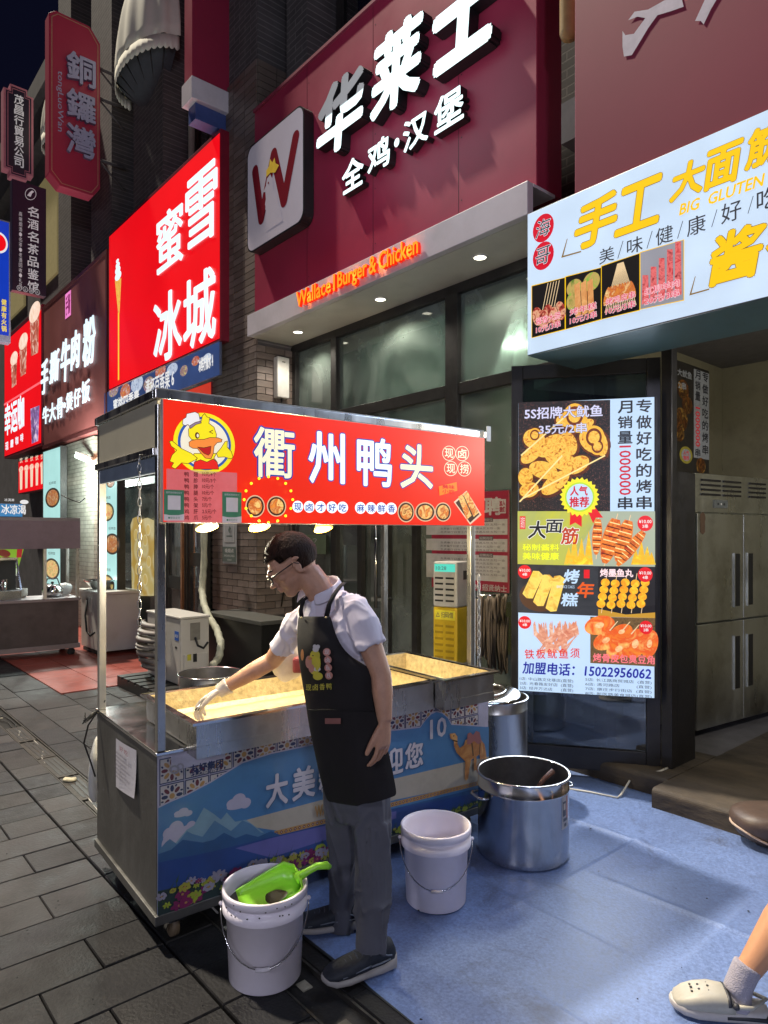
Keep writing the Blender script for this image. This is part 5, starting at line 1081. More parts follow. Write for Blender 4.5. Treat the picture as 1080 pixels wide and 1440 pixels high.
# ============================================================ by the burger shop window
pp_ = fsign('job_poster', 'crimson and white recruitment poster behind glass between cart sign and grill menu', 'poster', 4.1, 676, 716, 700, 690, 833)
PRED = mk('poster_crimson', (.3, .02, .05), .4); PWH = mk('poster_white', (.45, .43, .44), .4); PTX = mk('poster_text', (.1, .08, .09), .5)
pp_.x0 -= .55; pp_.w += .55; 
pp_.box(.01, PRED)
for (t_, b_) in ((730, 752), (758, 776), (781, 818)): pp_.prect(600, 714, 700, t_, b_, PWH, 0)
pp_.text('高薪诚聘', 612, 706, 690, 700, 724, PWH, 1, bold=.04); pp_.prect(702, 712, 706, 702, 722, PWH, 1); pp_.text('加入\n我们', 703, 711, 707, 704, 720, PRED, 2, bold=.02)
for (y_, n_) in ((735, 3), (761, 3), (785, 5)):
    pp_.prect(674, 694, 684, y_-7, y_-1, PTX, 1); pp_.text('招聘岗位', 675, 693, 684, y_-6, y_-2, PWH, 2)
    for k in range(n_): pp_.text('负责餐厅日常工作福利待遇从优五险一金', 620, 711-(k % 2)*7, 690, y_+1+k*5.2, y_+4.2+k*5.2, PTX, 1)
pp_.text('656663596 招贤纳士', 640, 713, 690, 822, 831, PWH, 1, bold=.02); pp_.done()
ap = MB(); CLB = mk('brown_cloth', (.1, .075, .055), .9, var=.3, scale=6, bump=.4, bscale=12)
hg = thing('hanging_aprons', 'brown cloth aprons hanging in folds beside the dark door', 'aprons', loc=P(690, 838, 5.1))
for (xa_, xb_, yt, yb, D) in ((668, 690, 840, 925, 5.05), (684, 700, 842, 938, 5.0), (692, 714, 838, 872, 4.95), (700, 714, 870, 945, 5.0)):
    q = MB(); n = 12; top = [P(xa_+(xb_-xa_)*j/n, yt+3*math.sin(j), D+.035*math.sin(j*1.9+xa_)) for j in range(n+1)]; mid = [P(xa_+(xb_-xa_)*j/n*.9, (yt+yb)/2, D+.045*math.sin(j*1.9+.4+xa_)) for j in range(n+1)]; bot = [P(xa_+2+(xb_-xa_)*j/n*.75, yb-4*math.cos(j*.9), D+.04*math.sin(j*1.7+xa_)) for j in range(n+1)]
    vs = top+mid+bot; q.add(vs, [(i*(n+1)+j, i*(n+1)+j+1, (i+1)*(n+1)+j+1, (i+1)*(n+1)+j) for i in range(2) for j in range(n)], CLB, True); o = q.build('apron_cloth', hg, world=True); so = o.modifiers.new('s', 'SOLIDIFY'); so.thickness = .01
q = MB(); q.tube([P(664, 838, 5.12), P(716, 836, 5.12)], .008, STEELC); q.tube([P(664, 838, 5.12), P(664, 842, 5.3)], .008, STEELC); q.build('rail', hg, world=True)
# power bank rental cabinets
PBF = Fr((P(609, 860, 5.3).x, 5.3, 0), math.radians(-35))
PBW = mk('rental_white', (.52, .5, .47), .4, dirt=.2, dcol=(.3, .28, .25)); PBY = mk('rental_yellow', (.62, .42, .02), .4, dirt=.2, dcol=(.35, .22, .02))
def zP(py, D=5.3): return P(0, py, D).z
zt, zm, zb = zP(790), zP(853), zP(932)
pbs = thing('power_bank_cabinet', 'yellow power bank rental cabinet below the white one by the burger door', 'cabinet', PBF.sub(0, 0, zb-.3))
q = MB(); q.box(0, .21, 0, .28, .3, zm-zb+.3, PBY); q.build('casing', pbs, bevel=.012); q = MB(); q.box(.02, .19, .03, .26, -.4, .299, PBW); q.build('stand', pbs)
SL = mk('slot_dark', (.1, .06, .01), .4)
h = zm-zb
q = MB(); q.box(.015, .195, -.004, -.0005, .3+h*.78, .3+h*.95, mk('label_yellow', (.8, .7, .05), .4)); q.text('△ 扫码借', .03, .18, .3+h*.82, .3+h*.92, PTX, -.005, bold=.01); q.build('front_label', pbs)
for i in range(6):
    for j in range(2): q = MB(); z = .3+h*(.1+.11*i); q.box(.02+.095*j, .09+.095*j, -.006, -.0005, z, z+.018, mk('slot_ochre', (.38, .24, .01), .4)); q.build('slot', pbs)
pbw = thing('power_bank_cabinet', 'white power bank rental cabinet with green screen on top of the yellow one', 'cabinet', PBF.sub(0, 0, zm+.002))
h2 = zt-zm; q = MB(); q.box(0, .21, 0, .28, 0, h2, PBW); q.build('casing', pbw, bevel=.012)
q = MB(); q.box(.015, .195, -.004, -.0005, h2*.78, h2*.95, lit('screen_green', (90, 220, 200), .8)); q.text('10:28', .03, .12, h2*.82, h2*.9, PTX, -.005); q.build('screen', pbw)
for i in range(5):
    for j in range(2): q = MB(); z = h2*(.12+.125*i); q.box(.02+.095*j, .09+.095*j, -.006, -.0005, z, z+.014, BLACK); q.build('slot', pbw)
q = MB(); q.box(.211, .213, .1, .2, h2*.6, h2*.8, BLACK); q.build('side_mark', pbw)
# red crates behind the glass
CRT = mk('red_crate_plastic', (.35, .03, .03), .45)
for k in range(4):
    t = thing('plastic_crate', ['bottom red plastic crate of the stack behind the shop glass', 'second red plastic crate from the floor behind the shop glass', 'third red plastic crate from the floor behind the shop glass', 'topmost red plastic crate of the stack behind the shop glass'][k], 'crate', F.sub(F.px(500, 800, 4.75)[0], 4.95, .45+k*.24), group='red crates stacked behind the glass')
    q = MB()
    for zz in (0, .1, .2): q.box(-.3, .3, -.2, -.18, zz, zz+.035, CRT); q.box(-.3, .3, .18, .2, zz, zz+.035, CRT)
    for xx_ in [-.3+.06*j for j in range(11)]: q.box(xx_-.006, xx_+.006, -.195, -.183, .035, .2, CRT)
    for xx_ in (-.3, .28): q.box(xx_, xx_+.02, -.2, .2, 0, .235, CRT)
    o = q.build('slatted_sides', t); q = MB(); q.box(-.28, .28, -.18, .18, .004, .012, CRT); q.build('base', t)
q = MB(); q.box(-.32, .32, -.22, .22, .1, .449, STB); o = q.build('low_table', None); o.matrix_world = F.sub(F.px(500, 800, 4.75)[0], 4.95, 0).M; tag(o, 'low dark table under the stack of red crates', 'table')
wpz = fsign('window_poster', 'faded green poster on the shop glass behind the man\'s head', 'poster', 4.13, 380, 458, 420, 752, 778)
wpz.box(.004, mk('faded_green', (.13, .17, .11), .6)); wpz.text('？', 440, 446, 443, 757, 766, PWH, 1); wpz.rect(wpz.x0+.1, wpz.x0+.5, .02, .16, food('faded_food', [(110, 80, 50), (70, 90, 50), (150, 130, 90)], 12, lits=False), 1); wpz.done()
for k, (a, c, nm) in enumerate(((394, 797, 'small white bird sticker on the shop door glass'), (388, 873, 'small red round sticker low on the shop door glass'))):
    s_ = fsign('sticker', nm, 'sticker', 4.12, a-6, a+6, a, c-7, c+7); s_.pr.ell(0, s_.h/2, s_.w/2, s_.h/2, PWH if k == 0 else PRED, -.002); s_.pr.ell(.0, s_.h*.6, s_.w*.2, s_.h*.15, PTX if k == 0 else PWH, -.004); s_.done()

# ============================================================ the duck cart
ct = thing('food_cart', 'steel food cart with red duck sign roof and printed mountain and camel front', 'food cart', CW)
CL, CWD, CH, CB = 1.80, .835, .746, .093
def cbox(name, x0, x1, y0, y1, z0, z1, m, bevel=.003, par=ct): q = MB(); q.box(x0, x1, y0, y1, z0, z1, m); return q.build(name, par, bevel=bevel)
cbox('side_panel', 0, .012, .004, CWD-.004, CB+.04, CH-.012, STEELW)
cbox('side_panel', CL-.012, CL, .004, CWD-.004, CB+.04, CH-.012, STEELW)
cbox('back_panel', .012, CL-.012, CWD-.016, CWD-.004, CB+.04, CH-.012, STEELW)
cbox('floor_panel', .012, CL-.012, .02, CWD-.02, CB+.04, CB+.06, STEELW)
cbox('counter_top', -.006, CL+.006, -.006, CWD+.006, CH-.011, CH+.004, STEELC)
cbox('base_rail', -.012, CL+.012, -.012, .01, CB, CB+.038, STEELW); cbox('base_rail', -.012, .01, .0101, CWD, CB, CB+.038, STEELW); cbox('base_rail', CL-.01, CL+.012, .0101, CWD, CB, CB+.038, STEELW)
o = cbox('front_panel', .0, CL, .003, .014, CB+.039, CH-.012, STEELW)
# front print, traced on the front plane
CF = Sign('cart_front', '', '', CW, 0, 0, CL, CB+.038, CH-.011, th=ct, kidname='front_print'); S = CF; S.y0 = -.001
def pm2(n, c, **k): return mk('print_'+n, c, .38, var=.08, scale=5, rvar=.05, coat=.15, dirt=.22, dcol=(.05, .06, .07), dscale=4, **k)
LILB = pm2('lilac', (.42, .4, .5)); BLUE = pm2('blue', (.07, .19, .38)); BLUE2 = pm2('deep_blue', (.025, .09, .27)); CRM = pm2('cream', (.42, .38, .31)); NVY = pm2('navy', (.02, .03, .1)); MAR = pm2('maroon', (.13, .02, .035)); OCH = pm2('ochre', (.42, .24, .08)); CLD = pm2('cloud', (.42, .4, .52)); TIL = pm2('tile_white', (.5, .46, .44)); GRF = pm2('grass', (.03, .05, .05), )
def cp(px, py): return S.p(px, py)
S.rect(0-CL/2, CL/2, 0, S.h, LILB, 0)
x0s, x1s, zt_ = S.x0, S.x1, S.h
# tiles: squares with eight petalled flowers
ts = .098
for r_ in range(2):
    for k in range(18):
        x = x0s+.008+k*(ts+.003); z = zt_-.012-r_*(ts+.003)-ts
        if x+ts > x1s: break
        S.rect(x, x+ts, z, z+ts, NVY, .3); S.rect(x+.004, x+ts-.004, z+.004, z+ts-.004, TIL, .6)
        cx, cz = x+ts/2, z+ts/2; alt = (k+r_) % 2
        for j in range(8):
            a = PI/4*j; S.pr.ell(cx+.029*math.cos(a), cz+.029*math.sin(a), .0135, .0075, (MAR if j % 2 else NVY) if alt else (OCH if j % 2 else MAR), S.y0-0.00063, 8, a)
            S.pr.ell(cx+.041*math.cos(a+PI/8), cz+.041*math.sin(a+PI/8), .006, .004, NVY, S.y0-0.00063, 6, a)
        S.pr.ell(cx, cz, .011, .011, OCH, S.y0-0.00070, 10)
        if k % 4 == 3: S.rect(x+ts+.0005, x+ts+.0025, z, z+ts, MAR, .8)
# blue field with wave top
wave = [(222, 1136), (240, 1127), (262, 1118), (296, 1100), (340, 1073), (380, 1060), (446, 1046), (500, 1034), (556, 1027), (590, 1023), (598, 1012), (606, 1004), (613, 1001), (621, 1003), (629, 1010), (634, 1019), (650, 1020), (684, 1022)]
zr = S.x1
S.pr.poly([S.p(px, py) for px, py in wave]+[(S.x1, S.p(684, 1022)[1]), (S.x1, 0), (S.x0, 0)], BLUE, S.y0-0.00105)
for a, c in zip(wave, wave[1:]):
    pa, pc = S.p(*a), S.p(*c); S.pr.poly([pa, pc, (pc[0], pc[1]+.006), (pa[0], pa[1]+.006)], CLD, S.y0-0.00119)
# cream band and lattice
S.pr.poly([S.p(325, 1158), S.p(457, 1123), S.p(556, 1094), (S.x1, S.p(684, 1064)[1]), (S.x1, S.p(684, 1098)[1]), S.p(556, 1124), S.p(457, 1150), S.p(392, 1168)], CRM, S.y0-0.00126)
bl0, bl1 = S.p(385, 1172), (S.x1, S.p(684, 1098)[1])
n = 58
for k in range(n):
    t0, t1 = k/n, (k+1)/n; xa_, za_ = bl0[0]+(bl1[0]-bl0[0])*t0, bl0[1]+(bl1[1]-bl0[1])*t0; xb_, zb_ = bl0[0]+(bl1[0]-bl0[0])*t1, bl0[1]+(bl1[1]-bl0[1])*t1
    S.pr.poly([(xa_, za_-.011), (xb_, zb_-.011), (xb_, zb_+.011), (xa_, za_+.011)], OCH, S.y0-0.00140)
    xm, zm_ = (xa_+xb_)/2, (za_+zb_)/2; S.pr.poly([(xm-.008, zm_), (xm, zm_-.008), (xm+.008, zm_), (xm, zm_+.008)], MAR, S.y0-0.00154); S.pr.poly([(xm-.004, zm_), (xm, zm_-.004), (xm+.004, zm_), (xm, zm_+.004)], CRM, S.y0-0.00168)
# clouds, mountains
def cloud(cx, cy, w_, h_, m=CLD, L=2.2):
    for dx, dy, rx, ry in ((-.3, .15, .22, .35), (0, -.1, .3, .55), (.28, .1, .24, .4), (0, .25, .5, .3)): S.ell(cx+dx*w_, cy+dy*h_, rx*w_, ry*h_, m, L)
cloud(257, 1142, 25, 10); cloud(335, 1127, 33, 18); cloud(247, 1168, 36, 22); cloud(240, 1183, 26, 30); cloud(268, 1163, 24, 14)
M1 = pm2('mountain_pale', (.2, .33, .42)); M2 = pm2('mountain_mid', (.09, .2, .34)); M3 = pm2('mountain_dark', (.035, .1, .24)); M4 = pm2('field_blue', (.03, .07, .24)); M5 = pm2('lilac_field', (.13, .13, .36))
S.poly([(240, 1192), (262, 1166), (272, 1160), (286, 1135), (300, 1144), (310, 1152), (318, 1142), (330, 1155), (345, 1152), (370, 1170), (330, 1190), (280, 1195)], M1, 2.6)
S.poly([(222, 1196), (232, 1184), (238, 1179), (248, 1186), (262, 1168), (270, 1172), (284, 1176), (301, 1153), (312, 1160), (324, 1168), (340, 1153), (352, 1158), (366, 1170), (385, 1172), (330, 1200), (222, 1215)], M2, 3)
S.pr.poly([S.p(222, 1200), S.p(240, 1194), S.p(256, 1180), S.p(270, 1182), S.p(284, 1184), S.p(300, 1180), S.p(314, 1170), S.p(330, 1178), S.p(345, 1172), S.p(362, 1176), S.p(380, 1168), S.p(400, 1176), S.p(420, 1168), (S.x1, S.p(684, 1105)[1]), (S.x1, 0), (S.x0, 0)], M3, S.y0-0.00238)
S.pr.poly([S.p(222, 1212), S.p(300, 1196), S.p(380, 1176), S.p(457, 1158), S.p(556, 1136), (S.x1, S.p(684, 1112)[1]), (S.x1, 0), (S.x0, 0)], M4, S.y0-0.00252)
S.pr.poly([S.p(330, 1192), S.p(380, 1178), S.p(457, 1160), S.p(556, 1140), S.p(556, 1150), S.p(457, 1180), S.p(380, 1205)], M5, S.y0-0.00266)
S.pr.poly([(S.x0, S.p(222, 1252)[1]), S.p(280, 1238), S.p(340, 1222), S.p(400, 1204), S.p(457, 1190), S.p(556, 1166), (S.x1, S.p(684, 1140)[1]), (S.x1, 0), (S.x0, 0)], GRF, S.y0-0.00280)
FL = [pm2('petal_yellow', (.34, .32, .05)), pm2('petal_pink', (.2, .025, .1)), pm2('petal_white', (.3, .28, .36)), pm2('petal_lime', (.3, .38, .04)), pm2('petal_magenta', (.2, .02, .12)), pm2('leaf_green', (.05, .1, .03))]
rf_ = random.Random(11)
xx_ = S.x0
for k in range(330):
    fx = rf_.random(); x = S.x0+S.w*fx; ztop_ = S.p(222, 1252)[1]+(S.p(684, 1140)[1]-S.p(222, 1252)[1])*fx
    z = rf_.uniform(.012, max(.03, ztop_+.02)); r_ = rf_.uniform(.01, .03)*(1.3-z*2.2 if fx < .6 else .7)
    if k < 120: S.pr.poly([(x-.002, z), (x+.002, z), (x+.004+rf_.uniform(-.02, .02), z+rf_.uniform(.02, .05))], FL[5], S.y0-0.00294); continue
    m_ = FL[rf_.choice((0, 0, 1, 2, 2, 3, 4)) if fx < .6 else rf_.choice((0, 3, 3, 5))]; np_ = 6
    for j in range(np_): a = 2*PI*j/np_+k; S.pr.ell(x+r_*.6*math.cos(a), max(.008, z+r_*.35*math.sin(a)), r_*.45, r_*.24, m_, S.y0-0.00308, 7, a*.9)
    S.pr.ell(x, z, r_*.2, r_*.14, OCH, S.y0-0.00329, 6)
TXW = pm2('text_white', (.52, .5, .56)); TXS = pm2('text_shade', (.05, .1, .2))
for t, a, c, yt, yb in (('大', 373, 402, 1088, 1131), ('美', 410, 440, 1078, 1121), ('新', 447, 475, 1069, 1110), ('疆', 480, 505, 1062, 1100), ('欢', 510, 533, 1058, 1094), ('迎', 538, 564, 1052, 1088), ('您', 568, 592, 1044, 1078)):
    S.text(t, a+.8, c+.8, (a+c)/2, yt+1, yb+1, TXS, 2.3, bold=.035); S.text(t, a, c, (a+c)/2, yt, yb, TXW, 3.3, bold=.03)
S.text('10', 603, 625, 613, 1010, 1036, TXW, 3.3, bold=.03)
S.text('WELCOME TO XINJIANG', 441, 560, 448, 1130, 1147, OCH, 3.3, ref2=550, bold=.02) if False else S.text('WA', 441, 458, 448, 1131, 1146, OCH, 3.3, bold=.03)
S.rect(*[cp(239, 0)[0], cp(315, 0)[0]], S.h-.062, S.h-.006, LILB, 1.2)
S.text('友好集团', 266, 312, 290, 1070, 1082, NVY, 2, bold=.03); S.text('YOUHAO GROUP', 266, 310, 290, 1083, 1087, NVY, 2)
for k in range(12): a0 = 2*PI*k/12; S.ell(244+7*math.cos(a0)*.8, 1081+5*math.sin(a0), 2, 1.6, pm2('grey_mark', (.3, .28, .32)), 2, n=8); S.ell(252+5*math.cos(a0)*.8, 1077+4*math.sin(a0), 1.6, 1.3, pm2('grey_mark', (.3, .28, .32)), 2, n=8)
# camel
CAM = food('print_camel', [(200, 150, 90), (160, 105, 60), (225, 180, 120)], 8, lits=False); CAMD = pm2('camel_dark', (.1, .05, .02))
S.poly([(630, 1031), (637, 1030), (641, 1035), (641, 1045), (644, 1051), (650, 1047), (652, 1040), (660, 1036), (672, 1037), (679, 1046), (681, 1057), (682, 1068), (676, 1066), (673, 1068), (672, 1060), (660, 1068), (658, 1080), (656, 1094), (653, 1097), (651, 1094), (652, 1070), (646, 1064), (640, 1058), (636, 1048), (636, 1040), (631, 1038)], CAM, 3)
S.poly([(664, 1064), (668, 1064), (667, 1082), (664, 1083)], CAM, 3); S.poly([(654, 1046), (655, 1031), (659, 1029), (663, 1033), (667, 1027), (672, 1029), (675, 1043), (670, 1046), (664, 1041), (659, 1046)], pm2('saddle', (.3, .12, .12)), 3.5)
S.poly([(660, 1044), (662, 1044), (664, 1062), (662, 1062)], CAMD, 3.6); S.poly([(672, 1044), (673.5, 1044), (672, 1060), (671, 1060)], CAMD, 3.6); S.ell(635.5, 1034, 1, 1, CAMD, 4, n=8); S.poly([(634, 1039), (641, 1041), (641, 1043), (634, 1041)], CAMD, 3.6)
for sg in S.done(),: pass
# posts, roof
for (x, y, z1) in ((.018, .018, 2.08), (.018, CWD-.018, 2.08), (1.72, .05, 2.08), (1.72, CWD-.018, 2.08)):
    cbox('post', x-.016, x+.016, y-.016, y+.016, CH+.0045, z1, STEEL, .002)
cbox('roof_bar', -.01, CL-.02, -.008, .022, 2.10, 2.135, STEEL); cbox('roof_bar', -.01, CL-.02, CWD-.03, CWD, 2.10, 2.135, STEEL)
cbox('roof_bar', -.01, .022, .0225, CWD-.031, 2.10, 2.135, STEEL); cbox('roof_bar', CL-.05, CL-.02, .0225, CWD-.031, 2.10, 2.135, STEEL)
cbox('roof_bar', -.01, .022, .0225, CWD, 1.885, 1.915, STEEL)
cbox('roof_sheet', 0, CL-.03, .0, CWD-.0, 2.136, 2.142, mk('roof_sheet', (.3, .29, .27), .6, .3))
cbox('side_board', .002, .012, .024, CWD, 1.916, 2.099, mk('stained_board', (.36, .33, .25), .6, var=.12, scale=3, dirt=.35, dcol=(.2, .17, .11)))
cbox('valance_strip', .004, .02, .024, CWD, 1.82, 1.884, mk('blue_grey_strip', (.16, .2, .26), .5))
q = MB(); q.box(CL-.045, CL-.015, -.035, -.03, 2.08, 2.16, WHITEP); q.build('end_bracket', ct)
# lit red sign
cs_ = Sign('cart_sign', '', '', CW, -.035, CW.px(228, 650, -.035)[0], CW.px(681, 650, -.035)[0], CW.px(228, 735, -.035)[1], CW.px(228, 560, -.035)[1], th=ct, kidname='sign_print'); S = cs_
S.box(.026, mk('cart_sign_case', (.4, .36, .33), .5), 'sign_case')
CRED = lit('cart_sign_red', (238, 40, 14), .98, .12, 2.0); PB_ = lit('outline_blue', (35, 70, 175), .8); CWH = lit('cart_white', (238, 248, 255), 1.1, .04); CYW = lit('cart_warm_white', (250, 240, 205), 1., .05)
S.rect(S.x0+.003, S.x1-.003, .003, S.h-.003, CRED)
for t, a, c, yt, yb, m_ in (('衢', 357, 413, 603, 671, CYW), ('州', 434, 483, 609, 679, CWH), ('鸭', 502, 549, 617, 683, CWH), ('头', 563, 607, 626, 686, CYW)):
    S.text(t, a, c, (a+c)/2, yt, yb, PB_, 1, bold=.046); S.text(t, a, c, (a+c)/2, yt, yb, m_, 3, bold=.022 if t != '衢' else .014)
for t, cx in zip('现卤才好吃麻辣鲜香', (418, 434, 450, 466, 481, 506, 521, 535.5, 549.5)):
    S.ell(cx, 712.5+(cx-418)*.02, 7.6, 8.3, CWH, 1); S.text(t, cx-5, cx+5, cx, 707.5+(cx-418)*.02, 718+(cx-418)*.02, PB_, 3, bold=.015)
def ringp(cx, cy, r_, w_, m_, L, ry=None):
    ry = ry or r_
    for k in range(28):
        a0, a1 = 2*PI*k/28, 2*PI*(k+1)/28; S.poly([(cx+r_*math.cos(a0), cy+ry*math.sin(a0)), (cx+r_*math.cos(a1), cy+ry*math.sin(a1)), (cx+(r_-w_)*math.cos(a1), cy+(ry-w_)*math.sin(a1)), (cx+(r_-w_)*math.cos(a0), cy+(ry-w_)*math.sin(a0))], m_, L)
for t, cx, cy in (('现', 630.5, 637.5), ('卤', 649, 638), ('现', 633, 659), ('捞', 652, 659.5)): ringp(cx, cy, 9.5, .8, CYW, 1, 10.5); S.text(t, cx-6, cx+6, cx, cy-6.5, cy+6.5, CYW, 2, bold=.015)
S.poly([(616, 684), (641, 678), (642, 690), (617, 697)], lit('flag_orange', (250, 130, 20), .9), 1); S.text('美味\n小吃', 621, 638, 629, 682, 694, lit('flag_red', (220, 30, 10), .9), 2, bold=.02)
DKN = [(250, 160, 60), (190, 80, 30), (255, 215, 130), (140, 50, 20)]
for k, (cx, cy, rx, ry) in enumerate(((570, 720, 10.5, 13), (597, 720, 12.5, 12), (622, 720, 10, 12), (358, 712, 12, 14), (388, 712, 12, 13))):
    S.ell(cx, cy, rx*1.12, ry*1.12, lit('bowl_rim', (225, 190, 150), .9), 1); S.ell(cx, cy, rx, ry, lit('bowl_inner', (70, 40, 30), .8), 2); S.ell(cx, cy, rx*.8, ry*.82, food('duck_food', DKN, 24, 1), 3)
S.poly([(637, 706), (655, 690), (676, 724), (660, 738)], lit('tray_edge', (235, 200, 170), .9), 1); S.poly([(639.5, 707), (655, 693), (673, 723), (660, 735)], lit('bowl_inner', (70, 40, 30), .8), 2)
for (a, c, d, e) in ((646, 697, 658, 728), (653, 693, 668, 724)): S.poly([(a-3, c+2), (a+3, c-2), (d+4, e-3), (d-3, e+3)], food('duck_food', DKN, 24, 1), 3)
# chef duck logo
LY, LO, LBW, LRD = lit('duck_yellow', (245, 225, 30), .95), lit('duck_orange', (245, 140, 60), .95), lit('duck_line', (110, 60, 25), .6), lit('duck_red', (230, 40, 30), .95)
LC = lit('logo_cream', (240, 230, 205), .95); LBL = lit('logo_blue', (45, 90, 180), .85)
CX_, CY_ = 287.5, 624
S.ell(CX_, CY_, 42, 43, LY, .6, n=40); S.ell(CX_, CY_, 36.5, 37.5, LBL, .9, n=40); S.ell(CX_, CY_, 33, 34, LC, 1.2, n=40)
def zd(pts, m_, L, out=1.1):
    P_ = [(210+a/4.5, 540+c/4.5) for a, c in pts]; cx = sum(p[0] for p in P_)/len(P_); cy = sum(p[1] for p in P_)/len(P_)
    if out: 
        for a, c in zip(P_, P_[1:]+P_[:1]):
            d = Vector((c[0]-a[0], c[1]-a[1])); 
            if d.length < .01: continue
            d.normalize(); n_ = Vector((-d.y, d.x))*.42; e = d*.3; S.poly([(a[0]-n_.x-e.x, a[1]-n_.y-e.y), (c[0]-n_.x+e.x, c[1]-n_.y+e.y), (c[0]+n_.x+e.x, c[1]+n_.y+e.y), (a[0]+n_.x-e.x, a[1]+n_.y-e.y)], LBW, L+.4)
    S.poly(P_, m_, L)
zd([(275, 540), (285, 495), (300, 470), (275, 450), (280, 440), (420, 440), (405, 470), (425, 495), (435, 540)], LY, 2)
zd([(275, 540), (280, 495), (320, 480), (360, 495), (400, 475), (425, 495), (435, 540)], LRD, 2.6)
zd([(300, 470), (262, 440), (200, 410), (140, 360), (122, 365), (135, 395), (170, 420), (140, 450), (125, 490), (150, 500), (135, 525), (160, 538), (200, 500), (240, 505), (290, 480)], LY, 3)
zd([(420, 440), (450, 405), (475, 365), (490, 362), (488, 400), (515, 430), (525, 465), (510, 475), (470, 462), (430, 465)], LY, 3)
zd([(245, 330), (243, 290), (260, 260), (300, 245), (325, 235), (330, 205), (345, 188), (360, 210), (378, 215), (372, 250), (405, 275), (420, 320), (418, 345), (340, 365), (262, 352)], LY, 3.4)
zd([(205, 255), (208, 225), (228, 212), (232, 190), (262, 183), (285, 178), (308, 190), (312, 210), (318, 236), (285, 245), (250, 270), (240, 258), (220, 265)], lit('hat_white', (235, 230, 230), .95), 4.2)
zd([(248, 268), (285, 245), (320, 236), (324, 248), (290, 258), (256, 284)], lit('hat_band', (150, 130, 160), .8), 5)
zd([(248, 395), (246, 370), (262, 358), (300, 352), (340, 352), (380, 340), (430, 342), (455, 352), (452, 368), (425, 372), (405, 395), (400, 440), (385, 475), (350, 470), (318, 435), (300, 410), (270, 408)], LO, 5)
zd([(300, 400), (340, 405), (385, 395), (380, 440), (368, 452), (340, 440), (320, 420)], lit('mouth_red', (190, 30, 30), .9), 6)
S.ell(210+298/4.5, 540+327/4.5, 3.2, 4.6, LBW, 6); S.ell(210+301/4.5, 540+328/4.5, 1.6, 2.6, LC, 6.6)
zd([(370, 305), (398, 290), (396, 296), (380, 306), (398, 312), (396, 317)], LBW, 6, 0)
# price list and payment cards
PLP = mk('clear_film', (.5, .35, .36), .3, alpha=.55, emit=(.75, .3, .3), es=.25)
S.prect(233, 332, 280, 662, 735, PLP, 7)
PTI = lit('price_ink', (70, 30, 35), .5)
for k, t in enumerate(('鸭 翅 10元/4个', '鸭 胗 10元/3个', '鸭 脖 10元/个', '鸭 腿 10元/个', '鸭 头 7元/个', '鸭 架 5元/个', '鸡 肝 2.5元/个', '鸡 爪 5元/个')):
    y_ = 664+k*8.7; a, b_, c_ = t.split(); S.text(a, 258, 264.5, 262, y_, y_+6.5, PTI, 8, bold=.012); S.text(b_, 271, 277, 274, y_, y_+6.5, PTI, 8, bold=.012); S.text(c_, 283, 283+3.3*len(c_), 295, y_, y_+6.2, PTI, 8, bold=.012)
GCD = mk('pay_card_green', (.05, .16, .09), .4, emit=(.05, .2, .1), es=.25); GCW = mk('pay_card_white', (.42, .4, .4), .4, emit=(.5, .4, .4), es=.35)
for (a, c, yt) in ((229, 257.5, 689), (311, 338, 692)):
    S.prect(a, c, (a+c)/2, yt, yt+43, GCD, 9); S.prect(a+5.5, c-5, (a+c)/2, yt+8, yt+28, GCW, 10); S.poly([(a, yt+34), (a+8, yt+35.5), (c-8, yt+35.5), (c, yt+34), (c, yt+43.2), (a, yt+43.2)], GCW, 9.6)
    S.text('推荐使用微信支付', a+3, c-3, a+14, yt+2.5, yt+5.5, GCW, 10); S.text('●微信支付', a+6, c-6, a+14, yt+37.5, yt+41, GCD, 11)
S.done()
# ring of small amber bulbs on the sign
q = MB(); AMB = lit('amber_led', (255, 200, 30), 2.2, 0)
for k in range(16):
    a = 2*PI*k/16; x, z = S.p(373+34*math.cos(a), 703+32*math.sin(a)); q.ball((x, -.028, z), .006, AMB, 8, 5)
o = q.build('led_ring', ct); S._reparent(o); o['kind'] = 'stuff'
area('cart_sign_light', S.fr, 0, -.15, S.h/2, S.w*.9, S.h*.8, 5, (1, .25, .12))
# lamps under the roof
for (px, py, s_) in ((291, 742, .2), (365, 742, .22), (455, 744, .26)):
    x, z = CW.px(px, py, s_)
    LTM = Matrix.Translation((x, s_, z)) @ Matrix.Rotation(-.42, 4, 'X')
    q = MB(); q.lathe([(.001, .05), (.02, .05), (.043, .012), (.049, 0), (.043, -.003)], mk('lamp_rim', (.6, .45, .12), .4, .3), n=22); q.v = [tuple(LTM @ Vector(v)) for v in q.v]; lp = q.build('lamp', ct); MAT_OF[lp.name] = CW
    q = MB(); q.lathe([(.001, -.007), (.040, -.002)], lit('lamp_disc', (255, 240, 200), 8, 0) if px < 300 else lit('lamp_disc_warm', (255, 205, 90), 6, 0), n=22); q.v = [tuple(LTM @ Vector(v)) for v in q.v]; q.build('lens', lp)
    q = MB(); q.tube([(x, s_, z+.05), (x, s_, 2.09)], .006, BLACK, 6); q.build('cord', lp)
    point('cart_lamp', CW.w(x, s_+.03, z-.07), 36, (1, .82, .46) if px > 300 else (1, .9, .68), .05)
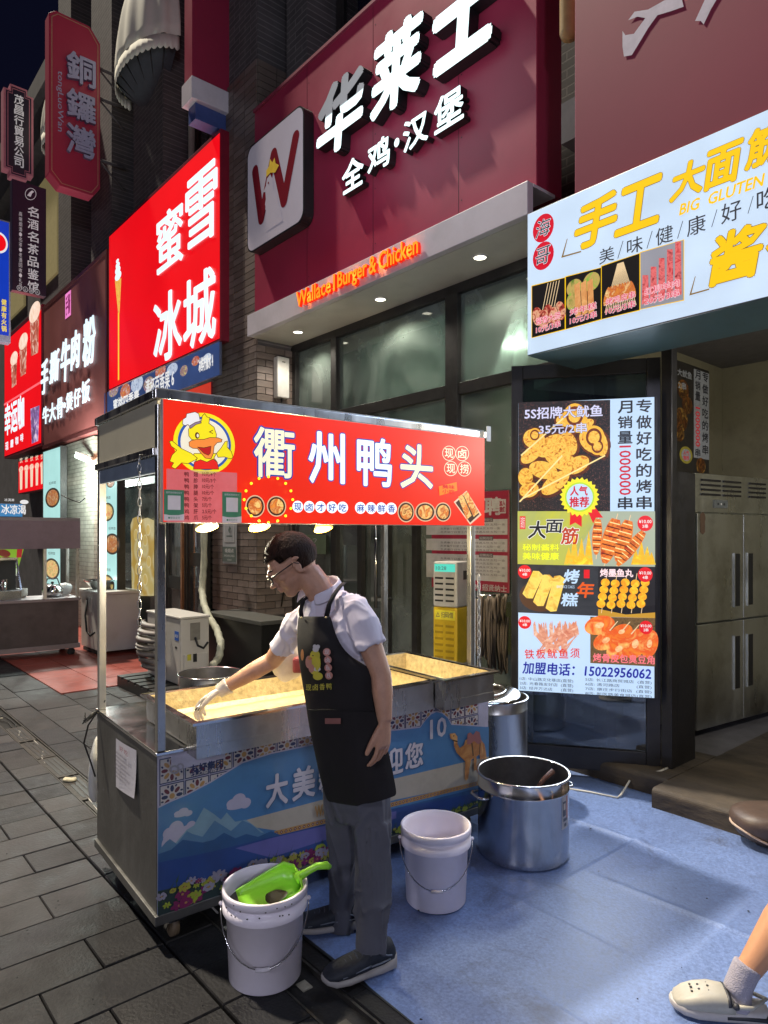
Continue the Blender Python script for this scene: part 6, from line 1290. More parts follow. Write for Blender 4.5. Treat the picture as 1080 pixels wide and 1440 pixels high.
# casters
def caster(x, y):
    q = MB(); q.box(x-.035, x+.035, y-.035, y+.035, CB-.012, CB-.001, STEELC); q.bar((x-.026, y, CB-.01), (x-.03, y+.02, .035), .022, .004, STEELC); q.bar((x+.026, y, CB-.01), (x+.03, y+.02, .035), .022, .004, STEELC)
    c = q.build('caster', ct); MAT_OF[c.name] = CW
    q = MB(); q.lathe([(.001, -.016), (.036, -.016), (.043, -.014), (.045, 0), (.043, .014), (.036, .016), (.001, .016)], mk('caster_wheel', (.14, .1, .06), .6), n=22); q.v = [(x+c_, y+.02+a*1, .046+b_) for a, b_, c_ in q.v]; q.build('wheel', c)
for (x, y) in ((.08, .035), (.09, CWD-.08), (CL-.1, .07), (CL-.1, CWD-.08)): caster(x, y)
# hanging chains
for (cx, cy, z0, z1) in ((-.015, .16, .98, 1.88),):
    for k in range(20):
        z = z1-.034*k; q = MB(); pts = [(cx+(.007*math.cos(t) if k % 2 else .0), cy+(.0 if k % 2 else .007*math.cos(t)), z+.02*math.sin(t)) for t in [2*PI*i/10 for i in range(11)]]
        q.tube(pts, .002, STEEL, 5, False); q.build('chain_link', ct)
for k in range(15):
    z = 1.34-.044*k; q = MB(); cx, cy = 1.79, .06; pts = [(cx+(.009*math.cos(t) if k % 2 else .0), cy+(.0 if k % 2 else .009*math.cos(t)), z+.026*math.sin(t)) for t in [2*PI*i/10 for i in range(11)]]
    q.tube(pts, .0028, STEEL, 5, False); q.build('chain_link', ct)
# notice sheet on the left side: built in a frame turned to that side
SFR = Fr(tuple(CW.w(0, CWD, 0)), math.atan2(.609, .793)-PI/2)
q = MB(); zz0 = SFR.px(178, 1110)[1]; a, b_ = SFR.px(164, 1038), SFR.px(193, 1055); e, f_ = SFR.px(164, 1106), SFR.px(194, 1122)
PAP = mk('paper', (.5, .48, .52), .7, var=.05)
vs = []; n = 6
for j in range(n+1):
    t = j/n; 
    for i in range(5): u_ = i/4; top = (a[0]+(b_[0]-a[0])*u_, a[1]+(b_[1]-a[1])*u_); bot = (e[0]+(f_[0]-e[0])*u_, e[1]+(f_[1]-e[1])*u_); vs.append((top[0]+(bot[0]-top[0])*t, -.003-.012*t*t*u_-.004*math.sin(3*u_), top[1]+(bot[1]-top[1])*t))
q.add(vs, [(j*5+i, j*5+i+1, (j+1)*5+i+1, (j+1)*5+i) for j in range(n) for i in range(4)], PAP, True)
o = q.build('paper_notice', ct); o.matrix_local = CW.I @ SFR.M
q = MB(); rd = mk('notice_red', (.3, .06, .08), .6); gy = mk('notice_ink', (.12, .1, .14), .6)
w0, w1 = a[0], b_[0]; zT = (a[1]+b_[1])/2; hh = zT-(e[1]+f_[1])/2
q.text('好 吃', w0+(w1-w0)*.35, w0+(w1-w0)*.75, zT-hh*.17, zT-hh*.06, rd, -.017)
for k in range(7): q.text('麻辣鲜香现卤现捞好吃不贵', w0+(w1-w0)*.12, w0+(w1-w0)*(.85 if k % 2 else .7), zT-hh*(.28+.085*k), zT-hh*(.235+.085*k), gy, -.018)
o = q.build('notice_writing', ct); o.matrix_local = CW.I @ SFR.M
q = MB(); q.tube([CW.I @ P(148, 985, 3.25), CW.I @ P(136, 1002, 3.27), CW.I @ P(124, 1020, 3.3), CW.I @ P(118, 1045, 3.3), CW.I @ P(127, 1070, 3.3), CW.I @ P(134, 1092, 3.3)], .004, BLACK, 6); q.build('cable', ct)
q = MB(); 
for k in range(5): q.tube([CW.I @ P(136, 1000+k, 3.24), CW.I @ P(128-k*2, 1004+k*3, 3.22), CW.I @ P(116+k, 1018-k*4, 3.2)], .003, BLACK, 5)
q.build('wire_knot', ct)
hb = MB(); hb.loft([[P(x, y, 3.5)+Vector((0, dy, 0)) for x, y, dy in r_] for r_ in (((130, 1034, 0), (136, 1030, .0), (140, 1032, .05), (134, 1036, .05)), ((124, 1070, -.03), (138, 1066, -.06), (142, 1070, .06), (130, 1075, .07)), ((122, 1105, -.04), (138, 1100, -.08), (143, 1105, .07), (130, 1110, .08)), ((127, 1132, -.02), (138, 1128, -.04), (142, 1130, .05), (132, 1136, .05)))], bgm)
o = hb.build('plastic_bag', None); ss = o.modifiers.new('s', 'SUBSURF'); ss.levels = 2; ss.render_levels = 2; tag(o, 'white plastic bag hanging at the back left corner of the duck cart', 'bag')

# steel trays on the cart
TIN = mk('tray_inside_steel', (.5, .4, .22), .5, .35, var=.35, scale=40, bump=.3, bscale=120, rvar=.12, dirt=.3, dcol=(.5, .4, .2), dscale=6)
def tray(name, label, x0, x1, y0, y1, z0, z1):
    t = thing(name, label, 'tray', CW.sub(x0, y0, z0)); L_, W_, H_ = x1-x0, y1-y0, z1-z0; r = .022
    q = MB()
    def ring(i, z): return [Vector(p) for p in ((i, i, z), (L_-i, i, z), (L_-i, W_-i, z), (i, W_-i, z))]
    q.loft([ring(.006, 0), ring(.001, .01), ring(0, H_-.012)], STEEL, cap=False, smooth=False); q.add(ring(.006, 0), [(0, 3, 2, 1)], STEEL)
    q.build('outer_wall', t)
    q = MB(); q.loft([ring(0, H_-.012), ring(-r, H_-.010), ring(-r, H_), ring(.004, H_+.001), ring(.006, H_-.006)], STEELC, cap=False, smooth=False); q.build('rim', t)
    q = MB(); q.loft([ring(.006, H_-.006), ring(.012, .03), ring(.03, .012)], TIN, cap=False, smooth=False); q.add(ring(.03, .012), [(0, 1, 2, 3)], TIN); q.build('lining', t)
    return t
T1 = tray('steel_tray', 'long steel tray on the left of the cart, the man reaches into it', .115, 1.03, -.10, .47, .752, .87)
T2 = tray('steel_tray', 'smaller steel tray in the middle of the cart just right of the man', 1.055, 1.33, -.085, .47, .752, .872)
T3 = tray('steel_tray', 'square steel tray on the right end of the cart', 1.335, 1.675, -.16, .55, .758, .885)
for t in (T1, T2, T3): pass
# overhanging fronts: skirts below the tray rims
for (t, L_, h_) in ((T1, .915, .03), (T2, .275, .03), (T3, .34, .03)):
    q = MB(); q.box(.0, L_, -.001, .004, -.025, .02, STEEL); q.box(.0, .004, .0041, .098, -.025, .02, STEEL); q.build('front_skirt', t)
TONG = thing('tongs', 'small steel tongs lying in the long tray under the man\'s gloved hand', 'tongs', loc=P(283, 1000, 2.8))
q = MB(); a = P(286, 985, 2.86); b_ = P(274, 1000, 2.78); q.tube([a, b_], .004, STEELC, 6); q.tube([a+Vector((.01, .01, .004)), b_+Vector((.012, .0, 0))], .004, STEELC, 6); q.build('tong_arm', TONG, world=True)
scr = MB(); scr.loft([[CW.w(1.47+.02*math.cos(t), .22+.013*math.sin(t), .775) for t in [2*PI*i/8 for i in range(8)]], [CW.w(1.47+.016*math.cos(t*1.1), .22+.012*math.sin(t), .80) for t in [2*PI*i/8 for i in range(8)]]], lit('food_scrap', (240, 190, 20), .5)); o = scr.build('food_scrap', None); tag(o, 'single small yellow food scrap in the square tray at right', 'food scrap')
# translucent food bag on the back of the tray, behind the arm
fb_ = MB(); BAGM = mk('clear_food_bag', (.55, .48, .42), .3, var=.2, scale=10, alpha=.75, bump=.5, bscale=20)
fb_.ball((0, 0, 0), (.085, .07, .11), BAGM, 22, 16); o = fb_.build('food_bag', None); o.location = P(404, 925, 3.2); tag(o, 'clear printed plastic food bag behind the man\'s reaching arm', 'bag')
dd = o.modifiers.new('d', 'DISPLACE'); dd.texture = tx; dd.strength = .05
rdp = MB(); rdp.box(-.05, .05, -.04, .04, 0, .07, mk('dark_red_plastic', (.14, .02, .03), .4)); o = rdp.build('plastic_tub', None, bevel=.01); o.location = P(428, 945, 3.15); tag(o, 'dark red plastic tub behind the man\'s waist on the cart', 'tub')

# ============================================================ pots and buckets
def pot(name, label, loc, r, h, t=.004, lid=False, fill=.12):
    o = thing(name, label, 'stock pot', loc=loc)
    q = MB(); q.lathe([(.001, 0), (r-.012, 0), (r-.002, .01), (r, .03), (r, h-.07), (r+.002, h-.066), (r, h-.062), (r, h-.006)], STEELC if not lid else STEEL, n=56); q.lathe([(r, h-.006), (r+.009, h-.004), (r+.009, h+.002), (r+.002, h+.004), (r-.004, h)], STEELC, n=56)
    q.build('body', o)
    q = MB(); q.lathe([(r-.004, h), (r-.005, h-.05), (r-.005, fill)], mk('pot_inside', (.3, .29, .3), .3, .9, var=.2), n=56); q.build('inner_wall', o)
    q = MB(); q.lathe([(.001, fill), (r-.005, fill)], mk('dark_broth', (.012, .008, .006), .08), n=40); q.build('broth', o)
    return o
pt = pot('stock_pot', 'big open steel stock pot with a ladle handle and blue badge beside white bucket', Vector((.690, 3.39, .008)), .222, .40)
for sg in (-1, 1):
    q = MB(); a0 = math.radians(200) if sg < 0 else math.radians(20); c, s_ = math.cos(a0), math.sin(a0); R_ = Matrix.Rotation(a0, 3, 'Z')
    pts = [R_ @ Vector(p) for p in ((.222, -.055, .31), (.25, -.055, .31), (.268, -.03, .312), (.268, .03, .312), (.25, .055, .31), (.222, .055, .31))]; q.tube(pts, .007, STEELC, 8); q.build('handle', pt)
# badge with portrait-like round print left plain: coloured ovals and lines only
q = MB(); N_ = 10
def curved(mb, th0, th1, z0, z1, m, rr): mb.add([(rr*math.cos(th0+(th1-th0)*i/6), rr*math.sin(th0+(th1-th0)*i/6), z) for z in (z0, z1) for i in range(7)], [(i, i+1, i+8, i+7) for i in range(6)], m, True)
t0 = math.radians(-47); curved(q, t0, t0+.3, .175, .33, mk('sticker_grey', (.35, .34, .36), .4), .2225)
curved(q, t0+.03, t0+.17, .235, .305, mk('sticker_dark', (.05, .06, .09), .4), .2229); curved(q, t0+.06, t0+.14, .265, .295, mk('sticker_pale', (.45, .4, .35), .4), .2233); curved(q, t0+.2, t0+.255, .22, .325, mk('sticker_red', (.4, .08, .05), .4), .2229); curved(q, t0+.05, t0+.24, .21, .225, mk('sticker_dark', (.05, .06, .09), .4), .2229); curved(q, t0+.09, t0+.2, .185, .2, mk('sticker_dark', (.05, .06, .09), .4), .2229)
q.build('sticker', pt)
lad = thing('ladle', 'dark wooden ladle handle leaning inside the big open steel pot', 'ladle', loc=P(760, 1100, 3.35))
q = MB(); q.tube([P(757, 1108, 3.38), P(765, 1095, 3.4), P(778, 1084, 3.42)], [.012, .012, .014], mk('ladle_wood', (.12, .05, .035), .5), 10); q.build('handle', lad, world=True)
p2 = pot('stock_pot', 'tall steel stock pot with its lid askew behind the right end of the cart', Vector((.655, 4.12, .008)), .205, .60, lid=True)
q = MB(); q.lathe([(.001, .035), (.03, .034), (.1, .03), (.17, .022), (.205, .008), (.212, 0), (.212, -.006)], STEELC, n=48); q.lathe([(.12, .029), (.125, .034), (.13, .0275)], STEELC, n=48); q.tube([(-.035, 0, .03), (-.03, 0, .06), (.03, 0, .06), (.035, 0, .03)], .006, STEELC)
ld_ = q.build('lid', None); ld_.location = (.60, 4.08, .625); ld_.rotation_euler = (.06, -.07, 0); tag(ld_, 'steel pot lid resting askew on the tall pot behind the cart', 'lid')
p3 = pot('stock_pot', 'steel pot half hidden behind the long tray of the cart', Vector((-1.13, 4.45, .12)), .2, .56, lid=True)
q = MB(); q.box(-.25, .25, -.2, .2, 0, .119, BLACK); o = q.build('stool', None); o.location = (-1.13, 4.45, 0.0); tag(o, 'low black stand under the half hidden steel pot', 'stand')
BUK = mk('bucket_plastic', (.86, .8, .88), .38, var=.06, scale=3, rvar=.06, dirt=.16, dcol=(.6, .55, .56), dscale=5)
def bucket(label, loc, rot):
    o = thing('bucket', label, 'bucket', loc=loc, group='white plastic buckets'); R_ = .148; r_ = .128; h = .325
    q = MB(); q.lathe([(.001, 0), (r_-.004, 0), (r_, .005), (R_-.010, h-.085), (R_+.001, h-.082), (R_+.003, h-.078), (R_+.003, h-.048), (R_-.006, h-.045), (R_-.005, h-.03), (R_+.004, h-.028), (R_+.004, h-.004), (R_+.001, h), (R_-.006, h-.001), (R_-.010, h-.03), (r_-.006, .01), (.001, .01)], BUK, n=56); q.build('pail', o)
    q = MB(); pts = []; 
    for i in range(21):
        t = PI*i/20; x = math.cos(t)*(R_+.008); z = h-.06-math.sin(t)**1.15*.155; y = -(R_+.004)*math.sin(t)**.9*1.0-.004
        pts.append(Matrix.Rotation(rot, 3, 'Z') @ Vector((x, y, z)))
    q.tube(pts, .0022, STEELC, 6); q.build('bail', o)
    q = MB(); q.tube([pts[9]+Vector((0, -.003, 0)), pts[10]+Vector((0, -.003, 0)), pts[11]+Vector((0, -.003, 0))], .0075, mk('grip_white', (.6, .56, .6), .4), 10); q.build('grip', o)
    q = MB()
    for i in (0, 20): q.ball(pts[i], .008, BUK, 8, 6)
    q.build('bail_hinge', o)
    return o
b1 = bucket('white bucket in front of the cart holding a green scoop in dark sauce', Vector((-.428, 2.46, 0)), .12)
b2 = bucket('clean empty white bucket on the blue mat between the man and the steel pot', Vector((.224, 2.95, .008)), -.05)
q = MB(); q.lathe([(.001, .262), (.1375, .262)], mk('dark_sauce', (.03, .02, .008), .12), n=36); q.build('sauce', b1)
q = MB(); rr_ = random.Random(4)
for k in range(14): a = rr_.uniform(-2.6, -.6); q.ball((.1515*math.cos(a), .1515*math.sin(a), rr_.uniform(.27, .315)), (.003, .003, .0025), mk('dark_sauce', (.03, .02, .008), .12), 6, 4)
o = q.build('splash_specks', b1); o['kind'] = 'stuff'
GSC = mk('green_scoop_plastic', (.33, .78, .05), .3, var=.05, dirt=.12, dcol=(.05, .08, .02), dscale=14)
sc_ = thing('scoop', 'bright green plastic scoop standing in the sauce of the front bucket', 'scoop', loc=Vector((-.40, 2.44, .25)))
# scoop: half pipe tapering, handle to upper right
q = MB(); n = 16; rings = []
ax0 = Vector((-.105, -.03, .012)); ax1 = Vector((.085, .03, .085)); axd = (ax1-ax0); 
up = Vector((-.2, -.45, .85)); up = (up-axd*(up.dot(axd)/axd.length_squared)).normalized(); side = axd.cross(up).normalized()
for i in range(10):
    f_ = i/9; c = ax0+axd*f_; w_ = .060+.018*math.sin(PI*min(1, f_*1.1)*.5); dp = .022+.05*f_
    if i == 9: w_ = .05; c = c+Vector((.006, 0, .0))
    rings.append([c+side*w_*math.cos(t)*-1-up*dp*math.sin(t)+up*.02 for t in [PI*j/n for j in range(n+1)]])
vs = [p for r_ in rings for p in r_]; q.add(vs, [(i*(n+1)+j, i*(n+1)+j+1, (i+1)*(n+1)+j+1, (i+1)*(n+1)+j) for i in range(9) for j in range(n)], GSC, True)
q.add(rings[-1]+[ax1+Vector((.012, 0, .012))], [(j, j+1, n+1) for j in range(n)]+[(n, 0, n+1)], GSC, True)
o = q.build('bowl', sc_); sm = o.modifiers.new('s', 'SOLIDIFY'); sm.thickness = .004
q = MB(); q.add([ax0+axd*f_+side*w_-up*.022 for f_, w_ in [(.40+(.36+.05*math.sin(3*t_))*math.cos(t_), .006+(.034+.006*math.cos(2*t_))*math.sin(t_)) for t_ in [2*PI*i_/20 for i_ in range(20)]]], [tuple(range(20))], mk('dark_sauce', (.03, .02, .008), .12)); q.build('sauce', sc_)
q = MB(); q.tube([ax1+Vector((-.005, 0, .0)), ax1+Vector((.035, .012, .02)), ax1+Vector((.07, .022, .035)), ax1+Vector((.105, .03, .035)), ax1+Vector((.118, .033, .025))], [.02, .013, .013, .014, .009], GSC, 12); q.build('handle', sc_)

# ============================================================ people
SKIN = mk('skin', (.43, .23, .15), .48, var=.17, scale=16, bump=.12, bscale=170, spec=.4)
def prism(name, col): return mk(name, col, .85, var=.1, scale=6, bump=.25, bscale=9)
SHIRT = mk('white_polo_cloth', (.6, .56, .64), .85, var=.05, scale=5, bump=.3, bscale=9); PANTS = mk('grey_trousers', (.085, .086, .105), .85, var=.15, scale=4, bump=.35, bscale=7)
APRON = mk('black_apron_cloth', (.006, .004, .005), .85, var=.3, scale=6, bump=.35, bscale=8)
HAIR = mk('dark_hair', (.02, .010, .007), .7, spec=.15, var=.5, scale=60, bump=.8, bscale=160, stretch=(1, 1, .35)); SHOE = mk('navy_shoe', (.014, .018, .028), .7, var=.3, scale=30, bump=.3); SOLE = mk('grey_sole', (.33, .31, .3), .6, var=.1)
def ring(c, ax, ay, n=24, e=2.0):
    out = []
    for i in range(n):
        t = 2*PI*i/n; a, b_ = math.cos(t), math.sin(t); a = math.copysign(abs(a)**(2/e), a); b_ = math.copysign(abs(b_)**(2/e), b_); out.append(c+ax*a+ay*b_)
    return out
def wrinkle(o, amp, sc, st, seed=0):
    me = o.data; nr = [v.normal.copy() for v in me.vertices]
    for v, n_ in zip(me.vertices, nr):
        p = Vector((v.co.x*st[0]+seed, v.co.y*st[1], v.co.z*st[2]))*sc; q = Vector((noise.noise(p*.6), noise.noise(p*.6+Vector((9, 3, 1))), 0))*1.2
        a = noise.noise(p+q); r_ = max(0, 1-abs(a)*5)**1.5; a2 = noise.noise(p*1.9+q*2); r2 = max(0, 1-abs(a2)*6)**1.5; v.co += n_*amp*(r_*.8+r2*.45-.45+.4*noise.noise(p*.8))
    me.update(); return o
man = thing('person', 'man in white polo, black duck apron and glasses leaning over the cart tray', 'person', loc=Vector((-.13, 2.55, 0)))
yaw = math.radians(222)                       # facing direction in plan
fx = Vector((math.cos(yaw), math.sin(yaw), 0)); rx = Vector((fx.y, -fx.x, 0))   # rx: his right
# torso stations: pixel centre, depth, half side, half depth
st_ = [((505, 1100), 2.57, .140, .105), ((499, 1060), 2.57, .136, .105), ((491, 1015), 2.57, .132, .103), ((482, 970), 2.57, .134, .105), ((477, 930), 2.57, .142, .110), ((471, 895), 2.575, .152, .112), ((465, 866), 2.58, .148, .100), ((460, 848), 2.585, .105, .08), ((455, 836), 2.59, .068, .062)]
def torso(scale=1., off=0., stations=st_):
    return [ring(P(c[0], c[1], D), rx*(a*scale+off), fx*(b_*scale+off), 28, 2.3) for (c, D, a, b_) in stations]
mb = MB(); mb.loft(torso(.84), SKIN)
RS, RE, RW = P(418, 880, 2.74), P(384, 928, 2.90), P(313, 969, 2.88)
LS_, LE, LW = P(508, 872, 2.46), P(536, 950, 2.39), P(541, 1014, 2.35)
mb.tube([P(446, 872, 2.66), RS, RS.lerp(RE, .5), RE, RE.lerp(RW, .35), RE.lerp(RW, .8), RW], [.05, .05, .044, .038, .038, .029, .025], SKIN, 16)
mb.tube([P(492, 864, 2.5), LS_, LS_.lerp(LE, .5), LE, LE.lerp(LW, .35), LE.lerp(LW, .8), LW], [.05, .050, .043, .0365, .037, .029, .025], SKIN, 16)
# neck and head
HC = P(414, 794, 2.60); nb_ = P(453, 838, 2.59)
mb.tube([P(458, 854, 2.585), nb_, P(443, 820, 2.59), P(432, 806, 2.6)], [.07, .056, .053, .053], SKIN, 16)
hy = math.radians(186); pit = math.radians(-34)
hf = Vector((math.cos(hy)*math.cos(pit), math.sin(hy)*math.cos(pit), math.sin(pit))); hs_ = Vector((hf.y, -hf.x, 0)).normalized(); hu = (hs_.cross(hf)).normalized()
if hu.z < 0: hu = -hu
HR = Matrix((hf, -hs_, hu)).transposed()     # columns: forward, left, up
def hp(f, s, u): return HC+hf*f+hs_*s+hu*u
E_ = lambda c, r: mb.ball(hp(*c), r, SKIN, 18, 12, HR)
E_((-.004, 0, .022), (.088, .072, .092)); E_((.03, 0, .01), (.068, .066, .075)); E_((.035, 0, -.035), (.058, .055, .055)); E_((.066, 0, -.078), (.026, .028, .022)); E_((.04, 0, -.062), (.046, .044, .032)); E_((.0, 0, -.03), (.06, .058, .06))
E_((.098, 0, .022), (.008, .03, .012)); E_((.102, 0, -.012), (.010, .012, .022)); E_((.113, 0, -.024), (.013, .012, .010)); E_((.104, .011, -.027), (.007, .007, .006)); E_((.104, -.011, -.027), (.007, .007, .006))
E_((.098, 0, -.044), (.010, .022, .006)); E_((.094, 0, -.056), (.010, .020, .007)); E_((.058, .045, -.012), (.02, .014, .02)); E_((.058, -.045, -.012), (.02, .014, .02))
for sg in (1, -1):
    for k in range(9):
        a = -1.9+k*.52; mb.ball(hp(-.012+.017*math.cos(a)-.004, sg*(.080+.004*math.sin(a)), -.006+.03*math.sin(a)), .0065, SKIN, 8, 6)
    E_((-.012, sg*.075, -.008), (.012, .006, .022))
# hands
def hand(mb, w, d, n, th, L=.175, curl=.5, spread=.12, thumb_out=.6, m=SKIN, rad=.0085):
    """w wrist point, d finger direction, n palm normal (curl direction), th thumb side"""
    d = d.normalized(); th = (th-d*th.dot(d)).normalized(); n = (n-d*n.dot(d)-th*n.dot(th)).normalized()
    pl = L*.52
    rings = [ring(w+d*t, th*a, n*b_, 14) for t, a, b_ in ((-.01, .026, .019), (.015, .03, .017), (pl*.55, .039, .016), (pl*.95, .041, .014), (pl*1.03, .036, .010))]
    mb.loft(rings, m)
    for i, (o_, ln) in enumerate(((.031, .42), (.0105, .47), (-.0105, .44), (-.031, .35))):
        p = w+d*pl*.9+th*o_; dirn = (d+th*spread*(o_/.031)).normalized(); ang = 0; pts = [p-d*.01]; seg = (.40, .32, .26)
        p = p+d*.008; pts.append(p)
        for s_ in seg:
            ang += curl*(1+.12*i); dd_ = dirn*math.cos(ang)+n*math.sin(ang); p = p+dd_*L*ln*s_*1.12; pts.append(p)
        mb.tube(pts, [rad, rad, rad*.97, rad*.9, rad*.75], m, 10); mb.ball(pts[-1], rad*.78, m, 8, 6)
    p = w+d*.02+th*.024; dd_ = (d*.75+th*thumb_out+n*.25).normalized(); d2 = (d*.95+th*.15+n*.35).normalized(); pts = [p, p+dd_*.032, p+dd_*.05+d2*.018, p+dd_*.052+d2*.045]; mb.tube(pts, [.014, .0125, .011, .0085], m, 10); mb.ball(pts[-1], .0088, m, 8, 6)
hand(mb, LW, Vector((-.06, -.05, -1)), Vector((-.8, .5, -.1)), Vector((-.55, -.8, 0)), .162, .24, spread=.12, thumb_out=.35, rad=.0078)
man_body_parts = mb
# lower legs inside trousers
for (hpx, D0, kpx, D1, apx, D2) in (((494, 1105), 2.62, (480, 1195), 2.68, (484, 1285), 2.73), ((527, 1105), 2.52, (522, 1205), 2.51, (528, 1318), 2.46)):
    mb.tube([P(apx[0]-1, apx[1]-22, D2), P(apx[0]-1, apx[1]-4, D2), P(apx[0], apx[1]+8, D2)], [.03, .034, .034], SKIN, 14)
fuse(mb, 'body', man, .0042, 3)
GLOV = mk('clear_glove', (.62, .56, .52), .25, var=.1, scale=20, alpha=.8, bump=.3, bscale=30, coat=.3)
g2 = MB(); hand(g2, RW+(RW-RE).normalized()*.006, Vector((-.82, -.12, -.50)), Vector((.1, -.25, -1)), Vector((-.2, -1, .1)), .165, .42, m=GLOV, rad=.0105)
g2.tube([RW+(RE-RW).normalized()*.03, RW, RW+(RW-RE).normalized()*.02], [.037, .031, .03], GLOV, 14)
fuse(g2, 'plastic_glove', man, .0045, 2)
# hair
hb_ = MB(); 
def hair_ok(v): return True
n, m_ = 48, 30; vs = []; 
for i in range(m_+1):
    for j in range(n):
        t = PI*i/m_*.80; a = 2*PI*j/n; f_, s_, u_ = math.sin(t)*math.cos(a), math.sin(t)*math.sin(a), math.cos(t)
        lim = .38 if f_ > .35 else (.10 if f_ > -.1 else -.62)   # hairline: forehead, over ears, nape
        u2 = max(u_, lim+.04*noise.noise(Vector((a*3, 0, 1))))
        k = 1.0
        if u_ < u2: 
            rr2 = math.sqrt(max(0, 1-u2*u2)); h_ = math.hypot(f_, s_) or 1; f_, s_ = f_/h_*rr2, s_/h_*rr2; u_ = u2; k = .965
        nz_ = 1+.03*noise.noise(Vector((f_*7, s_*7, u_*5)))+(.035 if u_ > .7 and f_ > 0 else 0)
        tp_ = 1-.30*max(0, -u_-.12) if f_ < .2 else 1; nz_ *= tp_
        vs.append(HC+HR @ Vector((f_*(.108 if f_ > 0 else .098)*nz_*k-.010, s_*.083*nz_*k, u_*.106*nz_*k+.024)))
hb_.add([v for v in vs], [(i*n+j, i*n+(j+1) % n, (i+1)*n+(j+1) % n, (i+1)*n+j) for i in range(m_) for j in range(n)], HAIR, True)
o = hb_.build('hair', man, world=True)
# tufts for an uneven outline
tf = MB(); rr_ = random.Random(5)
for k in range(1100):
    a = rr_.uniform(0, 2*PI); t = math.acos(rr_.uniform(-.15, 1)); f_, s_, u_ = math.sin(t)*math.cos(a), math.sin(t)*math.sin(a), math.cos(t)
    if u_ < (.42 if f_ > .35 else .16 if f_ > -.1 else -.25): continue
    b0 = HR @ Vector((f_*(.106 if f_ > 0 else .096)-.010, s_*.081, u_*.104+.024)); nd = (HR @ Vector((f_*.6+.55*max(0, f_), s_, u_*.8-.3))).normalized()
    p = HC+b0; tf.tube([p-nd*.002, p+nd*.0012+hf*.004, p+nd*.0015+hf*.010-hu*.002], [.0018, .0014, .0004], HAIR, 4)
o = tf.build('hair_tufts', man, world=True); o['kind'] = 'stuff'
# eyes, brows, glasses
ey = MB(); ey.ball(hp(.083, .031, .006), (.008, .011, .005), mk('eye_dark', (.02, .015, .012), .2), 10, 8, HR); ey.ball(hp(.083, -.031, .006), (.008, .011, .005), mk('eye_dark', (.02, .015, .012), .2), 10, 8, HR); ey.build('eye', man, world=True)
ey = MB(); 
for sg in (1, -1): ey.tube([hp(.094, sg*.014, .028), hp(.092, sg*.03, .031), hp(.078, sg*.046, .027)], [.003, .0035, .002], HAIR, 6)
ey.build('eyebrow', man, world=True)
gf = MB(); BLKF = mk('black_frame', (.01, .01, .012), .3)
for sg in (1, -1):
    pts = [hp(.112-.008*abs(math.cos(t))-.006*(1 if sg*math.cos(t) > .2 else 0), sg*.031+.024*math.cos(t), .002+.018*math.sin(t)) for t in [2*PI*i/18 for i in range(19)]]
    gf.tube(pts, .0022, BLKF, 6); gf.tube([hp(.100, sg*.055, .008), hp(.05, sg*.078, .008), hp(-.005, sg*.084, .010), hp(-.02, sg*.082, -.004)], .0022, BLKF, 6)
gf.tube([hp(.112, -.008, .006), hp(.114, 0, .008), hp(.112, .008, .006)], .002, BLKF, 6); gl_ = gf.build('glasses', man, world=True); MAT_OF[gl_.name] = MAT_OF[man.name]
gf = MB()
for sg in (1, -1): gf.add([hp(.108-.006*(1 if sg*math.cos(t) > .2 else 0), sg*.031+.023*math.cos(t), .002+.017*math.sin(t)) for t in [2*PI*i/16 for i in range(16)]], [tuple(range(16))], glassmat('lens_glass_%d' % (sg+1), (.8, .82, .85), .15, .02))
gf.build('lens', gl_, world=True)
# shirt: torso shell and sleeves
sh = MB(); stS = [((494, 1030), 2.57, .132, .103)]+st_[2:7]+[]
rg_ = torso(1., .006, stS)
for (c, D, a, b_, tl_) in (((462, 850), 2.583, .115, .09, .2), ((453, 837), 2.588, .076, .070, .28)): rg_.append(ring(P(c[0], c[1], D), rx*a, (fx+Vector((0, 0, -tl_)))*b_, 28, 2.2))
sh.loft(rg_, SHIRT)
dR = (RE-RS).normalized(); dL = (LE-LS_).normalized()
sh.tube([P(440, 866, 2.66), RS-dR*.01, RS+dR*.07, RS.lerp(RE, .62)], [.058, .060, .056, .054], SHIRT, 20)
sh.tube([P(462, 843, 2.57), P(482, 850, 2.53), P(500, 860, 2.48), LS_+dL*.02, LS_+dL*.07, LS_.lerp(LE, .50)+Vector((.004, 0, 0))], [.05, .055, .058, .060, .057, .056], SHIRT, 20)
wrinkle(fuse(sh, 'polo_shirt', man, .0055, 3), .012, 8, (1, 1, .55), 3)
cl = MB()                                   # collar
cr_ = []
for i in range(21):
    a = -2.5+5.0*i/20; c, s_ = math.cos(a), math.sin(a); base = P(451, 833, 2.588)+Vector((0, 0, .0))-fx*0.0+Vector((0,0,.0))+Vector((0, 0, .036*c))-fx*0+rx*(.074*s_)-fx*(.071*c)
    cr_.append((base+Vector((-.008, 0, .026)), base+Vector((0, 0, -.018))+(rx*s_-fx*c)*.016))
vs = [p for pr2 in cr_ for p in pr2]; cl.add(vs, [(2*i, 2*i+2, 2*i+3, 2*i+1) for i in range(20)], SHIRT, True); o = cl.build('collar', man, world=True); so = o.modifiers.new('s', 'SOLIDIFY'); so.thickness = .005; ss = o.modifiers.new('ss', 'SUBSURF'); ss.levels = 1; ss.render_levels = 1
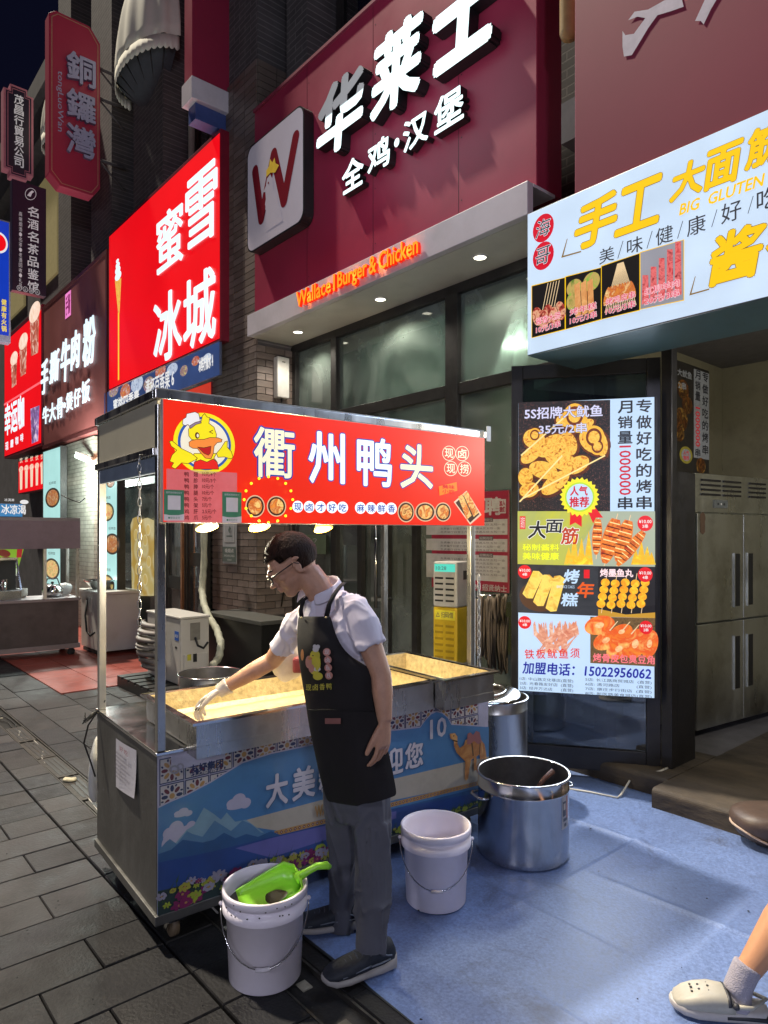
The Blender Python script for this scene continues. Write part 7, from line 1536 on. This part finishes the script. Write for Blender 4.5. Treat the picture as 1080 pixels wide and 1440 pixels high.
# trousers
tr = MB()
def leg(st): return [ring(P(c[0], c[1], D), Vector((a, 0, 0)), Vector((0, a*1.02, 0)), 20) for (c, D, a) in st]
tr.loft(torso(1.0, -.004, [((506, 1150), 2.57, .10, .09), ((505, 1118), 2.57, .136, .105), ((504, 1090), 2.57, .138, .105), ((500, 1050), 2.57, .13, .1)]), PANTS)
tr.loft(leg([((484, 1105), 2.64, .080), ((482, 1150), 2.67, .072), ((483, 1200), 2.69, .064), ((482, 1245), 2.71, .061), ((481, 1272), 2.73, .058), ((481, 1298), 2.73, .062), ((481, 1307), 2.73, .062)]), PANTS)
tr.loft(leg([((521, 1105), 2.53, .083), ((522, 1150), 2.53, .077), ((524, 1205), 2.52, .071), ((525, 1255), 2.49, .067), ((523, 1292), 2.475, .061), ((522, 1322), 2.465, .063), ((522, 1333), 2.465, .064)]), PANTS)
for k in range(10):
    y_ = rs.uniform(1235, 1322); a = rs.uniform(0, 6.28); c = P(525, y_, 2.475)
    tr.tube([c+Vector((.062*math.cos(a+t), .062*math.sin(a+t), .012*t)) for t in (0, .4, .8, 1.2)], [.003, .006, .006, .003], PANTS, 6)
    c = P(484, min(y_-20, 1300), 2.72); tr.tube([c+Vector((.058*math.cos(a+t), .058*math.sin(a+t), -.012*t)) for t in (0, .4, .8, 1.2)], [.003, .006, .006, .003], PANTS, 6)
for k in range(9):
    a = -2.4+k*.25; 
    for (c0, D0, c1, D1, r_) in (((524, 1150), 2.52, (524, 1290), 2.48, .066),): tr.tube([P(*c0, D0)+Vector((r_*1.12*math.cos(a), r_*1.12*math.sin(a), 0)), P(*c1, D1)+Vector((r_*.93*math.cos(a+.2), r_*.93*math.sin(a+.2), 0))], [.004, .005] if k % 3 else [.007, .006], PANTS, 6)
wrinkle(fuse(tr, 'trousers', man, .006, 3), .014, 7, (1, 1, .3), 5)
# shoes
def shoe(ank, toe_dir, L_, par, nm='shoe'):
    d = toe_dir.normalized(); s_ = Vector((-d.y, d.x, 0)); heel = Vector((ank.x, ank.y, 0))-d*.075
    zb_ = ank.z
    mb_ = MB()
    def R_(t, w_, z0, z1, e=2.6): c = heel+d*t*L_; return ring(c+Vector((0, 0, (z0+z1)/2+zb_)), s_*w_, Vector((0, 0, (z1-z0)/2)), 20, e)
    mb_.loft([R_(.0, .018, .03, .07), R_(.05, .033, .018, .10), R_(.2, .038, .016, .112), R_(.34, .040, .016, .105), R_(.5, .044, .016, .082), R_(.7, .049, .016, .066), R_(.86, .046, .018, .056), R_(.96, .032, .022, .045), R_(1.0, .012, .026, .036)], SHOE)
    o = mb_.build(nm, par, world=True); MAT_OF[o.name] = MAT_OF[par.name]
    so_ = MB(); so_.loft([R_(-.02, .015, .002, .05, 4), R_(.02, .034, 0.0, .052, 4), R_(.2, .041, .0, .036, 4), R_(.45, .042, .0, .028, 4), R_(.7, .051, .0, .028, 4), R_(.88, .047, .003, .03, 4), R_(.98, .03, .012, .034, 4), R_(1.02, .01, .02, .036, 4)], SOLE); so_.build('sole', o, world=True)
    lc = MB()
    for k in range(5): c = heel+d*L_*(.42+.07*k)+Vector((0, 0, zb_+.094-.0075*k)); lc.tube([c-s_*.022-Vector((0, 0, .006)), c+Vector((0, 0, .002)), c+s_*.022-Vector((0, 0, .006))], .0028, mk('shoe_lace', (.05, .06, .09), .7), 5)
    lc.build('lace', o, world=True)
    st3 = MB(); PLM = mk('pale_shoe_trim', (.16, .18, .22), .6)
    for sg in (-1, 1):
        for (ta, tb, za, zb) in ((.12, .4, .05, .047), (.4, .8, .047, .036), (.1, .22, .062, .07)): st3.tube([heel+d*L_*ta+s_*sg*(.0405+.01*(ta-.3))+Vector((0, 0, zb_+za)), heel+d*L_*(ta+tb)/2+s_*sg*(.044 if zb < .07 else .039)+Vector((0, 0, zb_+(za+zb)/2)), heel+d*L_*tb+s_*sg*(.046 if zb < .07 else .036)+Vector((0, 0, zb_+zb))], .003, PLM, 5)
    st3.build('trim_line', o, world=True)
zf = .012
shoe(Vector((P(528, 1318, 2.46).x, 2.46, zf)), Vector((-.82, -.40, 0)), .275, man)
shoe(Vector((P(484, 1290, 2.73).x, 2.73, zf)), Vector((-.93, -.12, 0)), .275, man)
# apron: grid between two traced edges, bulging ahead of the torso
rows = [(866, 419, 466, 2.56, 2.45), (885, 417, 470, 2.555, 2.44), (905, 417, 478, 2.55, 2.43), (925, 419, 494, 2.55, 2.42), (940, 421, 527, 2.55, 2.41), (965, 425, 529, 2.56, 2.42), (995, 430, 532, 2.56, 2.42), (1025, 434, 537, 2.555, 2.42), (1055, 441, 547, 2.55, 2.415), (1080, 446, 552, 2.55, 2.41), (1105, 452, 557, 2.55, 2.41), (1128, 459, 559, 2.55, 2.41)]
apm = MB(); n = 18; vs = []
for ri, (py, xa_, xb_, Da, Db) in enumerate(rows):
    for j in range(n+1):
        t = j/n; px = xa_+(xb_-xa_)*t; D = -.022+Da+(Db-Da)*t-.075*math.sin(PI*t)**.8*(1 if ri > 1 else .7)-.008*math.sin(7*t+ri*.8)*max(0, (ri-6)/5)
        y_ = py+(-6*(1-math.sin(PI*min(1, t*1.1)))*0 if ri < 11 else 8*math.sin(PI*t*.8)-(14*t*t if t > .45 else 0))
        D += .012*noise.noise(Vector((px*.035, py*.012, 1)))*min(1, 2.5*t*(1-t)+.2)-.006*noise.noise(Vector((px*.09+py*.03, py*.02, 4)))
        vs.append(P(px, y_, D))
apm.add(vs, [(i*(n+1)+j, i*(n+1)+j+1, (i+1)*(n+1)+j+1, (i+1)*(n+1)+j) for i in range(len(rows)-1) for j in range(n)], APRON, True)
o = apm.build('apron', man, world=True); MAT_OF[o.name] = MAT_OF[man.name]; apo = o
so = o.modifiers.new('s', 'SOLIDIFY'); so.thickness = .004; so.offset = 1; ss = o.modifiers.new('ss', 'SUBSURF'); ss.levels = 1; ss.render_levels = 2
def apD(px, py):
    for (r0, r1) in zip(rows, rows[1:]):
        if r0[0] <= py <= r1[0]:
            f_ = (py-r0[0])/(r1[0]-r0[0]); xa_, xb_, Da, Db = [r0[i]+(r1[i]-r0[i])*f_ for i in (1, 2, 3, 4)]; t = (px-xa_)/(xb_-xa_)
            return -.022+Da+(Db-Da)*t-.075*math.sin(PI*max(0, min(1, t)))**.8
    return 2.45
def onap(pts, m, mbb, off=.012):
    mbb.add([P(x, y, apD(x, y)-off) for x, y in pts], [tuple(range(len(pts)))], m)
stp = MB(); stp.loft([[P(x-3.5, y, D), P(x+3.5, y, D), P(x+3.5, y, D+.006), P(x-3.5, y, D+.006)] for x, y, D in ((459, 868, 2.44), (463, 850, 2.435), (470, 836, 2.455), (478, 825, 2.49), (484, 819, 2.54))], APRON); stp.build('strap', apo, world=True); stp = MB(); stp.loft([[P(x-3.2, y, D), P(x+3.2, y, D), P(x+3.2, y, D+.006), P(x-3.2, y, D+.006)] for x, y, D in ((424, 868, 2.53), (423, 858, 2.53), (426, 845, 2.55), (434, 838, 2.57))], APRON); stp.build('strap', apo, world=True)
stp = MB(); stp.tube([P(527, 938, 2.42), P(532, 946, 2.44), P(530, 962, 2.47)], .006, APRON, 6); stp.tube([P(525, 940, 2.42), P(524, 918, 2.46), P(520, 935, 2.5)], .004, APRON, 6); stp.build('waist_tie', apo, world=True)
bt = MB()
for (x, y) in ((424, 869), (458.5, 868.5)): bt.ball(P(x, y, apD(x, y)-.006), .004, mk('brass_stud', (.4, .3, .15), .35, 1), 8, 6)
bt.build('stud', apo, world=True)
apr = MB(); AY, AP, AW, AO = mk('apron_yellow', (.6, .52, .05), .6), mk('apron_pink', (.5, .22, .18), .6), mk('apron_white', (.6, .58, .6), .6), mk('apron_orange', (.5, .2, .06), .6)
def ap_ell(cx, cy, rx_, ry_, m, off, n=16): onap([(cx+rx_*math.cos(2*PI*i/n), cy+ry_*math.sin(2*PI*i/n)) for i in range(n)], m, apr, off)
ap_ell(442, 933, 9, 16, AY, .013); ap_ell(443, 922, 7, 8, AY, .014); ap_ell(447, 951, 7, 5.5, AY, .0145); ap_ell(434, 931, 4.5, 9, AP, .015); ap_ell(438, 940, 4, 6, AP, .0152); ap_ell(446, 941, 5, 3, AW, .0155); ap_ell(444, 913, 4.5, 4, AW, .0155); ap_ell(447, 909.5, 3, 3, AW, .016); ap_ell(442.5, 909, 2.6, 2.8, AW, .0162); ap_ell(440, 922, 1.2, .9, mk('apron_dark', (.03, .02, .02), .6), .017); ap_ell(436, 926, 3, 1.8, AO, .0172)
for k, (x, y) in enumerate(((459.5, 917), (461, 928), (461.5, 939), (462.5, 950))):
    ap_ell(x, y, 5.4, 5.6, AP, .013)
    tmv, tmf, _ = text_mesh('现卤现捞'[k], False); b_ = len(apr.v)
    apr.add([P(x-3.3+6.6*a, y+3.4-6.8*c, apD(x, y)-.0165) for a, c, _z in tmv], tmf, AW)
ap_ell(425, 921, 2.2, 8, AO, .013)
for k, t in enumerate('现卤香鸭'):
    x = 434+k*9.5; y = 967-k*.6; tmv, tmf, _ = text_mesh(t, False); apr.add([P(x-3.8+7.6*a, y+4.4-8.8*c, apD(x, y)-.0165) for a, c, _z in tmv], tmf, AY)
apr.build('apron_print', apo, world=True)
tg_ = MB(); tg_.add([P(x, y, apD(x, y)-.013) for x, y in ((457, 1010), (479, 1010), (479, 1018), (457, 1018))], [(0, 1, 2, 3)], mk('leather_tag', (.25, .1, .09), .6)); tg_.build('tag', apo, world=True)
pk = MB()
for x0 in (436,): pk.tube([P(x, 998+(x-436)*.02, apD(x, 998)-.009) for x in range(436, 530, 8)], .0022, APRON, 5)
pk.build('pocket_seam', apo, world=True)

# second person, walking out of the right edge
w2p = thing('person', 'walking person at right edge, only orange lit calf, grey sock and pale clog seen', 'person', loc=Vector((1.25, 2.28, 0)))
SK2 = mk('skin_warm', (.5, .24, .12), .5, var=.08, scale=9, bump=.05, bscale=120)
mb = MB()
A1 = Vector((1.165, 2.23, .12)); K1 = Vector((1.44, 2.29, .44)); H1 = Vector((1.80, 2.36, .86))
A2_ = Vector((2.4, 2.42, .1)); K2 = Vector((2.24, 2.42, .47))
mb.tube([A1, A1.lerp(K1, .15), A1.lerp(K1, .55), A1.lerp(K1, .85), K1, K1.lerp(H1, .5), H1], [.034, .04, .058, .055, .055, .075, .09], SK2, 18)
mb.tube([A2_, A2_.lerp(K2, .6), K2, K2.lerp(H1+Vector((0, .16, 0)), .5), H1+Vector((0, .16, 0))], [.034, .056, .055, .075, .09], SK2, 18)
mb.loft([ring(Vector((2.0, 2.48, z)), Vector((a, 0, 0)), Vector((0, b_, 0))) for z, a, b_ in ((.84, .11, .16), (.95, .11, .15), (1.1, .1, .14), (1.3, .12, .19), (1.42, .09, .18), (1.47, .06, .07), (1.55, .055, .055))], SK2)
mb.ball((1.98, 2.48, 1.62), (.1, .08, .12), SK2, 18, 12); mb.ball((1.87, 2.48, 1.60), (.015, .012, .02), SK2)
for sg in (-1, 1):
    S_ = Vector((2.0, 2.48+sg*.2, 1.4)); mb.tube([S_, Vector((2.02-sg*.04, 2.48+sg*.25, 1.12)), Vector((1.98-sg*.08, 2.48+sg*.24, .88))], [.05, .042, .028], SK2, 14); hand(mb, Vector((1.98-sg*.08, 2.48+sg*.24, .88)), Vector((-.1*sg, 0, -1)), Vector((-.8, 0, -.1)), Vector((-1, -.2*sg, 0)), .165, .35, m=SK2)
fuse(mb, 'body', w2p, .007, 3)
hm = MB(); hm.ball((1.995, 2.48, 1.66), (.105, .09, .105), HAIR, 20, 12); hm.build('hair', w2p, world=True)
tm = MB(); TEE = mk('dark_tee', (.05, .055, .07), .85, bump=.3, bscale=9)
tm.loft([ring(Vector((2.0, 2.48, z)), Vector((a, 0, 0)), Vector((0, b_, 0))) for z, a, b_ in ((.88, .13, .18), (1.1, .12, .165), (1.3, .135, .205), (1.44, .09, .17))], TEE)
for sg in (-1, 1): tm.tube([Vector((2.0, 2.48+sg*.16, 1.4)), Vector((2.01, 2.48+sg*.235, 1.2))], [.07, .07], TEE, 14)
fuse(tm, 'tee_shirt', w2p, .01, 4)
tm = MB(); SHO = mk('grey_shorts', (.12, .12, .13), .85, bump=.3)
tm.loft([ring(Vector((2.0, 2.48, z)), Vector((a, 0, 0)), Vector((0, b_, 0))) for z, a, b_ in ((.8, .13, .18), (.98, .12, .165))], SHO); tm.tube([H1, K1.lerp(H1, .35)], [.105, .095], SHO, 16); tm.tube([H1+Vector((0, .16, 0)), K2.lerp(H1+Vector((0, .16, 0)), .35)], [.105, .095], SHO, 16); fuse(tm, 'shorts', w2p, .01, 4)
SCK = mk('grey_sock', (.33, .31, .36), .9, var=.1, scale=60, bump=.5, bscale=220)
def clog(ank, d, par, sock_top):
    d = d.normalized(); s_ = Vector((-d.y, d.x, 0)); heel = Vector((ank.x, ank.y, 0))-d*.085; L_ = .285; z0_ = .008
    CR = mk('clog_cream', (.4, .375, .31), .5, var=.15); CG = mk('clog_sole', (.45, .42, .4), .55); CBK = mk('clog_black', (.03, .03, .035), .5)
    def R_(t, w_, a, b_, e=3.): return ring(heel+d*t*L_+Vector((0, 0, (a+b_)/2+z0_)), s_*w_, Vector((0, 0, (b_-a)/2)), 22, e)
    q = MB(); q.loft([R_(.36, .050, .02, .072), R_(.45, .054, .02, .085), R_(.6, .057, .02, .088), R_(.75, .057, .02, .078), R_(.88, .05, .02, .064), R_(.97, .035, .022, .05), R_(1.0, .018, .026, .04)], CR); o = q.build('clog', par, world=True); MAT_OF[o.name] = MAT_OF[par.name]
    q = MB(); q.loft([R_(-.01, .02, .004, .045, 3), R_(.04, .04, 0, .05, 4), R_(.25, .046, 0, .042, 4), R_(.5, .053, 0, .036, 4), R_(.75, .058, 0, .036, 4), R_(.9, .05, .004, .038, 4), R_(1.0, .03, .012, .038, 4), R_(1.03, .012, .02, .036, 4)], CG); q.build('sole', o, world=True)
    q = MB(); q.loft([R_(.015, .0425, .012, .032, 4), R_(.25, .0475, .012, .032, 4), R_(.45, .0535, .012, .028, 4)], CBK); q.build('side_band', o, world=True)
    q = MB(); pts = [heel+d*L_*(.36)+s_*.052*sg+Vector((0, 0, .062+z0_)) for sg in (-1, 1)]
    q.tube([pts[0], heel+d*L_*.2-s_*.05+Vector((0, 0, .07)), heel-d*.0+Vector((0, 0, .075)), heel+d*L_*.2+s_*.05+Vector((0, 0, .07)), pts[1]], .007, CR, 8); q.build('heel_strap', o, world=True)
    q = MB(); q.ball(pts[0]-s_*.003, .011, CBK, 12, 8); q.ball(pts[0]-s_*.009, .005, CR, 8, 6); q.ball(pts[1], .011, CBK, 12, 8); q.build('rivet', o, world=True)
    q = MB(); q.loft([R_(.40, .0525, .040, .084, 2.6), R_(.44, .0548, .040, .0875, 2.6)], CBK); q.build('dark_band', o, world=True)
    q = MB()
    for (t, sw) in ((.62, 0), (.62, .02), (.62, -.02), (.72, .012), (.72, -.012), (.8, .018), (.8, -.018), (.8, 0)):
        q.ball(heel+d*L_*t+s_*sw+Vector((0, 0, .087-.06*max(0, t-.62)-sw*sw*9+z0_)), (.0045, .0045, .003), CBK, 8, 6)
    for t in (.6,): q.ball(heel+d*L_*t-s_*.0565+Vector((0, 0, .045)), (.008, .003, .006), CBK, 8, 6)
    q.build('vent_hole', o, world=True)
    q = MB(); a = ank; q.tube([a+(sock_top-a)*1.0, a+(sock_top-a)*.5, a+Vector((0, 0, .0)), Vector((a.x, a.y, .05))-d*.01, Vector((a.x, a.y, .045))+d*.07], [.044, .043, .044, .046, .04], SCK, 20); fuse(q, 'sock', par, .006, 4)
clog(Vector((A1.x-.01, A1.y, .10)), Vector((-.93, .2, 0)), w2p, A1.lerp(K1, .10)+Vector((0, 0, .02)))
clog(Vector((2.4, 2.42, .10)), Vector((-.98, .05, 0)), w2p, A2_+Vector((0, 0, .08)))
# dark rounded bag on the step at the right edge
bgd = thing('dark_bag', 'dark brown rounded bag with pale piped rim resting on the mat by step', 'bag', loc=P(1075, 1185, 3.45))
q = MB(); BRB = mk('brown_leather', (.07, .045, .035), .5, var=.25, bump=.2); c = P(1100, 1172, 3.5)
q.loft([ring(Vector((c.x, c.y, z)), Vector((a, 0, 0)), Vector((0, b_, 0)), 28, 2.6) for z, a, b_ in ((.012, .16, .11), (.05, .22, .15), (.12, .25, .17), (.155, .235, .16), (.17, .18, .12))], BRB); q.build('bag_body', bgd, world=True)
q = MB(); q.tube([Vector((c.x+.252*math.cos(t), c.y+.172*math.sin(t), .10-.07*max(0, -math.sin(t))**2)) for t in [2*PI*i/40 for i in range(41)]], .006, mk('pale_piping', (.45, .33, .25), .5), 8); q.build('piping', bgd, world=True)

gt = MB(); rg2 = random.Random(21); GRM = mk('grit', (.03, .03, .03), .9)
for k in range(170):
    q_ = F.w(rg2.uniform(-5.5, 1), rg2.uniform(-.6, 3.6)); s__ = rg2.uniform(.002, .006)
    gt.add([q_+Vector((s__*math.cos(t)*rg2.uniform(.6, 1.4), s__*math.sin(t), .0125)) for t in (0, 1.2, 2.5, 3.8, 5)]+[q_+Vector((0, 0, .0165))], [(0, 1, 5), (1, 2, 5), (2, 3, 5), (3, 4, 5), (4, 0, 5)], GRM)
o = gt.build('grit', None); tag(o, 'small dark grit and crumbs scattered over the mat and paving', 'grit', kind='stuff')
# ============================================================ added fill lamps on poles, unseen behind the viewer
def fill_lamp_post(x, y, h, e, label, r=.35, col=(.8, .82, 1)):
    t = thing('added_lamp', label, 'added lamp', loc=Vector((x, y, 0)))
    q = MB(); q.lathe([(.001, 0), (.12, 0), (.12, .05), (.07, .3), (.055, h*.5), (.045, h)], DARKM, n=16); q.build('pole', t)
    q = MB(); q.lathe([(.001, h+.14), (r*.8, h+.1), (r+.05, h), (r+.05, h-.03)], DARKM, n=24); q.build('hood', t)
    q = MB(); q.lathe([(.001, h-.03), (r, h-.03)], lit('added_lamp_disc', (240, 240, 255), 3, 0), n=24); q.build('lens', t)
    point('added_lamp_light', (x, y, h-.12-r), e, col, r)
fill_lamp_post(1.3, -5.2, 3.9, 560, 'added fill lamp with a round hood, unseen behind the viewer near the shops')
fill_lamp_post(-4.2, -3.4, 4.0, 430, 'added fill lamp with a round hood, unseen across the street at left')
